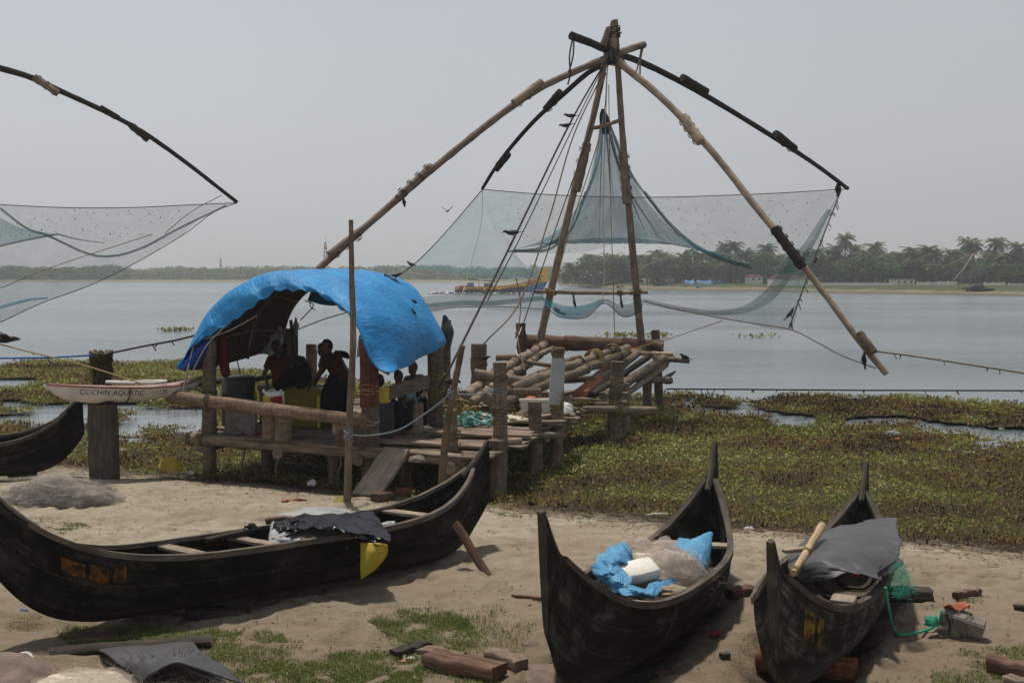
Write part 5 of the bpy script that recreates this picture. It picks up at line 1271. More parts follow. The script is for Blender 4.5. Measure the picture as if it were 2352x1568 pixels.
    log((437, 880, 21), (440, 877, 21.2), .02, nm='peg'); log((418, 885, 20.4), (520, 872, 22.6), .06, 'driftdark', nm='rail'); log((560, 875, 22.6), (640, 860, 23.2), .06, 'driftdark', nm='rail')
M['redpost0'] = wood('split_brown_post', (.06, .042, .032), (.15, .11, .085), (.27, .21, .165))
jetty()
# gangplank
m = MB(); a, b_ = W(838, 1138, 17.7), W(914, 1040, 18.42); m.plank(a, b_ + Vector((0, 0, .05)), .5, .08, jit=.012, seg=6); one(m, 'gangplank', 'bench', 'worn grey board ramp leading up from the sand to the jetty', 'plank')
# ---------------------------------------------------------------- shelter
def shelter():
    r = thing('tarp_shelter', 'arched blue tarpaulin roof over the landward end of the jetty', 'shelter', PF(2.8, 1.6, DZ))
    low = [(404, 846, 20.1), (440, 800, 20.0), (478, 772, 19.9), (520, 748, 19.8), (560, 722, 19.7), (600, 692, 19.6), (640, 668, 19.5), (676, 669, 19.3), (722, 674, 19.1), (770, 698, 18.9), (806, 728, 18.7), (824, 757, 18.6), (846, 812, 18.5), (867, 843, 18.45), (894, 856, 18.4)]
    fr = [(418, 850, 20.25), (446, 780, 20.25), (470, 726, 20.25), (505, 688, 20.2), (540, 661, 20.1), (585, 640, 20), (636, 628, 19.9), (672, 634, 19.7), (727, 654, 19.4), (776, 682, 19.1), (812, 716, 18.8), (830, 750, 18.6), (852, 808, 18.5), (872, 842, 18.45), (897, 856, 18.4)]
    m1 = [(470, 845, 20.9), (490, 770, 20.9), (515, 715, 20.9), (550, 675, 20.9), (590, 645, 20.8), (640, 627, 20.7), (690, 621, 20.6), (745, 622, 20.4), (800, 636, 20.1), (848, 664, 19.8), (886, 706, 19.5), (908, 750, 19.3), (922, 800, 19.2), (926, 828, 19.15), (925, 846, 19.1)]
    m2 = [(560, 820, 22), (570, 750, 22), (590, 705, 22), (620, 668, 22), (660, 640, 21.9), (705, 625, 21.8), (755, 620, 21.6), (812, 623, 21.4), (862, 635, 21.1), (905, 660, 20.9), (940, 700, 20.6), (962, 745, 20.4), (970, 790, 20.3), (966, 815, 20.25), (960, 826, 20.2)]
    rr = [(640, 790, 22.8), (648, 745, 22.8), (662, 705, 22.8), (690, 668, 22.8), (725, 642, 22.7), (765, 627, 22.6), (807, 622, 22.5), (862, 626, 22.3), (912, 641, 22.1), (955, 667, 21.9), (987, 712, 21.7), (1010, 752, 21.5), (1022, 780, 21.4), (1020, 793, 21.35), (1012, 798, 21.3)]
    rows = [low, [tuple((a + b) / 2 for a, b in zip(p, q)) for p, q in zip(low, fr)], fr, m1, m2, rr]
    rows[1] = [(x - 1, y + 1, Y - .12) for x, y, Y in rows[1]]
    g = surf(rows, 90, 48, .07, 1.5, 3, (.2, -1, .5))
    # slack folds radiating across the front flap, fluttering hem
    for i in range(16):
        for k in range(90):
            f = (1 - i / 16); u = k / 89
            am = .03 * f * (1 if u < .75 else .4)
            g[i][k] = g[i][k] + Vector((0, -am * math.sin(k * .85 + i * .25) - am * .6 * math.sin(k * 1.9), am * .7 * math.sin(k * 1.25 + i * .3)))
    for i in range(48):
        for k in range(60, 90):
            am = .03 * (k - 60) / 30
            g[i][k] = g[i][k] + Vector((am * math.sin(i * .55 + k * .1), -am * math.sin(i * .8 + k * .12) * 1.4, 0))
    m = MB(); m.grid(g); t = m.build('tarpaulin', 'tarp', r); solid(t, .012)
    for (px, py, Y, s_) in ((893, 640, 21.75, .12), (908, 646, 21.6, .1), (900, 643, 21.7, .07), (952, 692, 20.85, .06), (948, 714, 20.5, .07), (937, 700, 20.6, .04)):
        q = W(px, py, Y - .06); m = MB(); m.ball(q, s_, s_ * .7, s_ * .35, 9, 5, .35, Matrix.Rotation(.7, 3, 'Y')); m.build('tear', 'greenglass', t)
    # drooping left corner
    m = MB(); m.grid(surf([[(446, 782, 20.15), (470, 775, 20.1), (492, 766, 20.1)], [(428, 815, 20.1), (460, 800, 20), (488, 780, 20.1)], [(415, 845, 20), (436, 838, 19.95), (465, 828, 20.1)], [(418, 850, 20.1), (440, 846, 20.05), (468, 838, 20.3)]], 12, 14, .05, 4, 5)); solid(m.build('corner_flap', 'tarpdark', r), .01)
    # rear hem seen from inside
    m = MB(); m.grid(surf([[(716, 664, 22.6), (740, 650, 22.6), (768, 656, 22.5), (790, 680, 22.4)], [(706, 690, 22.5), (740, 700, 22.5), (770, 702, 22.4), (790, 700, 22.3)]], 12, 6, .05, 4, 6)); solid(m.build('rear_flap', 'tarp', r), .01)
    # woven mat lining on bamboo ribs
    def ins(row, c, k): return [((x - c[0]) * k + c[0], (y - c[1]) * k + c[1], Y) for x, y, Y in row]
    lr = [ins(fr[:8], (640, 830), .955), ins(m1[:9], (690, 830), .955), ins(m2[:9], (770, 830), .955), ins(rr[:8], (815, 830), .96)]
    lr = [[tuple(c) for c in catmull(q, 9)] for q in lr]
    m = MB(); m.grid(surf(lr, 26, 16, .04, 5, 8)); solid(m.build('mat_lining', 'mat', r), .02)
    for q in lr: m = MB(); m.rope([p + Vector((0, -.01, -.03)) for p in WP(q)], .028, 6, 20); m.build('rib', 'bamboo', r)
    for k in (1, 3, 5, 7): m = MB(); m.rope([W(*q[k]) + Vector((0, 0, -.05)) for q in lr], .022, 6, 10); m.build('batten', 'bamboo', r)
    full = [[tuple(c) for c in catmull(ins(q, c0, .985), 12)] for q, c0 in ((fr, (640, 830)), (rr, (815, 830)))]
    for q in full: m = MB(); m.rope([p + Vector((0, .05, -.02)) for p in WP(q)], .03, 6, 30); m.build('hoop', 'bamboo', r)
    # support stake at the back, tie cords
    m = MB(); m.tube(WP([(668, 735, 22.7), (674, 800, 22.6), (676, 880, 22.5)]), .03, 6, .1); m.build('stake', 'driftdark', r)
    for pts in ([(446, 782, 20.1), (436, 830, 19.95), (424, 885, 19.85), (424, 905, 19.8)], [(448, 785, 20.1), (430, 850, 19.9), (420, 900, 19.8)], [(520, 745, 19.8), (470, 800, 19.85), (430, 880, 19.8)], [(446, 784, 20.05), (520, 762, 19.9), (590, 725, 19.8)]):
        m = MB(); m.rope(WP(pts), .012, 5, 10); m.build('tie_cord', 'wrope', r)
    for pts in ([(700, 690, 22.4), (720, 700, 22.4), (705, 720, 22.4), (690, 735, 22.4)], [(720, 668, 22.4), (712, 700, 22.4), (724, 712, 22.3)], [(530, 770, 21), (545, 830, 21), (552, 860, 21)]):
        m = MB(); m.rope(WP(pts), .01, 4, 12); m.build('loose_twine', 'drope', r)
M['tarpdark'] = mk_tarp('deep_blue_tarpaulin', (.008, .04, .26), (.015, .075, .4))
shelter()
# sacks and cloths under the roof
def drape(name, rows, nu, nv, mat, label, cat, th=.012, wr=.06, ws=4, seed=1, group=None):
    m = MB(); m.grid(surf(rows, nu, nv, wr, ws, seed)); o = one(m, name, mat, label, cat, group); solid(o, th); return o
drape('sacking_cloth', [[(505, 770, 22.4), (560, 745, 22.6), (610, 735, 22.6), (650, 752, 22.7)], [(510, 800, 22.3), (560, 795, 22.4), (610, 800, 22.4), (648, 790, 22.6)], [(515, 815, 22.2), (545, 826, 22.2), (600, 812, 22.2), (625, 820, 22.4)]], 24, 12, 'lgrey', 'pale ragged sacking hung at the back under the blue roof', 'cloth', .02, .12)
drape('red_cloth', [[(498, 765, 20.8), (508, 766, 20.75), (518, 768, 20.8)], [(500, 810, 20.8), (512, 812, 20.7), (524, 814, 20.8)], [(508, 860, 20.8), (516, 868, 20.7), (528, 862, 20.8)]], 9, 14, 'darkred', 'dark red garment hanging beside the left front post of the shelter', 'garment', .02, .04)
drape('dark_green_cloth', [[(1018, 725, 22.8), (1022, 723, 22.75), (1026, 727, 22.8)], [(1013, 760, 22.8), (1026, 750, 22.65), (1036, 745, 22.8)], [(1015, 790, 22.8), (1028, 785, 22.6), (1042, 763, 22.8)], [(1024, 800, 22.8), (1032, 802, 22.65), (1036, 790, 22.8)]], 10, 14, 'greenglass', 'dark green net cloth draped over a post top right of the shelter', 'cloth', .02, .1)
drape('white_cloth', [[(826, 770, 20.4), (832, 768, 20.3), (840, 770, 20.4)], [(822, 800, 20.4), (831, 800, 20.3), (840, 800, 20.4)], [(820, 820, 20.4), (830, 818, 20.3), (840, 816, 20.4)]], 8, 10, 'lgrey', 'pale cloth strip hanging between the tall pole and the red post', 'cloth', .015, .05)
m = MB(); p = W(657, 790, 23.2); m.box(p, .5, .06, .62, .1); one(m, 'dark_board', 'dgrey', 'dark upright board behind the seated people under the roof', 'board', None, False)
# ice box
def icebox():
    a = W(583, 988, 21.6); a.z = DZ + .03; b_ = W(738, 988, 21.0); b_.z = DZ + .03
    c = (a + b_) / 2; d = (b_ - a); L = d.length; rz = math.atan2(d.y, d.x); z1 = W(660, 893, 21.2).z; h = z1 - a.z
    r = thing('ice_box', 'big dull yellow insulated fish box serving as a seat under the roof', 'box', c)
    n = Vector((-d.y, d.x, 0)).normalized() * .42; c2 = c + n
    m = MB(); m.box(c2 + Vector((0, 0, h * .44)), L, .84, h * .88, rz); m.build('box_body', 'icebox', r, False)
    m = MB(); m.box(c2 + Vector((0, 0, h * .94)), L + .05, .9, h * .115, rz); m.build('lid', 'icebox', r, False)
    for t in (-.47, .47): m = MB(); m.box(c2 - n * 1.03 + d * t + Vector((0, 0, h * .44)), .07, .03, h * .86, rz); m.build('corner_strip', 'yplastic', r, False)
    m = MB(); m.box(c2 + Vector((-.2, .1, h * 1.005)), L * .8, .7, .03, rz); m.build('white_sheet', 'lgrey', r, False)
    return c2, a.z + h
IBC, IBZ = icebox()
def bag():
    p = W(628, 916, 19.6); r = thing('carrier_bag', 'plastic carrier bag, yellow and red with white top, behind the rail log', 'bag', p)
    for x0, x1, mt, nm in ((-.165, -.02, 'yplastic', 'yellow_panel'), (-.02, .165, 'red', 'red_panel')):
        rows = [[p + Vector((x, -.06 - .05 * math.cos(x * 8) + .02 * math.sin(z * 20 + x * 30), z)) for x in np.linspace(x0, x1, 6)] for z in np.linspace(-.2, .06, 8)]
        m = MB(); m.grid(rows); solid(m.build(nm, mt, r), .008)
    rows = [[p + Vector((x, -.06 - .05 * math.cos(x * 8) + .015 * math.sin(x * 40), z + (.05 if abs(x) > .12 else -.02 * math.cos(x * 12)))) for x in np.linspace(-.165, .165, 13)] for z in np.linspace(.06, .12, 4)]
    m = MB(); m.grid(rows); solid(m.build('white_top', 'white', r), .008)
    m = MB(); m.tube([p + Vector((math.cos(a) * .07, -.09, .1 + math.sin(a) * .07)) for a in np.linspace(0, math.pi, 9)], .012, 5); m.build('handle', 'white', r)
    rows = [[p + Vector((x, .08 + .04 * math.cos(x * 8), z)) for x in np.linspace(-.165, .165, 8)] for z in np.linspace(-.2, .12, 6)]; m = MB(); m.grid(rows); solid(m.build('back_panel', 'white', r), .008)
bag()
def drum():
    p = W(548, 930, 21.6); r = thing('oil_drum', 'dark dented metal drum left of the yellow fish box', 'drum', (p.x, p.y, DZ)); zt = W(548, 868, 21.6).z; m = MB()
    m.tube([(p.x, p.y, DZ + .03 + (zt - DZ) * t) for t in (0, .02, .3, .32, .34, .65, .67, .69, .98, 1)], [.3, .31, .3, .32, .3, .3, .32, .3, .31, .29], 20, .01); m.build('drum_body', 'dgrey', r)
    m = MB(); m.tube([(p.x, p.y, zt + .03), (p.x, p.y, zt + .035)], [.27, .27], 20); m.build('lid', 'dgrey', r)
drum()
m = MB(); m.box(W(553, 968, 20.3), .6, .08, .5, -.2, tilt=-.12); one(m, 'grey_slab', 'stone', 'pale grey slab propped on the deck below the dark drum', 'slab', None, False)
def stump_seat(): 
    p = W(936, 955, 20.6); m = MB(); z = W(936, 926, 20.6).z; m.tube([(p.x, p.y, DZ + .03), (p.x, p.y, (DZ + z) / 2), (p.x, p.y, z)], [.3, .28, .285], 16, .02)
    one(m, 'palm_stump', 'palmpost', 'thick palm stump seat under the person in the pale blue shirt', 'stump', None, True, (p.x, p.y, DZ)); return Vector((p.x, p.y, z))
SS = stump_seat()
p = W(884, 970, 19.7); m = MB(); m.box((p.x, p.y, DZ + .34), .3, .28, .62, .2); one(m, 'grey_crate', 'dgrey', 'tall dark crate standing behind the red painted post', 'crate', None, False)
p = W(882, 908, 19.4); m = MB(); m.tube([p + Vector((0, 0, -.12)), p + Vector((0, 0, .11)), p + Vector((0, 0, .13)), p + Vector((0, 0, .1))], [.07, .09, .095, .08], 12); one(m, 'yellow_mug', 'yplastic', 'small yellow plastic pot hung beside the red painted post', 'pot', None, True, p)
m = MB(); p = PF(4.3, .35, DZ + .05); m.grid(surf([[p + Vector((x, y, .03 * math.sin(x * 20))) for x in np.linspace(-.2, .2, 5)] for y in np.linspace(-.08, .1, 3)], 12, 6, .02, 8, 3)); solid(one(m, 'red_rag', 'red', 'small red rag lying on the deck left of the rail stumps', 'rag'), .01)
# ================================================================ people on the jetty
def person(label, J, face, shirt, lower, skirt=None, band=None, hairlong=0, sleeve=.6, s=1.0):
    """J: joints in world space; face: where the head looks; one continuous body mesh, clothes and hair as children"""
    J = {k: (W(*v) if not isinstance(v, Vector) else v) for k, v in J.items()}
    r = thing('person', label, 'person', (J['pelvis'].x, J['pelvis'].y, DZ))
    f = Vector(face).normalized(); up = Vector((0, 0, 1)); sd = f.cross(up).normalized(); f2 = sd.cross(Vector((0, 0, -1))).normalized()
    hd = J['head']; m = MB()
    ch = (J['sl'] + J['sr']) / 2
    def tor(k, g=0): 
        P = catmull([J['pelvis'] - (ch - J['pelvis']).normalized() * .06, J['pelvis'], (J['pelvis'] + ch) / 2, ch - (ch - J['pelvis']) * .12, ch + (hd - ch) * .1], 12)
        rr = np.interp(np.linspace(0, 1, 12), [0, .15, .45, .8, 1], [.12, .155, .125, .145, .07]) * s
        k.tube(P, [q + g for q in rr], 12)
    tor(m)
    for a in ('sl', 'sr'): m.tube([ch + (J[a] - ch) * t for t in (0, .5, 1)], [.085 * s, .075 * s, .06 * s], 8); m.ball(J[a], .064 * s)
    m.tube([ch + (hd - ch) * t for t in (.05, .4, .75)], [.06 * s, .05 * s, .05 * s], 8)
    def limb(k, a, b, c, r0, r1, r2, g=0, u=1):
        A, B, C = J[a], J[b], J[c]
        k.tube(catmull([A, A + (B - A) * .5, B], 6), [(r0 + (r1 - r0) * t) + g for t in np.linspace(0, 1, 6)], 8)
        k.ball(B, r1 + g)
        if u: k.tube(catmull([B, B + (C - B) * .4, C], 6), [r1 * .98 + g, r1 * 1.05 + g, (r1 + r2) / 2 + g, r2 * 1.1 + g, r2 + g, r2 + g], 8)
    for q in 'lr':
        limb(m, 's' + q, 'e' + q, 'w' + q, .052 * s, .042 * s, .028 * s)
        limb(m, 'h' + q, 'k' + q, 'a' + q, .09 * s, .062 * s, .04 * s)
        # hand: palm, five unequal bent fingers
        wv = J['w' + q]; d = (wv - J['e' + q]).normalized(); d = (d + Vector((0, 0, -.25))).normalized(); sv = d.cross(up).normalized() if abs(d.z) < .95 else Vector((1, 0, 0)); nv = sv.cross(d)
        m.tube([wv, wv + d * .045, wv + d * .09], [.028, .04, .034], 8, flat=.55)
        for i, ln in enumerate((.068, .078, .072, .055)):
            b0 = wv + d * .085 + sv * (.03 - .02 * i); m.tube([b0, b0 + d * ln * .55 - nv * .008, b0 + d * ln - nv * .03], [.0105, .01, .0085], 6)
        b0 = wv + d * .03 + sv * .036; m.tube([b0, b0 + d * .03 + sv * .03, b0 + d * .062 + sv * .034 - nv * .012], [.013, .0115, .0095], 6)
        fv = f2 if q + 'f' not in J else J[q + 'f']; ak = J['a' + q]
        m.tube([ak - f2 * .05 + up * -.02, ak + f2 * .04 + up * -.035, ak + f2 * .15 + up * -.05], [.042, .045, .03], 8, flat=.7)
    rot = Matrix((sd, f, sd.cross(f) * -1 if sd.cross(f).z < 0 else sd.cross(f))).transposed()
    m.ball(hd, .075 * s, .092 * s, .115 * s, 14, 10, rot=rot)
    u2 = rot @ Vector((0, 0, 1))
    m.ball(hd + f * .06 - u2 * .055, .05 * s, .05 * s, .05 * s, rot=rot)
    m.tube([hd + f * .085 + u2 * .02, hd + f * .108 - u2 * .012, hd + f * .088 - u2 * .022], [.012, .018, .014], 6)
    for e in (-1, 1): m.ball(hd + sd * (e * .076), .014, .026, .034, rot=rot)
    for e in (0, 1): m.tube([hd + f * .083 - u2 * (.05 + .014 * e) - sd * .024, hd + f * .094 - u2 * (.05 + .014 * e), hd + f * .083 - u2 * (.05 + .014 * e) + sd * .024], [.006, .009, .006], 5)
    remesh(m.build('body', 'skin', r), .011, 3)
    for e in (-1, 1): k = MB(); k.ball(hd + f * .082 + u2 * .012 + sd * (e * .032), .013, .011, .01, 8, 6, rot=rot); k.build('eye', 'hair', r)
    k = MB(); tor(k, .024)
    for q in 'lr':
        A, B = J['s' + q], J['e' + q]; k.ball(A, .085 * s); k.tube([ch + (A - ch) * .3, A, A + (B - A) * sleeve], [.1 * s, .085 * s, .075 * s], 10)
    remesh(k.build('shirt', cloth('shirt_cloth', shirt), r), .016, 5)
    k = MB(); lo = cloth('lower_cloth', lower)
    if skirt:
        P = [W(*v) if not isinstance(v[0], Vector) else v[0] for v in skirt[0]]
        g = []
        for p, (rx, ry) in zip(P, skirt[1]):
            g.append([p + Vector((rx * math.cos(t), ry * math.sin(t), 0)) * (1 + .045 * math.sin(t * 9 + p.z * 3)) for t in np.linspace(0, 2 * math.pi, 37)])
        cols = [catmull([g[i][j] for i in range(len(g))], 14) for j in range(37)]
        k.grid([[Vector(cols[j][i]) for j in range(37)] for i in range(14)]); solid(k.build('skirt', lo, r), .012)
    else:
        k.ball(J['pelvis'], .16 * s, .15 * s, .13 * s)
        for q in 'lr': k.ball(J['h' + q], .115 * s); limb(k, 'h' + q, 'k' + q, 'a' + q, .09 * s, .065 * s, .052 * s, .022)
        remesh(k.build('trousers', lo, r), .016, 5)
    k = MB()
    k.ball(hd - f * .014 + u2 * .022, .084 * s, .096 * s, .112 * s, 16, 12, .015, rot)
    h = k.build('hair', 'hair', r)
    # keep the face free of hair
    bm = bmesh.new(); bm.from_mesh(h.data); o0 = wloc(r)
    dl = [v for v in bm.verts if (v.co + o0 - hd).dot(f) > .018 and (v.co + o0 - hd).dot(u2) < .055]
    bmesh.ops.delete(bm, geom=dl, context='VERTS'); bm.to_mesh(h.data); bm.free()
    if hairlong:
        k = MB(); P = [W(*v) for v in hairlong]; k.tube(catmull(P, 8), [.03, .045, .05, .055, .06, .055, .04, .015], 8, .2); k.build('ponytail', 'hair', r)
    if band: k = MB(); k.tube([hd + rot @ Vector((math.cos(a) * .086, math.sin(a) * .1, .05)) for a in np.linspace(0, 2 * math.pi, 17)], .016, 6); k.build('headband', cloth('band_cloth', band), r)
    return r
Yb = 21.35
person('person in a dark orange shirt sitting on the fish box, leaning on one straight arm', dict(
    head=(636, 797, Yb), pelvis=(646, 880, Yb), sl=(622, 826, Yb - .1), sr=(650, 822, Yb + .16), el=(607, 858, Yb - .18), wl=(615, 886, Yb - .22), er=(668, 846, Yb + .1), wr=(688, 862, Yb),
    hl=(643, 884, Yb - .1), hr=(650, 882, Yb + .12), kl=(690, 848, Yb - .1), kr=(696, 858, Yb + .14), al=(690, 893, Yb - .12), ar=(700, 893, Yb + .1)), (.85, .5, -.1), (.085, .02, .007), (.015, .015, .018), sleeve=.65)
person('person in grey with an orange headband sitting with arms folded on one raised knee', dict(
    head=(656, 806, Yb + .55), pelvis=(664, 880, Yb + .5), sl=(650, 832, Yb + .4), sr=(678, 824, Yb + .65), el=(686, 838, Yb + .35), wl=(700, 832, Yb + .35), er=(702, 828, Yb + .65), wr=(706, 838, Yb + .4),
    hl=(664, 884, Yb + .4), hr=(672, 882, Yb + .6), kl=(700, 840, Yb + .35), kr=(704, 846, Yb + .6), al=(702, 886, Yb + .35), ar=(712, 888, Yb + .6)), (.3, -.9, -.1), (.06, .06, .065), (.02, .02, .025), band=(.3, .06, .035), sleeve=.9)
Yc = 21.1
person('person in orange bending over the fish box with one arm reaching down', dict(
    head=(752, 795, Yc), pelvis=(782, 868, Yc), sl=(744, 826, Yc - .12), sr=(776, 818, Yc + .14), el=(734, 856, Yc - .2), wl=(714, 880, Yc - .1), er=(782, 846, Yc + .2), wr=(772, 872, Yc + .12),
    hl=(774, 872, Yc - .08), hr=(788, 872, Yc + .1), kl=(766, 925, Yc - .06), kr=(786, 925, Yc + .1), al=(768, 978, Yc - .02), ar=(790, 976, Yc + .14)), (-.85, -.1, -.5), (.065, .022, .009), (.01, .01, .016),
    skirt=([(779, 858, Yc), (774, 890, Yc), (771, 925, Yc), (768, 948, Yc)], [(.16, .15), (.24, .2), (.27, .22), (.29, .24)]))
person('person in a pale mauve top standing behind the bending one, ponytail flying', dict(
    head=(741, 803, Yc + .6), pelvis=(794, 872, Yc + .5), sl=(756, 826, Yc + .45), sr=(772, 822, Yc + .75), el=(742, 850, Yc + .4), wl=(728, 872, Yc + .5), er=(770, 850, Yc + .8), wr=(756, 868, Yc + .8),
    hl=(790, 876, Yc + .4), hr=(798, 876, Yc + .6), kl=(790, 930, Yc + .42), kr=(800, 930, Yc + .6), al=(792, 982, Yc + .42), ar=(804, 982, Yc + .6)), (-.85, -.1, -.4), (.2, .18, .25), (.03, .028, .028), hairlong=[(768, 808, Yc + .6), (782, 812, Yc + .6), (794, 816, Yc + .6), (801, 824, Yc + .6)])
Ye = 20.7
person('person in a pale blue shirt sitting on the palm stump looking at a dark object', dict(
    head=(915, 866, Ye), pelvis=(936, 922, Ye + .1), sl=(908, 892, Ye - .1), sr=(940, 888, Ye + .14), el=(902, 920, Ye - .2), wl=(922, 926, Ye - .36), er=(950, 918, Ye + .02), wr=(934, 918, Ye - .3),
    hl=(926, 926, Ye), hr=(944, 926, Ye + .12), kl=(916, 932, Ye - .42), kr=(940, 932, Ye - .36), al=(918, 985, Ye - .4), ar=(938, 986, Ye - .36)), (-.3, -.8, -.5), (.2, .44, .48), (.02, .02, .026), sleeve=.7)
person('person in dark clothes sitting at the back behind the pale blue shirt', dict(
    head=(948, 845, 21.9), pelvis=(958, 918, 22), sl=(936, 872, 21.9), sr=(966, 868, 22.1), el=(928, 900, 21.8), wl=(942, 916, 21.6), er=(976, 898, 22), wr=(966, 914, 21.7),
    hl=(952, 922, 21.9), hr=(966, 922, 22.1), kl=(950, 918, 21.5), kr=(972, 918, 21.6), al=(952, 972, 21.5), ar=(972, 970, 21.6)), (-.5, -.6, -.2), (.03, .03, .035), (.025, .025, .03), sleeve=.9)
person('person in a white shirt sitting with back turned behind the red painted post', dict(
    head=(872, 876, 20.3), pelvis=(866, 948, 20.3), sl=(852, 904, 20.25), sr=(880, 902, 20.35), el=(840, 926, 20.2), wl=(848, 944, 20.5), er=(888, 926, 20.4), wr=(882, 942, 20.6),
    hl=(860, 952, 20.25), hr=(874, 952, 20.35), kl=(852, 948, 20.7), kr=(880, 946, 20.75), al=(852, 985, 20.8), ar=(880, 984, 20.85)), (.1, 1, -.1), (.5, .47, .55), (.05, .03, .03), sleeve=.7)
p = W(929, 914, 20.25); m = MB(); m.box(p, .07, .02, .14, .3, tilt=.5); one(m, 'dark_object', 'dgrey', 'dark flat object held by the person in the pale blue shirt', 'object', None, False)
m = MB(); z0 = DZ + .04
for (x, y, Y) in ((866, 975, 20.35),): m.box((W(x, y, Y).x, Y + .05, DZ + .2), .4, .36, .36, .1)
one(m, 'low_box', 'dgrey', 'low box seat under the person in the white shirt', 'box', None, False)
m = MB(); q = W(958, 945, 22.05); m.box((q.x, q.y, (DZ + q.z + .1) / 2 + .02), .5, .36, q.z + .08 - DZ, .1); one(m, 'bench_box', 'driftdark', 'dark bench box under the person at the back in dark clothes', 'box', None, False)

# ================================================================ things lying about the jetty
def heap_ropes(name, c, rx, ry, n, mat, label, rad=.014, hz=.16, seed=1, loops=1, cat='rope'):
    rr = random.Random(seed); m = MB()
    for k in range(n):
        a0 = rr.uniform(0, 6.28); q = Vector((c.x + rr.gauss(0, rx * .38), c.y + rr.gauss(0, ry * .38), c.z)); w_ = rr.uniform(.1, .3); h = rr.uniform(.01, hz)
        pts = [q + Vector((math.cos(a0 + t) * w_ * (1 + .3 * math.sin(3 * t)), math.sin(a0 + t) * w_ * .8, h * (.6 + .4 * math.sin(2 * t + k)))) for t in np.linspace(0, rr.uniform(2, 6.5) * loops, 16)]
        m.tube(pts, rad, 5, cap=False)
    return one(m, name, mat, label, cat, None, True, c)
p = W(1068, 960, 21.6); p.z = DZ + .04; heap_ropes('rope_coil', p, .75, .6, 14, 'teal', 'coil of teal rope on the jetty deck beside the bamboo stake', .022, .22, 3, 1.4)
for (px, py, Y, w_, n, sd, lb) in ((1130, 945, 22.2, 1.3, 46, 4, 'yellow coir rope heap spread on the deck behind the ringed post'), (1035, 895, 22.6, .6, 36, 5, 'thick yellow rope pile heaped beside the dark shelter post'), (1210, 925, 23.6, 1.1, 30, 6, 'loose yellow rope tangle left of the white foam box')):
    p = W(px, py, Y); p.z = DZ + .05 if sd != 5 else DZ + .1; heap_ropes('rope_heap', p, w_, w_ * .8, n, 'yrope' if sd != 6 else 'rope', lb, .022, .3 if sd == 5 else .14, sd)
m = MB(); p = W(1130, 955, 22); p.z = DZ + .05
rows = [[p + Vector((x, y, .1 * max(0, 1 - (x / .7) ** 2 - (y / .5) ** 2) + .05 * float(fbm(x * 5, y * 5, 3)))) for x in np.linspace(-.75, .75, 16)] for y in np.linspace(-.5, .5, 10)]; m.grid(rows); solid(one(m, 'net_bundle', 'nettan', 'flat tan net bundle under the yellow rope on the deck', 'net'), .02)
def foam_box():
    p = W(1232, 936, 22.7); p.z = DZ + .05; r = thing('foam_box', 'broken white styrofoam fish box with ragged rim on the jetty', 'box', p)
    w_, d, h, t = .62, .46, .34, .05
    for nm, c, sx, sy in (('side', (0, -d / 2, h / 2), w_, t), ('side', (0, d / 2, h / 2), w_, t), ('end', (-w_ / 2 + t / 2, 0, h / 2), t, d - t), ('end', (w_ / 2 - t / 2, 0, h / 2), t, d - t)):
        m = MB(); m.box(p + Vector(c), sx, sy, h + R.uniform(-.03, .02)); m.build(nm, 'foam', r, False)
    m = MB(); m.box(p + Vector((0, 0, .02)), w_ - 2 * t, d - t, .04); m.build('bottom', 'foam', r, False)
    m = MB(); rows = [[p + Vector((x, -d / 2 - .03 + .02 * math.sin(x * 30), h + .02 + .03 * float(fbm(x * 9, 1, 4)) - .07 * k)) for x in np.linspace(-.33, .33, 14)] for k in (0, 1)]; m.grid(rows); solid(m.build('torn_rim', 'foam', r), .03)
    return p
fbp = foam_box()
m = MB(); m.ball(fbp + Vector((-.1, -.02, .34)), .12, .1, .06, jit=.03); one(m, 'orange_float', 'orange', 'orange round float lying in the white foam box', 'float')
def crumple(name, c, sx, sy, sz, mat, label, cat, seed=1, th=.008, nz=.5):
    m = MB(); c = Vector(c)
    n, k = 22, 14; vs = []
    for i in range(k + 1):
        th_ = math.pi / 2 * i / k; row = []
        for j in range(n + 1):
            ph = 2 * math.pi * j / n
            d = Vector((math.cos(ph) * math.cos(th_), math.sin(ph) * math.cos(th_), math.sin(th_)))
            q = 1 + nz * (float(fbm(d.x * 2.6 + seed * 3 + d.z, d.y * 2.6 + d.z * 2, seed, 4)) - .47) * 1.6
            row.append(c + Vector((d.x * sx * q, d.y * sy * q, d.z * sz * q)))
        row[-1] = row[0]; vs.append(row)
    m.grid(vs); o = one(m, name, mat, label, cat, None, True, c); return o
p = W(1298, 942, 23.2); p.z = DZ + .03; crumple('plastic_bag', p, .2, .18, .24, 'white', 'crumpled white plastic bag right of the grey sleeved post', 'bag', 3)
p = W(1205, 945, 22.3); p.z = DZ + .04; crumple('brown_stone', p, .2, .16, .18, 'brownstone', 'rounded brown stone at the left foot of the foam box', 'stone', 5, nz=.25)
p = W(958, 1052, 18.0); crumple('brown_lump', p - Vector((0, 0, .05)), .13, .1, .1, 'stone', 'greyish rounded stone wedged on the front log below the deck', 'stone', 6, nz=.25)
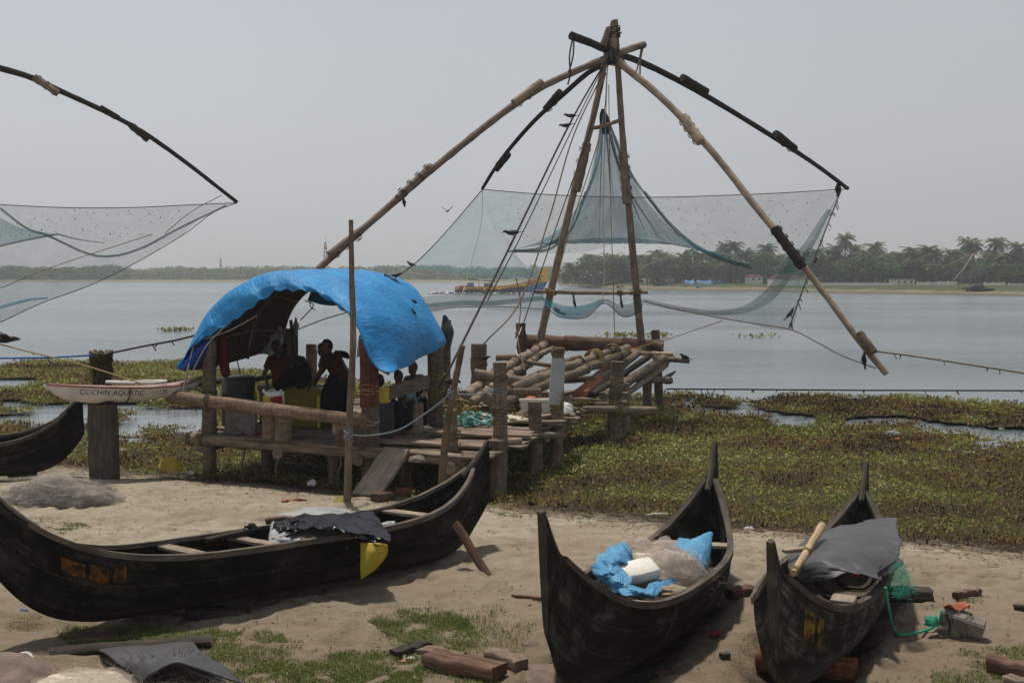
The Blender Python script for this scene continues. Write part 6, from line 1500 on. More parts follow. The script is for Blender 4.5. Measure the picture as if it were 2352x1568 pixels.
# poles stuck in the sand
def stake(pts, r0, r1, mat, label, nm='tall_pole'):
    P = [Vector(c) for c in catmull(pts, 26)]; m = MB(); m.tube(P, [(r0 + (r1 - r0) * i / 25) * (1 + .18 * max(0, math.sin(i * 2.3) ** 7) + R.uniform(-.04, .04)) for i in range(26)], 9, .05); return one(m, nm, mat, label, 'pole', None, True, tuple(pts[0]))
a = on(795, 1160); Yp = a.y; a.z -= .4
stake([a, W(802, 990, Yp), W(811, 780, Yp), W(808, 640, Yp), W(806, 505, Yp)], .058, .032, 'pole', 'tall thin crooked pole stuck in the sand before the shelter')
Yq = 17.45; a = W(1008, 1122, Yq); a.z = gzf(a.x, a.y) - .3
stake([a, W(1022, 1020, Yq), W(1040, 905, Yq), W(1062, 793, Yq)], .06, .045, 'bamboo', 'shorter leaning bamboo stake right of the gangplank', 'bamboo_stake')
def cord(pts, rad, mat, label, n=24, group=None, nm='rope', sprigs=0):
    m = MB(); P = [Vector(c) for c in catmull([W(*q) if not isinstance(q, Vector) else q for q in pts], n)]; m.tube(P, rad, 6)
    for k in range(sprigs): q = R.choice(P); m.tube([q, q + Vector((R.uniform(-.08, .08), 0, -R.uniform(.04, .14)))], rad * .6, 4)
    return one(m, nm, mat, label, 'rope', group)
cord([(800, 998, Yp), (850, 1000, 17.4), (920, 985, 17.4), (990, 940, 17.5), (1038, 903, Yq)], .012, 'gbrope', 'grey blue cord sagging from the tall pole to the bamboo stake'); cord([(1038, 903, Yq), (1090, 906, 18.2), (1142, 893, 19)], .012, 'gbrope', 'grey blue cord from the bamboo stake to the ringed post')
lash(W(800, 998, Yp), (0, 0, 1), .055, None, 'gbrope', 4, .012, 'rope_knot') and None
tag(bpy.data.objects['rope_knot'], 'grey blue cord knotted round the tall thin pole', 'rope')
k2 = lash(W(1037, 904, Yq), (.2, 0, 1), .055, None, 'gbrope', 4, .012, 'rope_knot'); tag(k2, 'grey blue cord knotted round the bamboo stake', 'rope')
cord([(1392, 140, 31), (1310, 282, 28), (1180, 548, 24.5), (1056, 800, 21.8), (1010, 890, 21.2)], .022, 'drope', 'thickest dark stay from the mast top down to the shelter post', 40, 'stays of the net mast', 'stay_rope'); cord([(1388, 150, 31), (1320, 285, 28.2), (1200, 535, 25), (1120, 690, 23.2)], .012, 'drope', 'thin second stay running just right of the thickest one', 30, 'stays of the net mast', 'stay_rope')
cord([(1390, 160, 31), (1318, 310, 29), (1262, 500, 27.6), (1196, 690, 26), (1120, 780, 25), (1088, 812, 27)], .017, 'rope', 'knotted stay from the mast top to the thick lashed stub post', 40, 'stays of the net mast', 'stay_rope'); cord([(1392, 168, 31), (1345, 330, 30.4), (1285, 500, 30.6), (1205, 735, 31), (1198, 760, 31)], .014, 'drope', 'stay from the mast top to the left post behind the axle log', 40, 'stays of the net mast', 'stay_rope')
cord([(1394, 190, 31), (1386, 440, 30.2), (1388, 620, 29.4), (1384, 690, 29)], .01, 'wrope', 'pale hoisting cord hanging inside the drawn up net', 20, 'cords inside the mast', 'hoist_cord'); cord([(1398, 195, 31), (1402, 440, 30), (1408, 640, 29), (1412, 780, 29)], .011, 'yrope', 'yellowish cord from mast top down to the axle log', 20, 'cords inside the mast', 'hoist_cord'); cord([(1396, 150, 31), (1380, 300, 30.5), (1300, 560, 30.2), (1250, 770, 30.4)], .014, 'yrope', 'yellow cord running down along the left mast leg', 30, 'cords inside the mast', 'hoist_cord')
cord([(1198, 752, 30.9), (1185, 790, 29), (1192, 830, 27)], .012, 'wrope', 'short pale cord hung on the left post behind the axle log', 16); cord([(1186, 640, 28), (1196, 700, 28), (1190, 780, 27.4), (1205, 850, 25.8)], .012, 'rope', 'brown cord dangling left of the left mast leg', 20)
for px, py, Y in ((1222, 640, 26.2), (1283, 525, 27.7), (1266, 560, 27.2)): pass
cord([(2006, 806, 26), (2100, 818, 25.4), (2230, 838, 24.4), (2420, 868, 23), (2900, 950, 20)], .017, 'rope', 'thick tan rope leading right from the tip of the light boom', 24, None, 'rope', 14); cord([(1530, 893, 30), (1700, 894, 30), (2000, 896, 30), (2420, 897, 30), (3300, 900, 30)], .02, 'drope', 'taut dark mooring rope low over the weed to the right', 40, None, 'rope', 22)
cord([(1340, 838, 25), (1440, 806, 26), (1560, 770, 27), (1660, 736, 28)], .01, 'yrope', 'thin yellow line slanting up to the right net corner', 20)
cord([(-60, 823, 24), (40, 822, 24.2), (130, 820, 24.3), (216, 815, 24.4)], .02, 'brope', 'blue and black rope from the left to the weedy post', 20, None, 'rope', 3); cord([(248, 812, 24.4), (330, 795, 24), (400, 782, 23), (448, 770, 21)], .02, 'drope', 'dark rope from the weedy post up to the shelter', 20, None, 'rope', 3)
cord([(-40, 780, 22), (60, 806, 21.2), (190, 838, 20.3), (330, 882, 19.2)], .013, 'yrope', 'yellow line slanting down from the left to the kayak', 20, None, 'rope', 4)
cord([(420, 890, 20), (440, 893, 20), (480, 902, 20)], .012, 'rope', 'short brown rope tying the kayak end to the rail log', 10)
cord([(676, 760, 22.6), (720, 742, 24), (780, 722, 26), (905, 690, 29)], .013, 'drope', 'dark line seen through the shelter behind the grey bird', 16)
# ================================================================ birds
def crow_mesh():
    m = MB()
    m.tube([(-.16, 0, -.02), (-.1, 0, .01), (0, 0, .03), (.08, 0, .06), (.12, 0, .1), (.155, 0, .125), (.18, 0, .125), (.205, 0, .117), (.235, 0, .108)], [.025, .05, .068, .055, .04, .036, .026, .014, .004], 9)
    m.plank((-.12, 0, 0), (-.3, 0, -.05), .06, .014, seg=2, taper=1.3)
    for s in (-1, 1):
        m.tube([(.07, s * .055, .04), (-.03, s * .066, .02), (-.14, s * .04, -.01), (-.2, s * .02, -.03)], [.018, .035, .028, .006], 7, flat=.5)
        m.tube([(-.01, s * .025, -.02), (.005, s * .025, -.07), (0, s * .025, -.11)], [.014, .007, .006], 5)
        m.tube([(-.02, s * .025, -.11), (.035, s * .025, -.112)], [.006, .005], 5)
    return m
crow0 = None
def crow(px, py, Y, rz, label, tilt=0, s=1.0, nm='crow', mat='blackbird'):
    global crow0
    if crow0 is None or nm != 'crow':
        o = crow_mesh().build(nm, mat); 
        if nm == 'crow': crow0 = o
    else:
        o = crow0.copy(); COL.objects.link(o)
    o.location = W(px, py, Y) + Vector((0, 0, .0)); o.rotation_euler = (0, tilt, rz); s *= .84; o.scale = (s, s, s)
    tag(o, label, 'bird', 'crows on the nets and ropes' if nm == 'crow' else None); return o
crow(1177, 537, 24.4, math.pi, 'large crow perched midway down the thickest stay rope', .35, 1.0)
crow(1311, 268, 28, math.pi, 'upper of two birds sitting on the stay below the mast top', .3, .85); crow(1300, 290, 27.6, math.pi - .4, 'lower of two birds sitting on the stay below the mast top', .4, .85)
crow(1816, 722, 27.8, .3, 'crow clinging to the right net corner above the water', -.5, .9); crow(1925, 432, 36.8, 1.2, 'crow hanging about the tip of the far right boom', -1.0, 1.2)
crow(1573, 822, 29.6, math.pi + .5, 'crow on the protruding pole end right of the axle log', 0, .95); crow(1540, 862, 29.4, .4, 'crow on the lower pole end right of the axle log', 0, .9); crow(1983, 825, 26, 2, 'crow hanging under the end of the light boom', -1.1, .9)
crow(945, 609, 32.4, 2.6, 'crow on the net cord left of the big net', 0, .9); crow(909, 634, 21.6, .5, 'crow on the ridge of the blue tarpaulin', .2, .62); crow(1322, 868, 27.9, 1.0, 'crow on the low crosspiece behind the sleeved post', .2, .8)
crow(1113, 823, 26.6, 0, 'crow beside the thick lashed stub post', .3, .7); crow(1035, 880, 22.4, .6, 'dark crow on the yellow rope pile by the shelter', .5, 1.1)
crow(680, 747, 22.55, 1.7, 'pale grey bird hanging on the dark line inside the shelter view', -1.2, .75, 'grey_bird', 'greybird')
def flying(px, py, Y, label, s, rz, flap, nm='flying_crow'):
    m = MB(); m.tube([(-.18, 0, 0), (-.1, 0, .01), (0, 0, .02), (.1, 0, .03), (.17, 0, .03), (.24, 0, .02)], [.01, .045, .06, .045, .032, .004], 8); m.plank((-.1, 0, 0), (-.28, 0, 0), .08, .012, seg=2, taper=1.4)
    for sg in (-1, 1):
        rows = [[Vector((.08 - .02 * k, sg * y, .02 + flap * y * (1 - .6 * y)) ) + Vector((-.16 * v * (1 - .5 * y), 0, 0)) for k, y in enumerate(np.linspace(.03, .46, 7))] for v in (0, .4, .75, 1)]
        m.grid(rows)
    o = one(m, nm, 'blackbird', label, 'bird'); solid(o, .012); o.location = W(px, py, Y); o.rotation_euler = (0, 0, rz); o.scale = (s, s, s); return o
flying(1028, 486, 45, 'tiny bird flying in the open sky left of the net', .55, 1.2, .9); flying(14, 782, 21.5, 'crow with spread wings landing on the yellow line at far left', 1.0, .5, .35)
# ================================================================ canoes on the beach
def mk_hull(name, base1, base2, scuff, amt, lo):
    t = NT(name); v = t.coord('UV', (5, .6, 1)); n = t.noise(v, 3, 8, .72); n2 = t.noise(t.coord('Object'), 2.3, 7, .7, .5)
    c = t.ramp(n, [(.3, base1), (.7, base2)])
    n3 = t.noise(t.coord('UV', (5, .8, 1)), 2.2, 9, .78)
    f = t.math('MULTIPLY', t.ramp(n2, [(lo, (0, 0, 0)), (lo + .16, (1, 1, 1))]), t.ramp(n3, [(.42, (0, 0, 0)), (.62, (amt, amt, amt))]))
    c = t.mix(f, c, scuff)
    w = t.add('ShaderNodeTexWave', wave_type='BANDS', bands_direction='X', wave_profile='SAW'); w.inputs['Scale'].default_value = 1.05; w.inputs['Distortion'].default_value = .5; w.inputs['Detail Scale'].default_value = .6
    t.ln(t.coord('UV', (1, .16, 1)), w.inputs['Vector'])
    seam = t.ramp(w.outputs['Fac'], [(.0, (.4, .4, .4)), (.04, (1, 1, 1)), (.95, (1, 1, 1)), (1, (.4, .4, .4))])
    st = t.noise(t.coord('UV', (2, 26, 1)), 1.6, 2, .5)
    c = t.mix(t.math('MULTIPLY', t.math('SUBTRACT', 1.0, seam), t.ramp(st, [(.42, (.15, .15, .15)), (.55, (1, 1, 1))])), c, (.11, .09, .066))
    sz = t.add('ShaderNodeSeparateXYZ'); t.ln(t.n.new('ShaderNodeTexCoord').outputs['Object'], sz.inputs[0])
    mz = t.add('ShaderNodeMapRange'); t.ln(t.math('ADD', sz.outputs[2], t.math('MULTIPLY', n2, .22)), mz.inputs[0]); mz.inputs[1].default_value = .1; mz.inputs[2].default_value = .34; mz.inputs[3].default_value = .34; mz.inputs[4].default_value = 0
    c = t.mix(mz.outputs[0], c, (.2, .165, .12))
    t.bump(t.math('ADD', n, t.math('MULTIPLY', seam, 1.5)), .6, .014); return t.base(c, .8, .1)
M['hull1'] = mk_hull('tarred_hull', (.004, .0037, .0033), (.011, .01, .009), (.1, .085, .07), .6, .47)
M['hull2'] = mk_hull('worn_tarred_hull', (.007, .006, .0055), (.026, .023, .02), (.17, .165, .115), .8, .5)
M['hull3'] = mk_hull('scuffed_tarred_hull', (.008, .007, .0065), (.03, .027, .024), (.21, .2, .15), .9, .46)
def mk_paint(name, c1):
    t = NT(name); n = t.noise(t.coord('Object'), 11, 7, .75)
    t.base(t.ramp(n, [(.44, (.01, .008, .006)), (.64, c1)]), .7, .2); return t.m
M['opaint'] = mk_paint('faded_orange_paint', (.2, .075, .008)); M['ypaint'] = mk_paint('faded_yellow_paint', (.3, .17, .015)); M['bpaint'] = mk_paint('worn_blue_paint', (.06, .2, .42))
class Canoe:
    def __init__(s, P):
        s.x, s.y, s.hd, s.roll, s.pitch, s.L, s.B, s.h1, s.dz = P
    def b(s, u): return max(.035, s.B * max(0, 1 - (abs(u) / .93) ** 2.3) ** .8)
    def h(s, u): return .56 + s.h1 * abs(u) ** 4.8
    def k(s, u): return .6 * max(0, (abs(u) - .6) / .4) ** 3
    def tr(s, X, Yy, Z):
        Y2 = Yy * math.cos(s.roll) - Z * math.sin(s.roll); Z2 = Yy * math.sin(s.roll) + Z * math.cos(s.roll)
        X3 = X * math.cos(s.pitch) - Z2 * math.sin(s.pitch); Z3 = X * math.sin(s.pitch) + Z2 * math.cos(s.pitch)
        return Vector((s.x + X3 * math.cos(s.hd) - Y2 * math.sin(s.hd), s.y + X3 * math.sin(s.hd) + Y2 * math.cos(s.hd), Z3 + s.dz))
    def at(s, u, v, w): return s.tr(u * s.L / 2, v * s.b(u), s.k(u) + (s.h(u) - s.k(u)) * w)    # v -1..1 across, w 0..1 up
    def side(s, u, sg, w, out=0.):   # a point on the outer skin, w 0 keel .. 1 rim
        th = math.acos(min(1, max(0, w ** (1 / .85)))) if w < 1 else 0
        wv = 1 - w; sn = wv ** (1 / .95); th = math.asin(min(1, sn))
        return s.tr(u * s.L / 2, sg * (s.b(u) * math.cos(th) ** .62 + out), s.h(u) - (s.h(u) - s.k(u)) * math.sin(th) ** .95)
def canoe(P, label, hull, seats, rim='rim', decks=True, group='high ended fishing canoes drawn up on the beach'):
    c = Canoe(P); r = thing('canoe', label, 'canoe', (c.x, c.y, 0), group)
    us = np.sin(np.linspace(-1, 1, 91) * math.pi / 2); us[0], us[-1] = -1, 1
    np_ = 9; rows = []
    for u in us:
        b, h, k = c.b(u), c.h(u), c.k(u); row = []
        for th in np.linspace(0, math.pi / 2, np_): row.append((b * math.cos(th) ** .62, h - (h - k) * math.sin(th) ** .95))
        o = row + [(-y, z) for y, z in row[::-1][1:]]
        t = min(1, max(0, (b - .05) / .06)); bi = max(.004, b - .035); dep = (h - k - .04) * t + .004
        inn = [(bi * math.cos(th) ** .62, h - dep * math.sin(th) ** .95) for th in np.linspace(0, math.pi / 2, np_)]
        i2 = [(-y, z) for y, z in inn] + inn[::-1][1:]
        q = o + i2; q.append(q[0]); rows.append([c.tr(u * c.L / 2, y, z) for y, z in q])
    m = MB(); m.grid(rows)
    for e in (0, -1):
        o = rows[e][:2 * np_ - 1]; m.add(o, [list(range(len(o)))[:: (1 if e else -1)]])
    hl = m.build('hull', hull, r)
    for sg in (-1, 1):
        m = MB(); g = []
        for u in np.linspace(-.9, .9, 60):
            b, h = c.b(u), c.h(u); pr = [(b + .018, h - .045), (b + .02, h + .012), (b - .045, h + .014), (b - .047, h - .03), (b + .018, h - .045)]
            jt = R.uniform(-.003, .003); g.append([c.tr(u * c.L / 2, sg * (y + jt), z + jt) for y, z in (pr if sg > 0 else pr[::-1])])
        m.grid(g)
        for e in (0, -1): m.add(g[e][:4], [[0, 1, 2, 3][:: (1 if e else -1)]])
        m.build('gunwale', rim, r)
    for e in (-1, 1):      # stem plank: the thin fin the two sides run into
        g = [c.tr(u * c.L / 2, 0, c.h(u) + .008) for u in np.linspace(.86 * e, 1.0 * e, 8)]
        m = MB(); m.tube(g, [.034, .036, .036, .036, .036, .034, .032, .026], 7, .05); m.build('stem_cap', rim, r)
    for u, wd, dz in seats:
        hgt = c.h(u) - dz; y = c.b(u) - .03; m = MB()
        m.plank(c.tr(u * c.L / 2, -y, hgt), c.tr(u * c.L / 2, y, hgt), wd, .035, jit=.004, seg=4); m.build('bench', 'bench', r, False)
    for u in np.linspace(-.66, .66, 8):
        m = MB(); g = [c.tr(u * c.L / 2, y * (c.b(u) - .05), z) for y, z in ((-1, c.h(u) - .06), (-.93, c.h(u) * .5 + c.k(u) * .5), (-.5, c.k(u) + .1), (0, c.k(u) + .07), (.5, c.k(u) + .1), (.93, c.h(u) * .5 + c.k(u) * .5), (1, c.h(u) - .06))]
        m.tube(catmull(g, 14), .022, 5); m.build('rib', 'driftdark', r)
    return c, r
def patch(c, r, u0, u1, w0, w1, sg, mat, nm='paint_mark', letters=None, nu=18):
    m = MB(); g = [[c.side(u, sg, w_, .004 + .0015 * R.random()) for u in np.linspace(u0, u1, nu)] for w_ in np.linspace(w0, w1, 7)]; m.grid(g); return solid(m.build(nm, mat, r), .002)
C1, R1 = canoe([-2.429, 12.269, .752, -.068, -.023, 5.927, .63, .749, .001], 'long dark canoe lying broadside, propped by a stick, with black plastic and a yellow rag', 'hull1', [(-.36, .15, .05), (-.12, .13, .03), (.36, .15, .03), (.58, .16, .04)])
C2, R2 = canoe([1.307, 10.856, 1.141, -.052, -.026, 4.953, .59, .965, -.054], 'dark canoe pointing seaward with a blue plastic bundle of nets inside', 'hull2', [(-.4, .12, .06), (.08, .12, .1), (.56, .17, .04)])
C3, R3 = canoe([3.014, 10.999, 1.136, -.03, -.022, 4.854, .534, .757, -.099], 'scuffed canoe pointing seaward under a dark grey cover', 'hull3', [(-.44, .1, .04), (-.64, .12, .06), (.5, .14, .05)])
C4, R4 = canoe([-9.62, 18.75, .34, .02, .02, 5.2, .62, .72, -.02], 'black canoe at the left edge with its stern end before the weed', 'hull1', [(.42, .16, .05), (.1, .16, .05)])
# worn painted marks on the hulls
def mark(c, r, u0, u1, w0, w1, sg, mat):
    patch(c, r, u0, u1, w0, w1, sg, mat)
mark(C1, R1, -.82, -.755, .58, .78, -1, 'opaint'); mark(C1, R1, -.745, -.69, .56, .8, -1, 'opaint'); mark(C1, R1, -.68, -.64, .58, .84, -1, 'opaint')
mark(C3, R3, -.83, -.775, .5, .82, -1, 'ypaint'); mark(C3, R3, -.765, -.73, .48, .8, -1, 'ypaint')
patch(C2, R2, .8, .87, .86, .99, 1, 'bpaint')
# prop stick, chocks
a = on(1120, 1316); b_ = W(1046, 1200, 13.15); m = MB(); m.plank(a - Vector((0, 0, .03)), b_, .1, .045, up=(0, -1, .3), jit=.006, seg=4); one(m, 'prop_stick', 'timber', 'wooden stick propping up the raised end of the long canoe', 'prop')
def block(px, py, L, w_, h, rz, mat, label, nm='wooden_chock', cat='wood', tilt=0, up=0):
    p = on(px, py); m = MB(); d = Vector((math.cos(rz), math.sin(rz), 0)) * (L / 2); d.z = tilt * L / 2
    m.plank(p - d + Vector((0, 0, h / 2 + up - .01)), p + d + Vector((0, 0, h / 2 + up - .01)), w_, h, jit=.012, seg=5); return one(m, nm, mat, label, cat, None, True, p)
block(500, 1416, .6, .22, .1, -.12, 'driftdark', 'squared timber lying under the middle of the long canoe'); block(350, 1418, .4, .2, .06, .3, 'timber', 'short flat board under the near end of the long canoe', 'board'); block(945, 1292, .34, .2, .1, .4, 'driftdark', 'small block under the far end of the long canoe')
block(212, 1468, .42, .26, .05, .35, 'timber', 'brown wedge of wood on the grass near the long canoe', 'wood_wedge'); block(1450, 1568, .4, .24, .13, .1, 'driftdark', 'dark block in the shade under the canoe with the blue bundle'); block(1480, 1560, .7, .2, .1, -.1, 'timber', 'board end in the shade beside the near canoe block', 'board')
block(1650, 1400, .5, .12, .05, -.2, 'driftdark', 'thin dark board in the shade right of the blue bundle canoe', 'board'); block(1700, 1372, .3, .16, .12, .6, 'timber', 'brown wood piece between the two seaward canoes'); block(2080, 1375, .5, .22, .12, -.1, 'driftdark', 'dark block beside the grey covered canoe under its green net')
# log under canoe 3
a, b_ = on(1742, 1536), on(1965, 1562); m = MB(); P = catmull([a + Vector((0, 0, .08)), (a + b_) / 2 + Vector((0, .0, .09)), b_ + Vector((0, 0, .08))], 16); m.tube(P, [.105 * R.uniform(.95, 1.05) for _ in P], 14, .03); one(m, 'palm_roller_log', 'redlog', 'reddish palm log roller under the bow of the grey covered canoe', 'log')

# ---- load of canoe 1
def onc(c, u, v, up=0.0): return c.tr(u * c.L / 2, v * c.b(u), c.h(u) + up)
def csheet(name, c, u0, u1, prof, nu, nv, mat, label, cat, wr, ws, seed, th=.006, edge=0):
    """sheet over a canoe: prof list of (v, up) across; edges wander"""
    rr = random.Random(seed); rows = []
    for (v, up) in prof:
        rows.append([onc(c, u0 + (u1 - u0) * t + (rr.uniform(-edge, edge) if t in (0, 1) else 0), v + rr.uniform(-edge, edge) * .6, up + rr.uniform(-.03, .03) + .05 * math.sin(math.pi * t)) for t in np.linspace(0, 1, 7)])
    m = MB(); m.grid(surf(rows, nu, nv, wr, ws, seed, (.2, -.4, 1))); o = one(m, name, mat, label, cat); solid(o, th); return o
rows = [[(640, 1182, 12.75), (720, 1165, 12.9), (800, 1170, 13.05)], [(625, 1200, 12.5), (720, 1190, 12.6), (830, 1195, 12.7)], [(618, 1240, 12.15), (700, 1225, 12.15), (850, 1225, 12.3)], [(640, 1246, 12.05), (720, 1240, 12.0), (800, 1236, 12.1)]]
drape('white_sheet', rows, 34, 20, 'white2', 'pale grey plastic sheet heaped in the long canoe under the black film', 'sheet', .012, .12, 4, 11)

rows = [[(636, 1190, 12.6), (700, 1182, 12.6), (790, 1176, 12.75), (850, 1180, 12.7), (868, 1188, 12.6)], [(628, 1205, 12.4), (700, 1187, 12.4), (780, 1184, 12.5), (850, 1200, 12.4), (885, 1212, 12.3)], [(620, 1222, 12.25), (690, 1205, 12.2), (770, 1196, 12.2), (840, 1220, 12.1), (897, 1232, 12.0)], [(612, 1236, 12.15), (670, 1226, 12.05), (700, 1212, 12.0), (790, 1216, 11.95), (850, 1240, 11.85), (898, 1248, 11.85)][:5], [(608, 1244, 12.1), (655, 1232, 12.0), (720, 1214, 11.95), (800, 1228, 11.85), (870, 1256, 11.8)]]
rows[3] = [(612, 1236, 12.15), (668, 1228, 12.05), (720, 1207, 11.98), (800, 1218, 11.9), (894, 1246, 11.85)]
drape('black_film', rows, 70, 40, 'black_film', 'crumpled shiny black plastic film draped over the long canoe', 'plastic sheet', .004, .22, 6.5, 12)
rows = [[(828, 1246, 11.9), (852, 1247, 11.88), (874, 1246, 11.86), (890, 1250, 11.84)], [(828, 1275, 11.84), (850, 1274, 11.8), (872, 1272, 11.82), (890, 1270, 11.82)], [(828, 1305, 11.82), (846, 1302, 11.78), (864, 1298, 11.8), (878, 1290, 11.82)], [(829, 1331, 11.82), (838, 1324, 11.8), (850, 1316, 11.8), (860, 1310, 11.82)]]
drape('yellow_rag', rows, 20, 20, 'yellow', 'torn yellow cloth hanging over the side of the long canoe', 'rag', .004, .03, 7, 13)
rows = [[(680, 1238, 12.1), (720, 1218, 12.2), (770, 1230, 12.1)], [(670, 1250, 11.95), (720, 1232, 11.95), (775, 1242, 11.95)]]
def fuzz(o_label, c, rx, ry, rz, n, mat, seed, nm='net_heap', wire=.0014, base='nettan', nz=.35, cat='fishing net', film='fuzz'):
    """heap of monofilament net: a lumpy core, curled loose threads over it"""
    rr = random.Random(seed); c = Vector(c); o = crumple(nm, c, rx, ry, rz, base, o_label, cat, seed, nz=nz)
    m = MB()
    for k in range(n):
        ph, th = rr.uniform(0, 6.28), math.acos(rr.uniform(.05, 1)); d = Vector((math.sin(th) * math.cos(ph) * rx, math.sin(th) * math.sin(ph) * ry, math.cos(th) * rz)) * rr.uniform(.92, 1.06)
        q = c + d; a = rr.uniform(0, 6.28); L = rr.uniform(.05, .2); t1 = Vector((math.cos(a), math.sin(a), rr.uniform(-.5, .5))); t2 = Vector((-math.sin(a), math.cos(a), rr.uniform(-.2, .9)))
        m.tube([q + t1 * (L * s_) + t2 * (L * .6 * math.sin(s_ * 2.6 + k)) for s_ in (-1, -.5, 0, .5, 1)], wire, 3, cap=False)
    t = m.build('loose_threads', mat, None); t.data.transform(Matrix.Translation(-c)); t.parent = o
    for q in (1.06, 1.13):
        h = crumple('net_film', c, rx * q, ry * q, rz * q, film, None, None, seed + int(q * 10), nz=nz * 1.3); h.parent = o; h.location = (0, 0, 0)
    return o
M['thread'] = plain('nylon_thread', (.5, .41, .31), (.68, .58, .46), 30, .6, 0); M['gthread'] = plain('green_nylon_thread', (.03, .3, .2), (.08, .42, .3), 30, .6, 0); M['gythread'] = plain('grey_nylon_thread', (.2, .2, .2), (.36, .36, .36), 30, .6, 0)
p = W(735, 1232, 12.3); fuzz('pale net mound under the black film in the long canoe', p - Vector((0, 0, .1)), .3, .14, .15, 160, 'thread', 21)
for (px0, py0, Y0, px1, py1, Y1, w_, lb) in ((705, 1242, 11.95, 716, 1232, 12.0, .08, None), (690, 1241, 11.92, 718, 1233, 11.97, .1, 'loose board lying on the near rim beside the net mound'), (560, 1222, 12.3, 472, 1240, 11.95, .09, 'dark rough timber along the far rim of the long canoe')):
    if lb: m = MB(); m.plank(W(px0, py0, Y0), W(px1, py1, Y1), w_, .05, jit=.006); one(m, 'loose_board', 'driftdark' if 'dark' in lb else 'timber', lb, 'board')
p = W(575, 1212, 12.6); crumple('black_bundle', p - Vector((0, 0, .06)), .1, .08, .1, 'black_film', 'small black bundle on the far rim of the long canoe', 'bundle', 5); p = W(640, 1194, 12.55); m = MB(); m.plank(p - Vector((.14, 0, 0)), p + Vector((.14, .03, 0)), .09, .07, jit=.01); one(m, 'wood_float', 'timber', 'short wooden float lying on the black film', 'float')
p = W(893, 1203, 12.75); crumple('white_rag', p - Vector((0, 0, .05)), .11, .07, .07, 'white', 'small white rag on the rim of the long canoe', 'rag', 9)
# ---- load of canoe 2
c2 = onc(C2, -.12, -.05, -.12)
fuzz('large beige heap of nylon net in the blue bundle canoe', W(1528, 1316, 10.85) - Vector((0, 0, .12)), .38, .33, .34, 380, 'thread', 31); fuzz('second beige net lump behind the foam slab', W(1478, 1280, 11.1) - Vector((0, 0, .1)), .34, .26, .22, 260, 'thread', 32)
drape('blue_plastic', [[(1410, 1252, 11.1), (1428, 1243, 11.1), (1446, 1258, 11.0), (1452, 1280, 10.9)], [(1382, 1270, 10.9), (1410, 1265, 10.75), (1436, 1278, 10.7), (1454, 1300, 10.7)], [(1362, 1290, 10.75), (1392, 1292, 10.55), (1420, 1302, 10.45), (1455, 1318, 10.45)], [(1360, 1310, 10.6), (1386, 1318, 10.4), (1412, 1330, 10.3), (1450, 1336, 10.3)], [(1372, 1325, 10.55), (1396, 1342, 10.35), (1412, 1358, 10.25), (1440, 1350, 10.25)]], 34, 34, 'tarp2', 'crumpled bright blue plastic at the left end of the net bundle', 'plastic sheet', .012, .24, 5.5, 14)
drape('blue_plastic', [[(1436, 1338, 10.3), (1480, 1344, 10.35), (1520, 1330, 10.5), (1552, 1330, 10.55)], [(1420, 1352, 10.2), (1470, 1354, 10.2), (1510, 1345, 10.35), (1556, 1342, 10.5)], [(1428, 1366, 10.15), (1468, 1370, 10.12), (1492, 1366, 10.2), (1520, 1350, 10.35)]], 30, 16, 'tarp2', 'blue plastic folds below the foam slab in the canoe', 'plastic sheet', .012, .18, 6, 15)
drape('blue_plastic', [[(1425, 1294, 10.9), (1460, 1285, 11.0), (1500, 1290, 10.95)], [(1432, 1312, 10.6), (1470, 1300, 10.65), (1508, 1302, 10.7)]], 16, 10, 'tarp2', 'flat blue plastic patch just behind the foam slab', 'plastic sheet', .012, .1, 6, 16)
drape('blue_plastic', [[(1560, 1240, 11.35), (1590, 1236, 11.4), (1615, 1240, 11.4)], [(1530, 1262, 11.1), (1575, 1256, 11.05), (1612, 1268, 11.1)], [(1540, 1282, 10.9), (1580, 1280, 10.85), (1605, 1296, 10.95)]], 18, 14, 'tarp2', 'light blue plastic spread behind the net heap beside the cone', 'plastic sheet', .012, .16, 6, 28)
def cone_sheet():
    g = []; pts = [(1632, 1224, 11.5), (1622, 1236, 11.4), (1606, 1258, 11.2), (1590, 1282, 11.05), (1572, 1304, 10.9)]
    P = WP(pts); rr = [.025, .06, .12, .17, .19]
    m = MB(); m.tube(catmull(P, 18), list(np.interp(np.linspace(0, 4, 18), range(5), rr)), 16, .07, flat=.8); one(m, 'blue_plastic', 'tarp2', 'pointed pale blue plastic cone rising at the right of the bundle', 'plastic sheet')
cone_sheet()
drape('blue_plastic', [[(1560, 1318, 10.75), (1590, 1302, 10.9), (1610, 1300, 10.95)], [(1552, 1335, 10.6), (1580, 1328, 10.7), (1606, 1318, 10.8)]], 14, 10, 'tarp2', 'dark blue plastic flap tucked under the right of the net heap', 'plastic sheet', .012, .1, 6, 17)
p = W(1465, 1312, 10.55); m = MB(); m.plank(p - Vector((.15, .06, .0)), p + Vector((.15, .05, .02)), .26, .1, up=(.0, -.3, 1), jit=.008, seg=5); one(m, 'foam_slab', 'foam', 'white styrofoam slab lying in the blue bundle', 'foam')
p = W(1545, 1350, 10.35); crumple('canvas_scrap', p - Vector((0, 0, .05)), .17, .1, .08, 'canvas', 'tan canvas scrap on the near bench of the bundle canoe', 'cloth', 7)
for (px, py, Y, lb) in ((1578, 1270, 11.0, 'orange cord float on the right of the net heap'), (1455, 1262, 11.1, 'faded orange float on the left net lump')):
    p = W(px, py, Y); m = MB(); m.tube([p - Vector((.05, 0, 0)), p, p + Vector((.05, 0, .01))], [.02, .03, .02], 8); one(m, 'net_float', 'orange', lb, 'float')
rr = random.Random(5); m = MB()
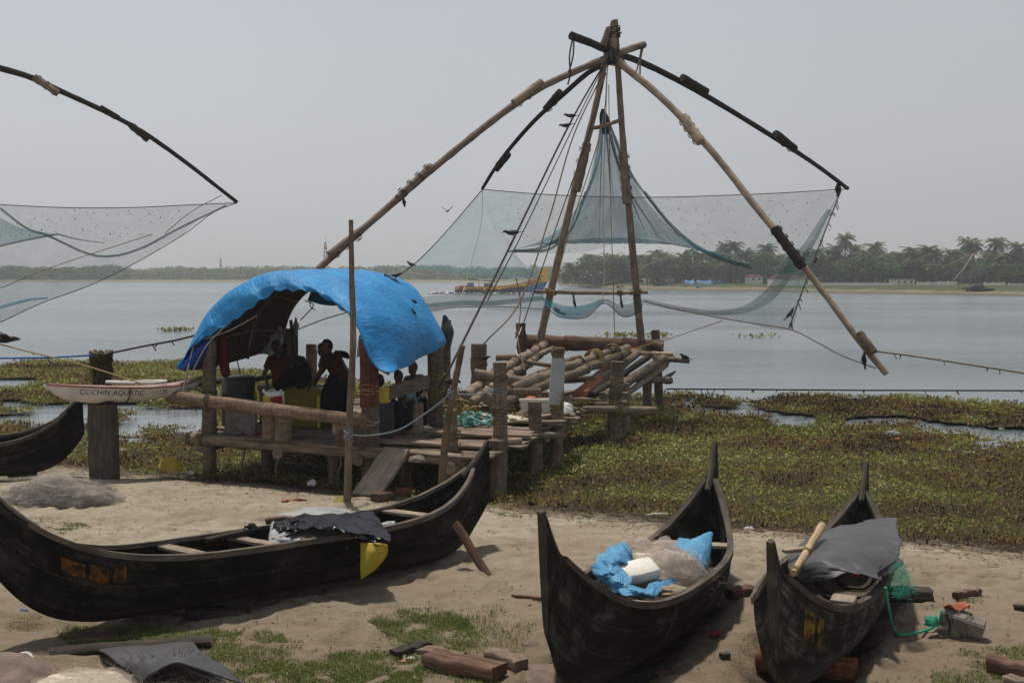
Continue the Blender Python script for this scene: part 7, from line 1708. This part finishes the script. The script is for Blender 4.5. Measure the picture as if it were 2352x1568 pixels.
for k in range(420):
    q = W(rr.uniform(1480, 1660), rr.uniform(1240, 1345), rr.uniform(10.7, 11.6)); u = rr.uniform(0, 6.28); L = rr.uniform(.04, .15)
    q = onc(C2, rr.uniform(-.15, .35), rr.uniform(-.3, .75), rr.uniform(-.2, -.02)); m.tube([q + Vector((math.cos(u) * L * s_, math.sin(u) * L * s_, .5 * L * math.cos(s_ * 2 + k))) for s_ in (-1, -.4, .2, .8)], .0026, 3, cap=False)
tag(one(m, 'loose_net_threads', 'gythread', 'grey nylon threads spilling right and behind the blue bundle', 'fishing net'), kind='stuff')
# ---- load of canoe 3
rows = [[(1895, 1222, 11.9), (1950, 1210, 12.0), (2010, 1195, 12.1), (2062, 1190, 12.0)], [(1850, 1240, 11.55), (1920, 1228, 11.55), (2000, 1225, 11.5), (2066, 1232, 11.4)], [(1822, 1270, 11.2), (1900, 1246, 11.15), (1980, 1244, 11.1), (2040, 1262, 10.95), (2072, 1275, 10.9)][:4], [(1806, 1292, 10.9), (1880, 1264, 10.75), (1960, 1262, 10.7), (2068, 1284, 10.7)], [(1816, 1312, 10.65), (1880, 1288, 10.4), (1950, 1296, 10.35), (2010, 1312, 10.4)], [(1838, 1330, 10.5), (1890, 1322, 10.25), (1950, 1310, 10.2), (2014, 1320, 10.25)], [(1850, 1340, 10.45), (1900, 1334, 10.2), (1952, 1316, 10.15), (2012, 1322, 10.2)]]
rows[2] = [(1822, 1268, 11.2), (1900, 1246, 11.15), (1985, 1246, 11.1), (2072, 1268, 10.95)]
drape('grey_cover', rows, 60, 54, 'grey_sheet', 'dark grey sheet cover drawn over the load of the scuffed canoe', 'cover', .01, .2, 2.8, 18)
rows = [[(2000, 1262, 10.9), (2036, 1258, 10.95), (2072, 1288, 10.75)], [(2004, 1290, 10.6), (2036, 1292, 10.6), (2066, 1300, 10.6)], [(2010, 1318, 10.4), (2030, 1322, 10.4), (2052, 1318, 10.5)]]
drape('grey_cover_flap', rows, 18, 16, 'grey_sheet', 'loose grey flap of sheet at the right side of the covered canoe', 'cover', .012, .1, 4, 19)
m = MB(); P = catmull(WP([(1822, 1316, 10.35), (1850, 1272, 10.75), (1888, 1207, 11.4)]), 16); m.tube(P, [.032 * R.uniform(.92, 1.08) + .0006 * i for i in range(16)], 10, .05); o = one(m, 'peeled_log', 'peeled', 'peeled pale log lying across the grey cover', 'log')
for t in (.08, .55): lash(P[int(15 * t)], P[-1] - P[0], .036, o, 'yrope', 4, .008, spread=.05)
for ch in o.children: pass
m = MB(); m.plank(W(1800, 1265, 10.9), W(1862, 1258, 10.95), .08, .035, jit=.004); one(m, 'paddle_board', 'bench', 'thin board sticking out left under the peeled log', 'board')
m = MB(); p = onc(C3, -.5, -.78, .03); d = Vector((math.cos(C3.hd), math.sin(C3.hd), 0)); m.plank(p - d * .1, p + d * .13, .2, .05, jit=.004); one(m, 'loose_block', 'bench', 'small notched board on the right rim of the covered canoe', 'board')
p = onc(C3, -.52, .55, -.0); m = MB(); m.plank(p - Vector((.12, 0, 0)), p + Vector((.12, .05, 0)), .14, .03, jit=.004); one(m, 'loose_block', 'tanpole', 'tan board scrap on the left rim by the peeled log', 'board')
p = W(1962, 1318, 10.3); m = MB(); m.tube([p - Vector((.04, 0, .01)), p, p + Vector((.05, .0, -.02))], [.02, .024, .018], 8); one(m, 'red_float', 'red', 'dark red float peeping out under the grey cover', 'float')
# green net over the side, cord and anchor stone
rr = random.Random(8); m = MB()
for k in range(110):
    u, v = rr.random(), rr.random(); q = W(2040 + 45 * u + 15 * v, 1300 + 75 * v * (1 - .3 * abs(u - .5)), 10.55 - .25 * v); L = rr.uniform(.03, .09); a = rr.uniform(0, 6.28)
    m.tube([q + Vector((math.cos(a) * L * s_, .02 * math.sin(k + s_ * 3), math.sin(a) * L * s_)) for s_ in (-1, 0, 1)], .0012, 3, cap=False)
tag(one(m, 'green_net', 'gthread', 'fine green net hanging over the right side of the covered canoe', 'fishing net'), kind='stuff')
drape('green_net_sheet', [[(2040, 1300, 10.6), (2066, 1290, 10.6), (2080, 1296, 10.55)], [(2040, 1340, 10.45), (2066, 1336, 10.4), (2088, 1332, 10.4)], [(2044, 1362, 10.4), (2066, 1375, 10.3), (2086, 1366, 10.3)]], 12, 12, 'gfuzz', 'thin green netting sheet draped at the side of the covered canoe', 'fishing net', .004, .06, 6, 20)
cord([(2034, 1348, 10.25), (2042, 1400, 10.3), on(2050, 1448, .03), on(2066, 1464, .03), on(2110, 1458, .03), on(2146, 1446, .04), on(2160, 1425, .1)], .014, 'green', 'green cord from the covered canoe to the anchor stone', 40)
def anchor():
    p = on(2205, 1462); r = thing('anchor_stone', 'squared grey stone tied with cord and orange rag, on the sand', 'anchor', p)
    q = p + Vector((.02, .0, .14)); m = MB(); d = Vector((.16, -.09, -.045)); m.plank(q - d, q + d, .17, .16, up=(.1, -.4, 1), jit=.004, seg=3); m.build('stone_block', 'stone', r, False)
    for t in (-.35, .3): lash(q + d * t * 2 * .5, d, .1, r, 'rope', 2, .006, 'binding_cord', .03)
    m = MB(); rows = [[p + Vector((-.16 + .06 * i + .01 * j, -.02 + .03 * j, .27 + .035 * math.sin(i * 1.9 + j) )) for i in range(5)] for j in range(4)]; m.grid(surf(rows, 14, 10, .04, 9, 3)); solid(m.build('orange_rag', 'orange2', r), .008)
    m = MB(); m.tube([p + Vector((-.16, -.08, .24)), p + Vector((-.13, -.1, .14)), p + Vector((-.15, -.12, .04)), p + Vector((-.3, -.14, .02))], .012, 6); m.build('iron_hook', 'driftdark', r)
    m = MB(); m.ball(p + Vector((-.08, .02, .06)), .13, .1, .09, jit=.12); m.build('foot_stone', 'stone', r)
    o = crumple('green_tangle', p + Vector((-.27, -.02, .12)), .07, .06, .08, 'green', None, None, 4); L = wloc(r); o.parent = r; o.location = o.location - L; return r
M['orange2'] = plain('orange_rag', (.25, .07, .04), (.38, .12, .07), 8, .8, .3)
anchor()
# ================================================================ kayak on its post
def kayak():
    A = W(104, 885, 18.5); B = W(464, 864, 20.4); d = B - A; L = d.length; d.normalize(); sd = Vector((d.y, -d.x, 0)).normalized(); up = Vector((0, 0, 1))   # sd points to the viewer
    r = thing('kayak', 'white sit-in kayak with maroon deck edge lying across two supports', 'kayak', A + d * L * .5)
    xs = np.array([0, .03, .08, .15, .3, .45, .6, .78, .9, .97, 1.0])
    top = [(102, 883), (112, 884), (132, 885), (156, 886), (208, 888), (262, 889), (316, 889), (380, 885), (424, 878), (452, 870), (465, 865)]
    bot = [(104, 886), (110, 896), (124, 910), (150, 922), (205, 928), (262, 924), (316, 920), (384, 911), (424, 903), (450, 889), (465, 868)]
    N = 40; rows = []
    X = np.linspace(0, 1, N)
    P = [A + d * (L * x) for x in X]
    def zof(lst, i):
        px = 102 + 363 * X[i]; py = np.interp(px, [q[0] for q in lst], [q[1] for q in lst]); return W(px, py, P[i].y - .1).z
    for i in range(N):
        x = X[i]; hb = .29 * max(0, math.sin(math.pi * (.015 + .97 * x))) ** .6 + .008; zt, zb = zof(top, i), zof(bot, i)
        rows.append((P[i], hb, zt, zb))
    def skin(i, a):      # a 0 at viewer rim .. pi at far rim, keel at pi/2
        p, hb, zt, zb = rows[i]; q = p + sd * (hb * math.copysign(abs(math.cos(a)) ** .6, math.cos(a))); q.z = zt - (zt - zb) * math.sin(a) ** .9; return q
    m = MB(); m.grid([[skin(i, a) for a in np.linspace(0, math.pi, 17)] for i in range(N)]); m.build('hull', 'kayakwhite', r)
    m = MB(); g = []
    for i in range(N):
        p, hb, zt, zb = rows[i]; g.append([Vector((p.x, p.y, zt)) + sd * (hb * c) + up * (.012 * (1 - c * c)) * (hb / .3) for c in np.linspace(1, -1, 9)])
    m.grid(g); m.build('deck', 'deckpink', r)
    m = MB(); m.tube([Vector((*(rows[i][0] + sd * (rows[i][1] + .004)).xy, rows[i][2])) for i in range(N)], .016, 6); m.build('deck_edge', 'maroon', r)
    m = MB(); g = []
    for t in np.linspace(0, 2 * math.pi, 33):
        i = .56 + .19 * math.cos(t); p, hb, zt, zb = rows[int(i * (N - 1))]; q = A + d * (L * i) + sd * (.2 * math.sin(t)); g.append(Vector((q.x, q.y, zt + .07)))
    m.tube(g, .022, 6); m.build('cockpit_rim', 'white', r)
    m = MB(); m.tube([rows[0][0] + Vector((0, 0, 0)) - d * .02, rows[0][0] + d * .07 + Vector((0, 0, -.03))], [.02, .05], 8); m.build('bow_cap', 'white', r)
    # club name lettering, faded towards the stern
    def word(txt, x0, size, mat):
        cu = bpy.data.curves.new('t', 'FONT'); cu.body = txt; cu.size = size; cu.extrude = .0015; cu.shear = .18; cu.space_character = 1.05
        to = bpy.data.objects.new('t', cu); COL.objects.link(to); dg = bpy.context.evaluated_depsgraph_get(); me = bpy.data.meshes.new_from_object(to.evaluated_get(dg)); bpy.data.objects.remove(to)
        off = wloc(r)
        for v in me.vertices:
            x = (x0 + v.co.x) / L; i = min(N - 2, max(0, int(x * (N - 1)))); fr = x * (N - 1) - i
            zz = (rows[i][2] * (1 - fr) + rows[i + 1][2] * fr) - .125 + v.co.y - .0
            def sp(j):
                zt, zb = rows[j][2], rows[j][3]; s_ = min(1, max(0, (zt - zz) / (zt - zb))) ** (1 / .9); return skin(j, math.asin(s_))
            q = sp(i) * (1 - fr) + sp(i + 1) * fr; q.z = zz; v.co = q + sd * (.004 + v.co.z) - off
        o = bpy.data.objects.new('lettering', me); COL.objects.link(o); me.materials.clear(); me.materials.append(M[mat]); o.parent = r; WL[o.name] = off
    word('COCHIN AQUATIC', L * .165, .118, 'letterdark'); word('CLUB', L * .6, .118, 'letterfaint')
    m = MB(); q = skin(int(.42 * N), .2)
    i = int(.46 * N); m.tube([skin(i, a) + sd * (.012 * math.cos(a)) + up * (-.012 * math.sin(a)) for a in np.linspace(0, math.pi, 14)], .014, 5); m.build('tie_strap', 'rope', r)
    return r
M['kayakwhite'] = plain('dirty_white_gelcoat', (.5, .44, .38), (.68, .63, .57), 3.5, .5, .1, .3, lo=1, hi=1.01); M['deckpink'] = plain('faded_pink_deck', (.26, .17, .15), (.36, .27, .25), 5, .7, .1, lo=1, hi=1.01); M['maroon'] = plain('maroon_paint', (.2, .06, .05), (.32, .12, .1), 5, .6, .1, lo=1, hi=1.01)
def mk_letter(name, a):
    t = NT(name); n = t.noise(t.coord('Object'), 9, 4, .7)
    t.base(t.ramp(n, [(a, (.045, .04, .04)), (a + .14, (.46, .41, .36))]), .7, .2); return t.m
M['letterdark'] = mk_letter('worn_black_letters', .57); M['letterfaint'] = mk_letter('faint_letters', .42)
kayak()
a = on(235, 1100); zt = W(235, 928, 19.1).z; m = MB(); m.plank((a.x, 19.1, -.5), (a.x - .02, 19.1, zt), .42, .34, up=(0, 1, 0), jit=.006, seg=6); one(m, 'square_post', 'greypost', 'thick square dark grey post carrying the kayak', 'post')
m = MB(); m.plank(W(214, 929, 19.2), W(262, 921, 19.2), .5, .05, seg=3); m.plank(W(250, 925, 19.2), W(268, 915, 19.2), .3, .04, seg=2); one(m, 'support_pad', 'black_film', 'black pad between the kayak and its square post', 'pad')
def weedy():
    p = W(232, 812, 24.6); r = thing('weedy_post', 'round old post with weeds growing on its top, behind the kayak', 'post', (p.x, p.y, WATER)); m = MB(); m.tube([(p.x, p.y, -1.2), (p.x, p.y, .6), (p.x + .02, p.y, p.z)], [.21, .2, .19], 14, .05); m.build('post_body', 'redpost2', r)
    n = 900; an = NR.uniform(0, 6.28, n); zz = p.z - np.abs(NR.normal(0, .28, n)) + .06
    pos = np.stack([p.x + np.cos(an) * (.2 + .04 * NR.random(n)), p.y + np.sin(an) * (.2 + .04 * NR.random(n)), zz], 1); o = leaves_mesh('weeds', 'hyac', pos, NR.uniform(.04, .12, n), NR.uniform(-1.4, .6, n), NR.uniform(.05, .7, n), r, asp=.3); o.data.transform(Matrix.Translation(-wloc(r)))
M['redpost2'] = wood('wet_post', (.02, .015, .011), (.06, .045, .035), (.13, .1, .08), rings=0)
weedy()
# ================================================================ scattered things on the beach
fuzz('grey pink heap of fine fishing net on the sand below the kayak', on(140, 1150) + Vector((0, 0, -.03)), .74, .42, .31, 3000, 'ashthread', 41, base='netmound', nz=.5)

rr_ = on(206, 1142); m = MB(); m.ball(rr_ + Vector((0, -.25, .14)), .06, .04, .03, jit=.2); one(m, 'orange_scrap', 'orange', 'orange plastic scrap on the right of the grey net heap', 'scrap')
p = W(392, 1076, 19.7); crumple('yellow_bag', p + Vector((0, 0, -.04)), .2, .15, .22, 'yplastic', 'knotted yellow plastic bag at the weed edge left of the jetty', 'bag', 8, nz=.4)
def cup(px, py, label, s=1):
    p = on(px, py) if px > 1000 else W(px, py + 5, 3.32 * 2700 / (py + 5 - 630)); m = MB(); d = Vector((.5, -.5, .25)).normalized(); q = p + Vector((0, 0, .04 * s)); m.tube([q - d * .05 * s, q - d * .045 * s, q + d * .05 * s, q + d * .055 * s], [.03 * s, .034 * s, .044 * s, .047 * s], 14); m.tube([q + d * .05 * s, q + d * .056 * s], [.04 * s, .002], 12); one(m, 'plastic_cup', 'white', label, 'cup', None, True, p)
cup(714, 1111, 'white plastic cup on the sand left of the tall pole', 1.15); cup(437, 1086, 'white cup among weed by the left front post', .9)
def bottle(px, py, label, mat, rz=0):
    p = W(px, py + 4, 3.36 * 2700 / (py + 4 - 630)); m = MB(); d = Vector((math.cos(rz), math.sin(rz), 0)); q = p + Vector((0, 0, .02)); m.tube([q - d * .14, q - d * .13, q - d * .02, q + d * .0, q + d * .08, q + d * .12, q + d * .16], [.03, .04, .04, .037, .04, .022, .016], 12); one(m, 'plastic_bottle', mat, label, 'bottle', None, True, p)
M['pet'] = plain('dusty_bottle_plastic', (.2, .18, .13), (.32, .28, .21), 12, .35, .1); bottle(1512, 1182, 'dusty plastic bottle lying at the edge of the weed', 'pet', 3.2)
for (px, py, sx, mat, lb, sd) in ((560, 1075, .09, 'white', 'white plastic scrap among weed under the jetty front', 3), (1232, 1107, .06, 'white', 'white scrap on the weed right of the jetty corner post', 4), (2050, 997, .16, 'lgrey', 'grey egg tray scrap on the weed mat right', 5), (2062, 1008, .06, 'orange', 'orange scrap beside the grey tray on the weed', 6), (2345, 1100, .1, 'white', 'white plastic scrap in the weed at the right edge', 7), (55, 1402, .04, 'bluesheet', 'tiny blue scrap on the sand below the long canoe bow', 8), (1720, 1214, .08, 'white', 'pale scrap at the weed edge between the two seaward canoes', 9), (1640, 1455, .06, 'red', 'dark red scrap in the shade between the canoes', 10), (2300, 985, .07, 'lgrey', 'small grey scrap far right on the weed', 11), (1545, 930, .09, 'lgrey', 'pale scrap on the weed just right of the jetty end', 12), (280, 1035, .09, 'lgrey', 'pale scrap in the weed by the square post', 13), (925, 1520, .04, 'orange', 'orange scrap in the grass by the beam', 14), (945, 1512, .045, 'white', 'white scrap in the grass by the beam', 15)):
    p = on(px, py) if py > 1060 else G(px, py, -.2); crumple('plastic_scrap', p + Vector((0, 0, .0)), sx, sx * .7, sx * .45, mat, lb, 'scrap', sd)
# timbers, bottom middle
def beam(p0, p1, w_, h, mat, label, nm='timber', jit=.012, rz=(0, 0, 1), cat='timber'):
    m = MB(); m.plank(p0 + Vector((0, 0, h / 2)), p1 + Vector((0, 0, h / 2)), w_, h, up=rz, jit=jit, seg=7); return one(m, nm, mat, label, cat, None, True, tuple((p0 + p1) / 2))
beam(on(985, 1528), on(1150, 1560), .23, .12, 'timber', 'heavy split brown beam lying at the bottom of the picture'); beam(on(905, 1508), on(985, 1486), .12, .06, 'driftdark', 'dark short beam left behind the heavy split beam'); beam(on(968, 1500), on(1060, 1522), .16, .07, 'plank', 'mortised grey board behind the heavy split beam', 'mortised_board', cat='board'); beam(on(1130, 1512), on(1200, 1540), .16, .1, 'plank', 'pale short board beside the brown rock', 'board', cat='board')
beam(on(1175, 1372), on(1250, 1380), .05, .04, 'timber', 'thin brown stick on the sand left of the bundle canoe', 'stick', .004, cat='stick'); beam(on(2270, 1540), on(2400, 1568), .16, .13, 'timber', 'squared brown timber in the bottom right corner'); beam(on(2310, 1566), on(2420, 1590), .14, .06, 'plank', 'thin grey board below the corner timber', 'board', cat='board')
beam(on(2195, 1374), on(2250, 1366), .07, .07, 'timber', 'short thick stick on the sand far right', 'stick', .02, cat='stick'); beam(on(2330, 1398), on(2380, 1408), .06, .05, 'driftdark', 'dark stick at the right edge on the sand', 'stick', .01, cat='stick'); beam(on(20, 1085), on(85, 1083), .1, .07, 'driftdark', 'dark board under the canoe at the left edge', 'board', cat='board')
beam(on(650, 1153), on(700, 1148), .07, .03, 'redwood', 'curled reddish bark strip on the open sand', 'bark_strip', .015, cat='bark'); beam(on(928, 1524), on(930, 1500), .02, .02, 'bench', 'pale twig standing in the grass by the beam', 'twig', .002, cat='stick'); beam(on(862, 1152), on(898, 1148), .17, .13, 'timber', 'brown wood block behind the long canoe rim', 'wood_block', cat='wood'); beam(on(915, 1140), on(945, 1136), .15, .13, 'redwood', 'second reddish brown block behind the canoe rim', 'wood_block', cat='wood')
p = on(785, 1158); m = MB(); m.tube([p + Vector((0, 0, .02)), p + Vector((0, -.02, .06))], [.12, .12], 18); one(m, 'round_lid', 'yellowmud', 'greenish round lid at the foot of the tall pole', 'lid')

crumple('brown_rock', on(1245, 1560) + Vector((0, 0, -.1)), .42, .32, .2, 'brownstone', 'smooth brown rock beside the near end of the bundle canoe', 'rock', 21, nz=.22); crumple('brown_rock', on(20, 1558) + Vector((-.1, -.2, -.08)), .62, .5, .3, 'brownstone', 'brown earth mound in the bottom left corner', 'rock', 22, nz=.2)
crumple('small_stone', on(1218, 1478) + Vector((0, 0, -.02)), .09, .07, .05, 'brownstone', 'flat stone on the reddish sand left of the bundle canoe', 'stone', 23, nz=.2); beam(on(1655, 1512), on(1675, 1510), .06, .05, 'dgrey', 'small dark box lying in the shade between the canoes', 'small_box', .002, cat='box')
# covered heap, bottom left
fuzz('beige net heap under the grey sheet at the bottom left', on(190, 1590) + Vector((0, 0, -.03)), .5, .4, .15, 260, 'thread', 51); fuzz('net heap with grass stems right under the grey sheet', on(430, 1592) + Vector((0, 0, -.07)), .38, .24, .12, 160, 'thread', 52)
rows = [[(215, 1492, 10.15), (270, 1485, 10.2), (330, 1478, 10.3), (400, 1470, 10.35), (430, 1468, 10.3)], [(235, 1500, 9.7), (290, 1497, 9.7), (350, 1495, 9.7), (420, 1487, 9.75), (470, 1500, 9.7)], [(262, 1525, 9.35), (300, 1520, 9.3), (355, 1510, 9.3), (430, 1500, 9.35), (510, 1530, 9.35)], [(298, 1545, 9.2), (315, 1545, 9.15), (350, 1530, 9.1), (425, 1514, 9.1), (535, 1552, 9.2)], [(315, 1568, 9.1), (325, 1569, 9.05), (352, 1546, 8.98), (420, 1524, 8.95), (560, 1572, 9.1)]]
drape('grey_sheet', rows, 44, 36, 'grey_sheet', 'stiff dark grey sheet thrown over the net heaps at the bottom left', 'sheet', .012, .08, 3, 24)
drape('grey_sheet_corner', [[(268, 1482, 10.3), (300, 1470, 10.4), (350, 1472, 10.3)], [(270, 1490, 10.1), (310, 1488, 10.1), (360, 1484, 10.1)]], 12, 8, 'grey_sheet', 'corner of grey sheet showing behind the dark plank', 'sheet', .01, .05, 4, 25)
m = MB(); m.plank(W(112, 1500, 9.95), W(484, 1470, 10.25), .11, .06, up=(0, -.5, 1), jit=.006, seg=8); one(m, 'dark_plank', 'driftdark', 'long dark plank weighing down the grey sheet at the bottom left', 'plank')
drape('white_sack', [[(190, 1545, 9.4), (230, 1552, 9.3), (300, 1555, 9.3)], [(185, 1562, 9.25), (235, 1560, 9.15), (295, 1570, 9.2)], [(180, 1580, 9.2), (240, 1585, 9.1), (300, 1585, 9.15)]], 22, 14, 'white', 'cream folded sack at the very bottom left', 'sack', .02, .12, 6, 26)
drape('pale_sheet', [[(415, 1505, 9.65), (450, 1515, 9.6), (490, 1535, 9.5)], [(430, 1535, 9.3), (470, 1550, 9.25), (520, 1568, 9.2)]], 16, 12, 'lgrey', 'pale plastic under the right edge of the grey sheet', 'sheet', .01, .08, 5, 27)
m = MB(); m.rope(WP([(50, 1500, 9.75), (66, 1500, 9.7), (74, 1512, 9.65), (70, 1525, 9.6), (80, 1540, 9.55)]), .014, 6, 16); one(m, 'white_rope_end', 'white', 'curled white rope end on the brown mound', 'rope')
p = W(118, 1540, 9.6); m = MB(); m.ball(p, .05, .045, .05, jit=.08); one(m, 'brown_float', 'orange2', 'round brownish float by the net heap at the bottom left', 'float')
m = MB(); rr = random.Random(3)
for k in range(40):
    a = W(rr.uniform(300, 460), rr.uniform(1530, 1570), rr.uniform(9.15, 9.4)); q = rr.uniform(-.5, .5); m.tube([a, a + Vector((q * .15, 0, .1)), a + Vector((q * .4, rr.uniform(-.1, .1), .17))], .003, 4, cap=False)
tag(one(m, 'dry_straw', 'bench', 'dry yellow straw stems on the right net heap under the grey sheet', 'straw'), kind='stuff')
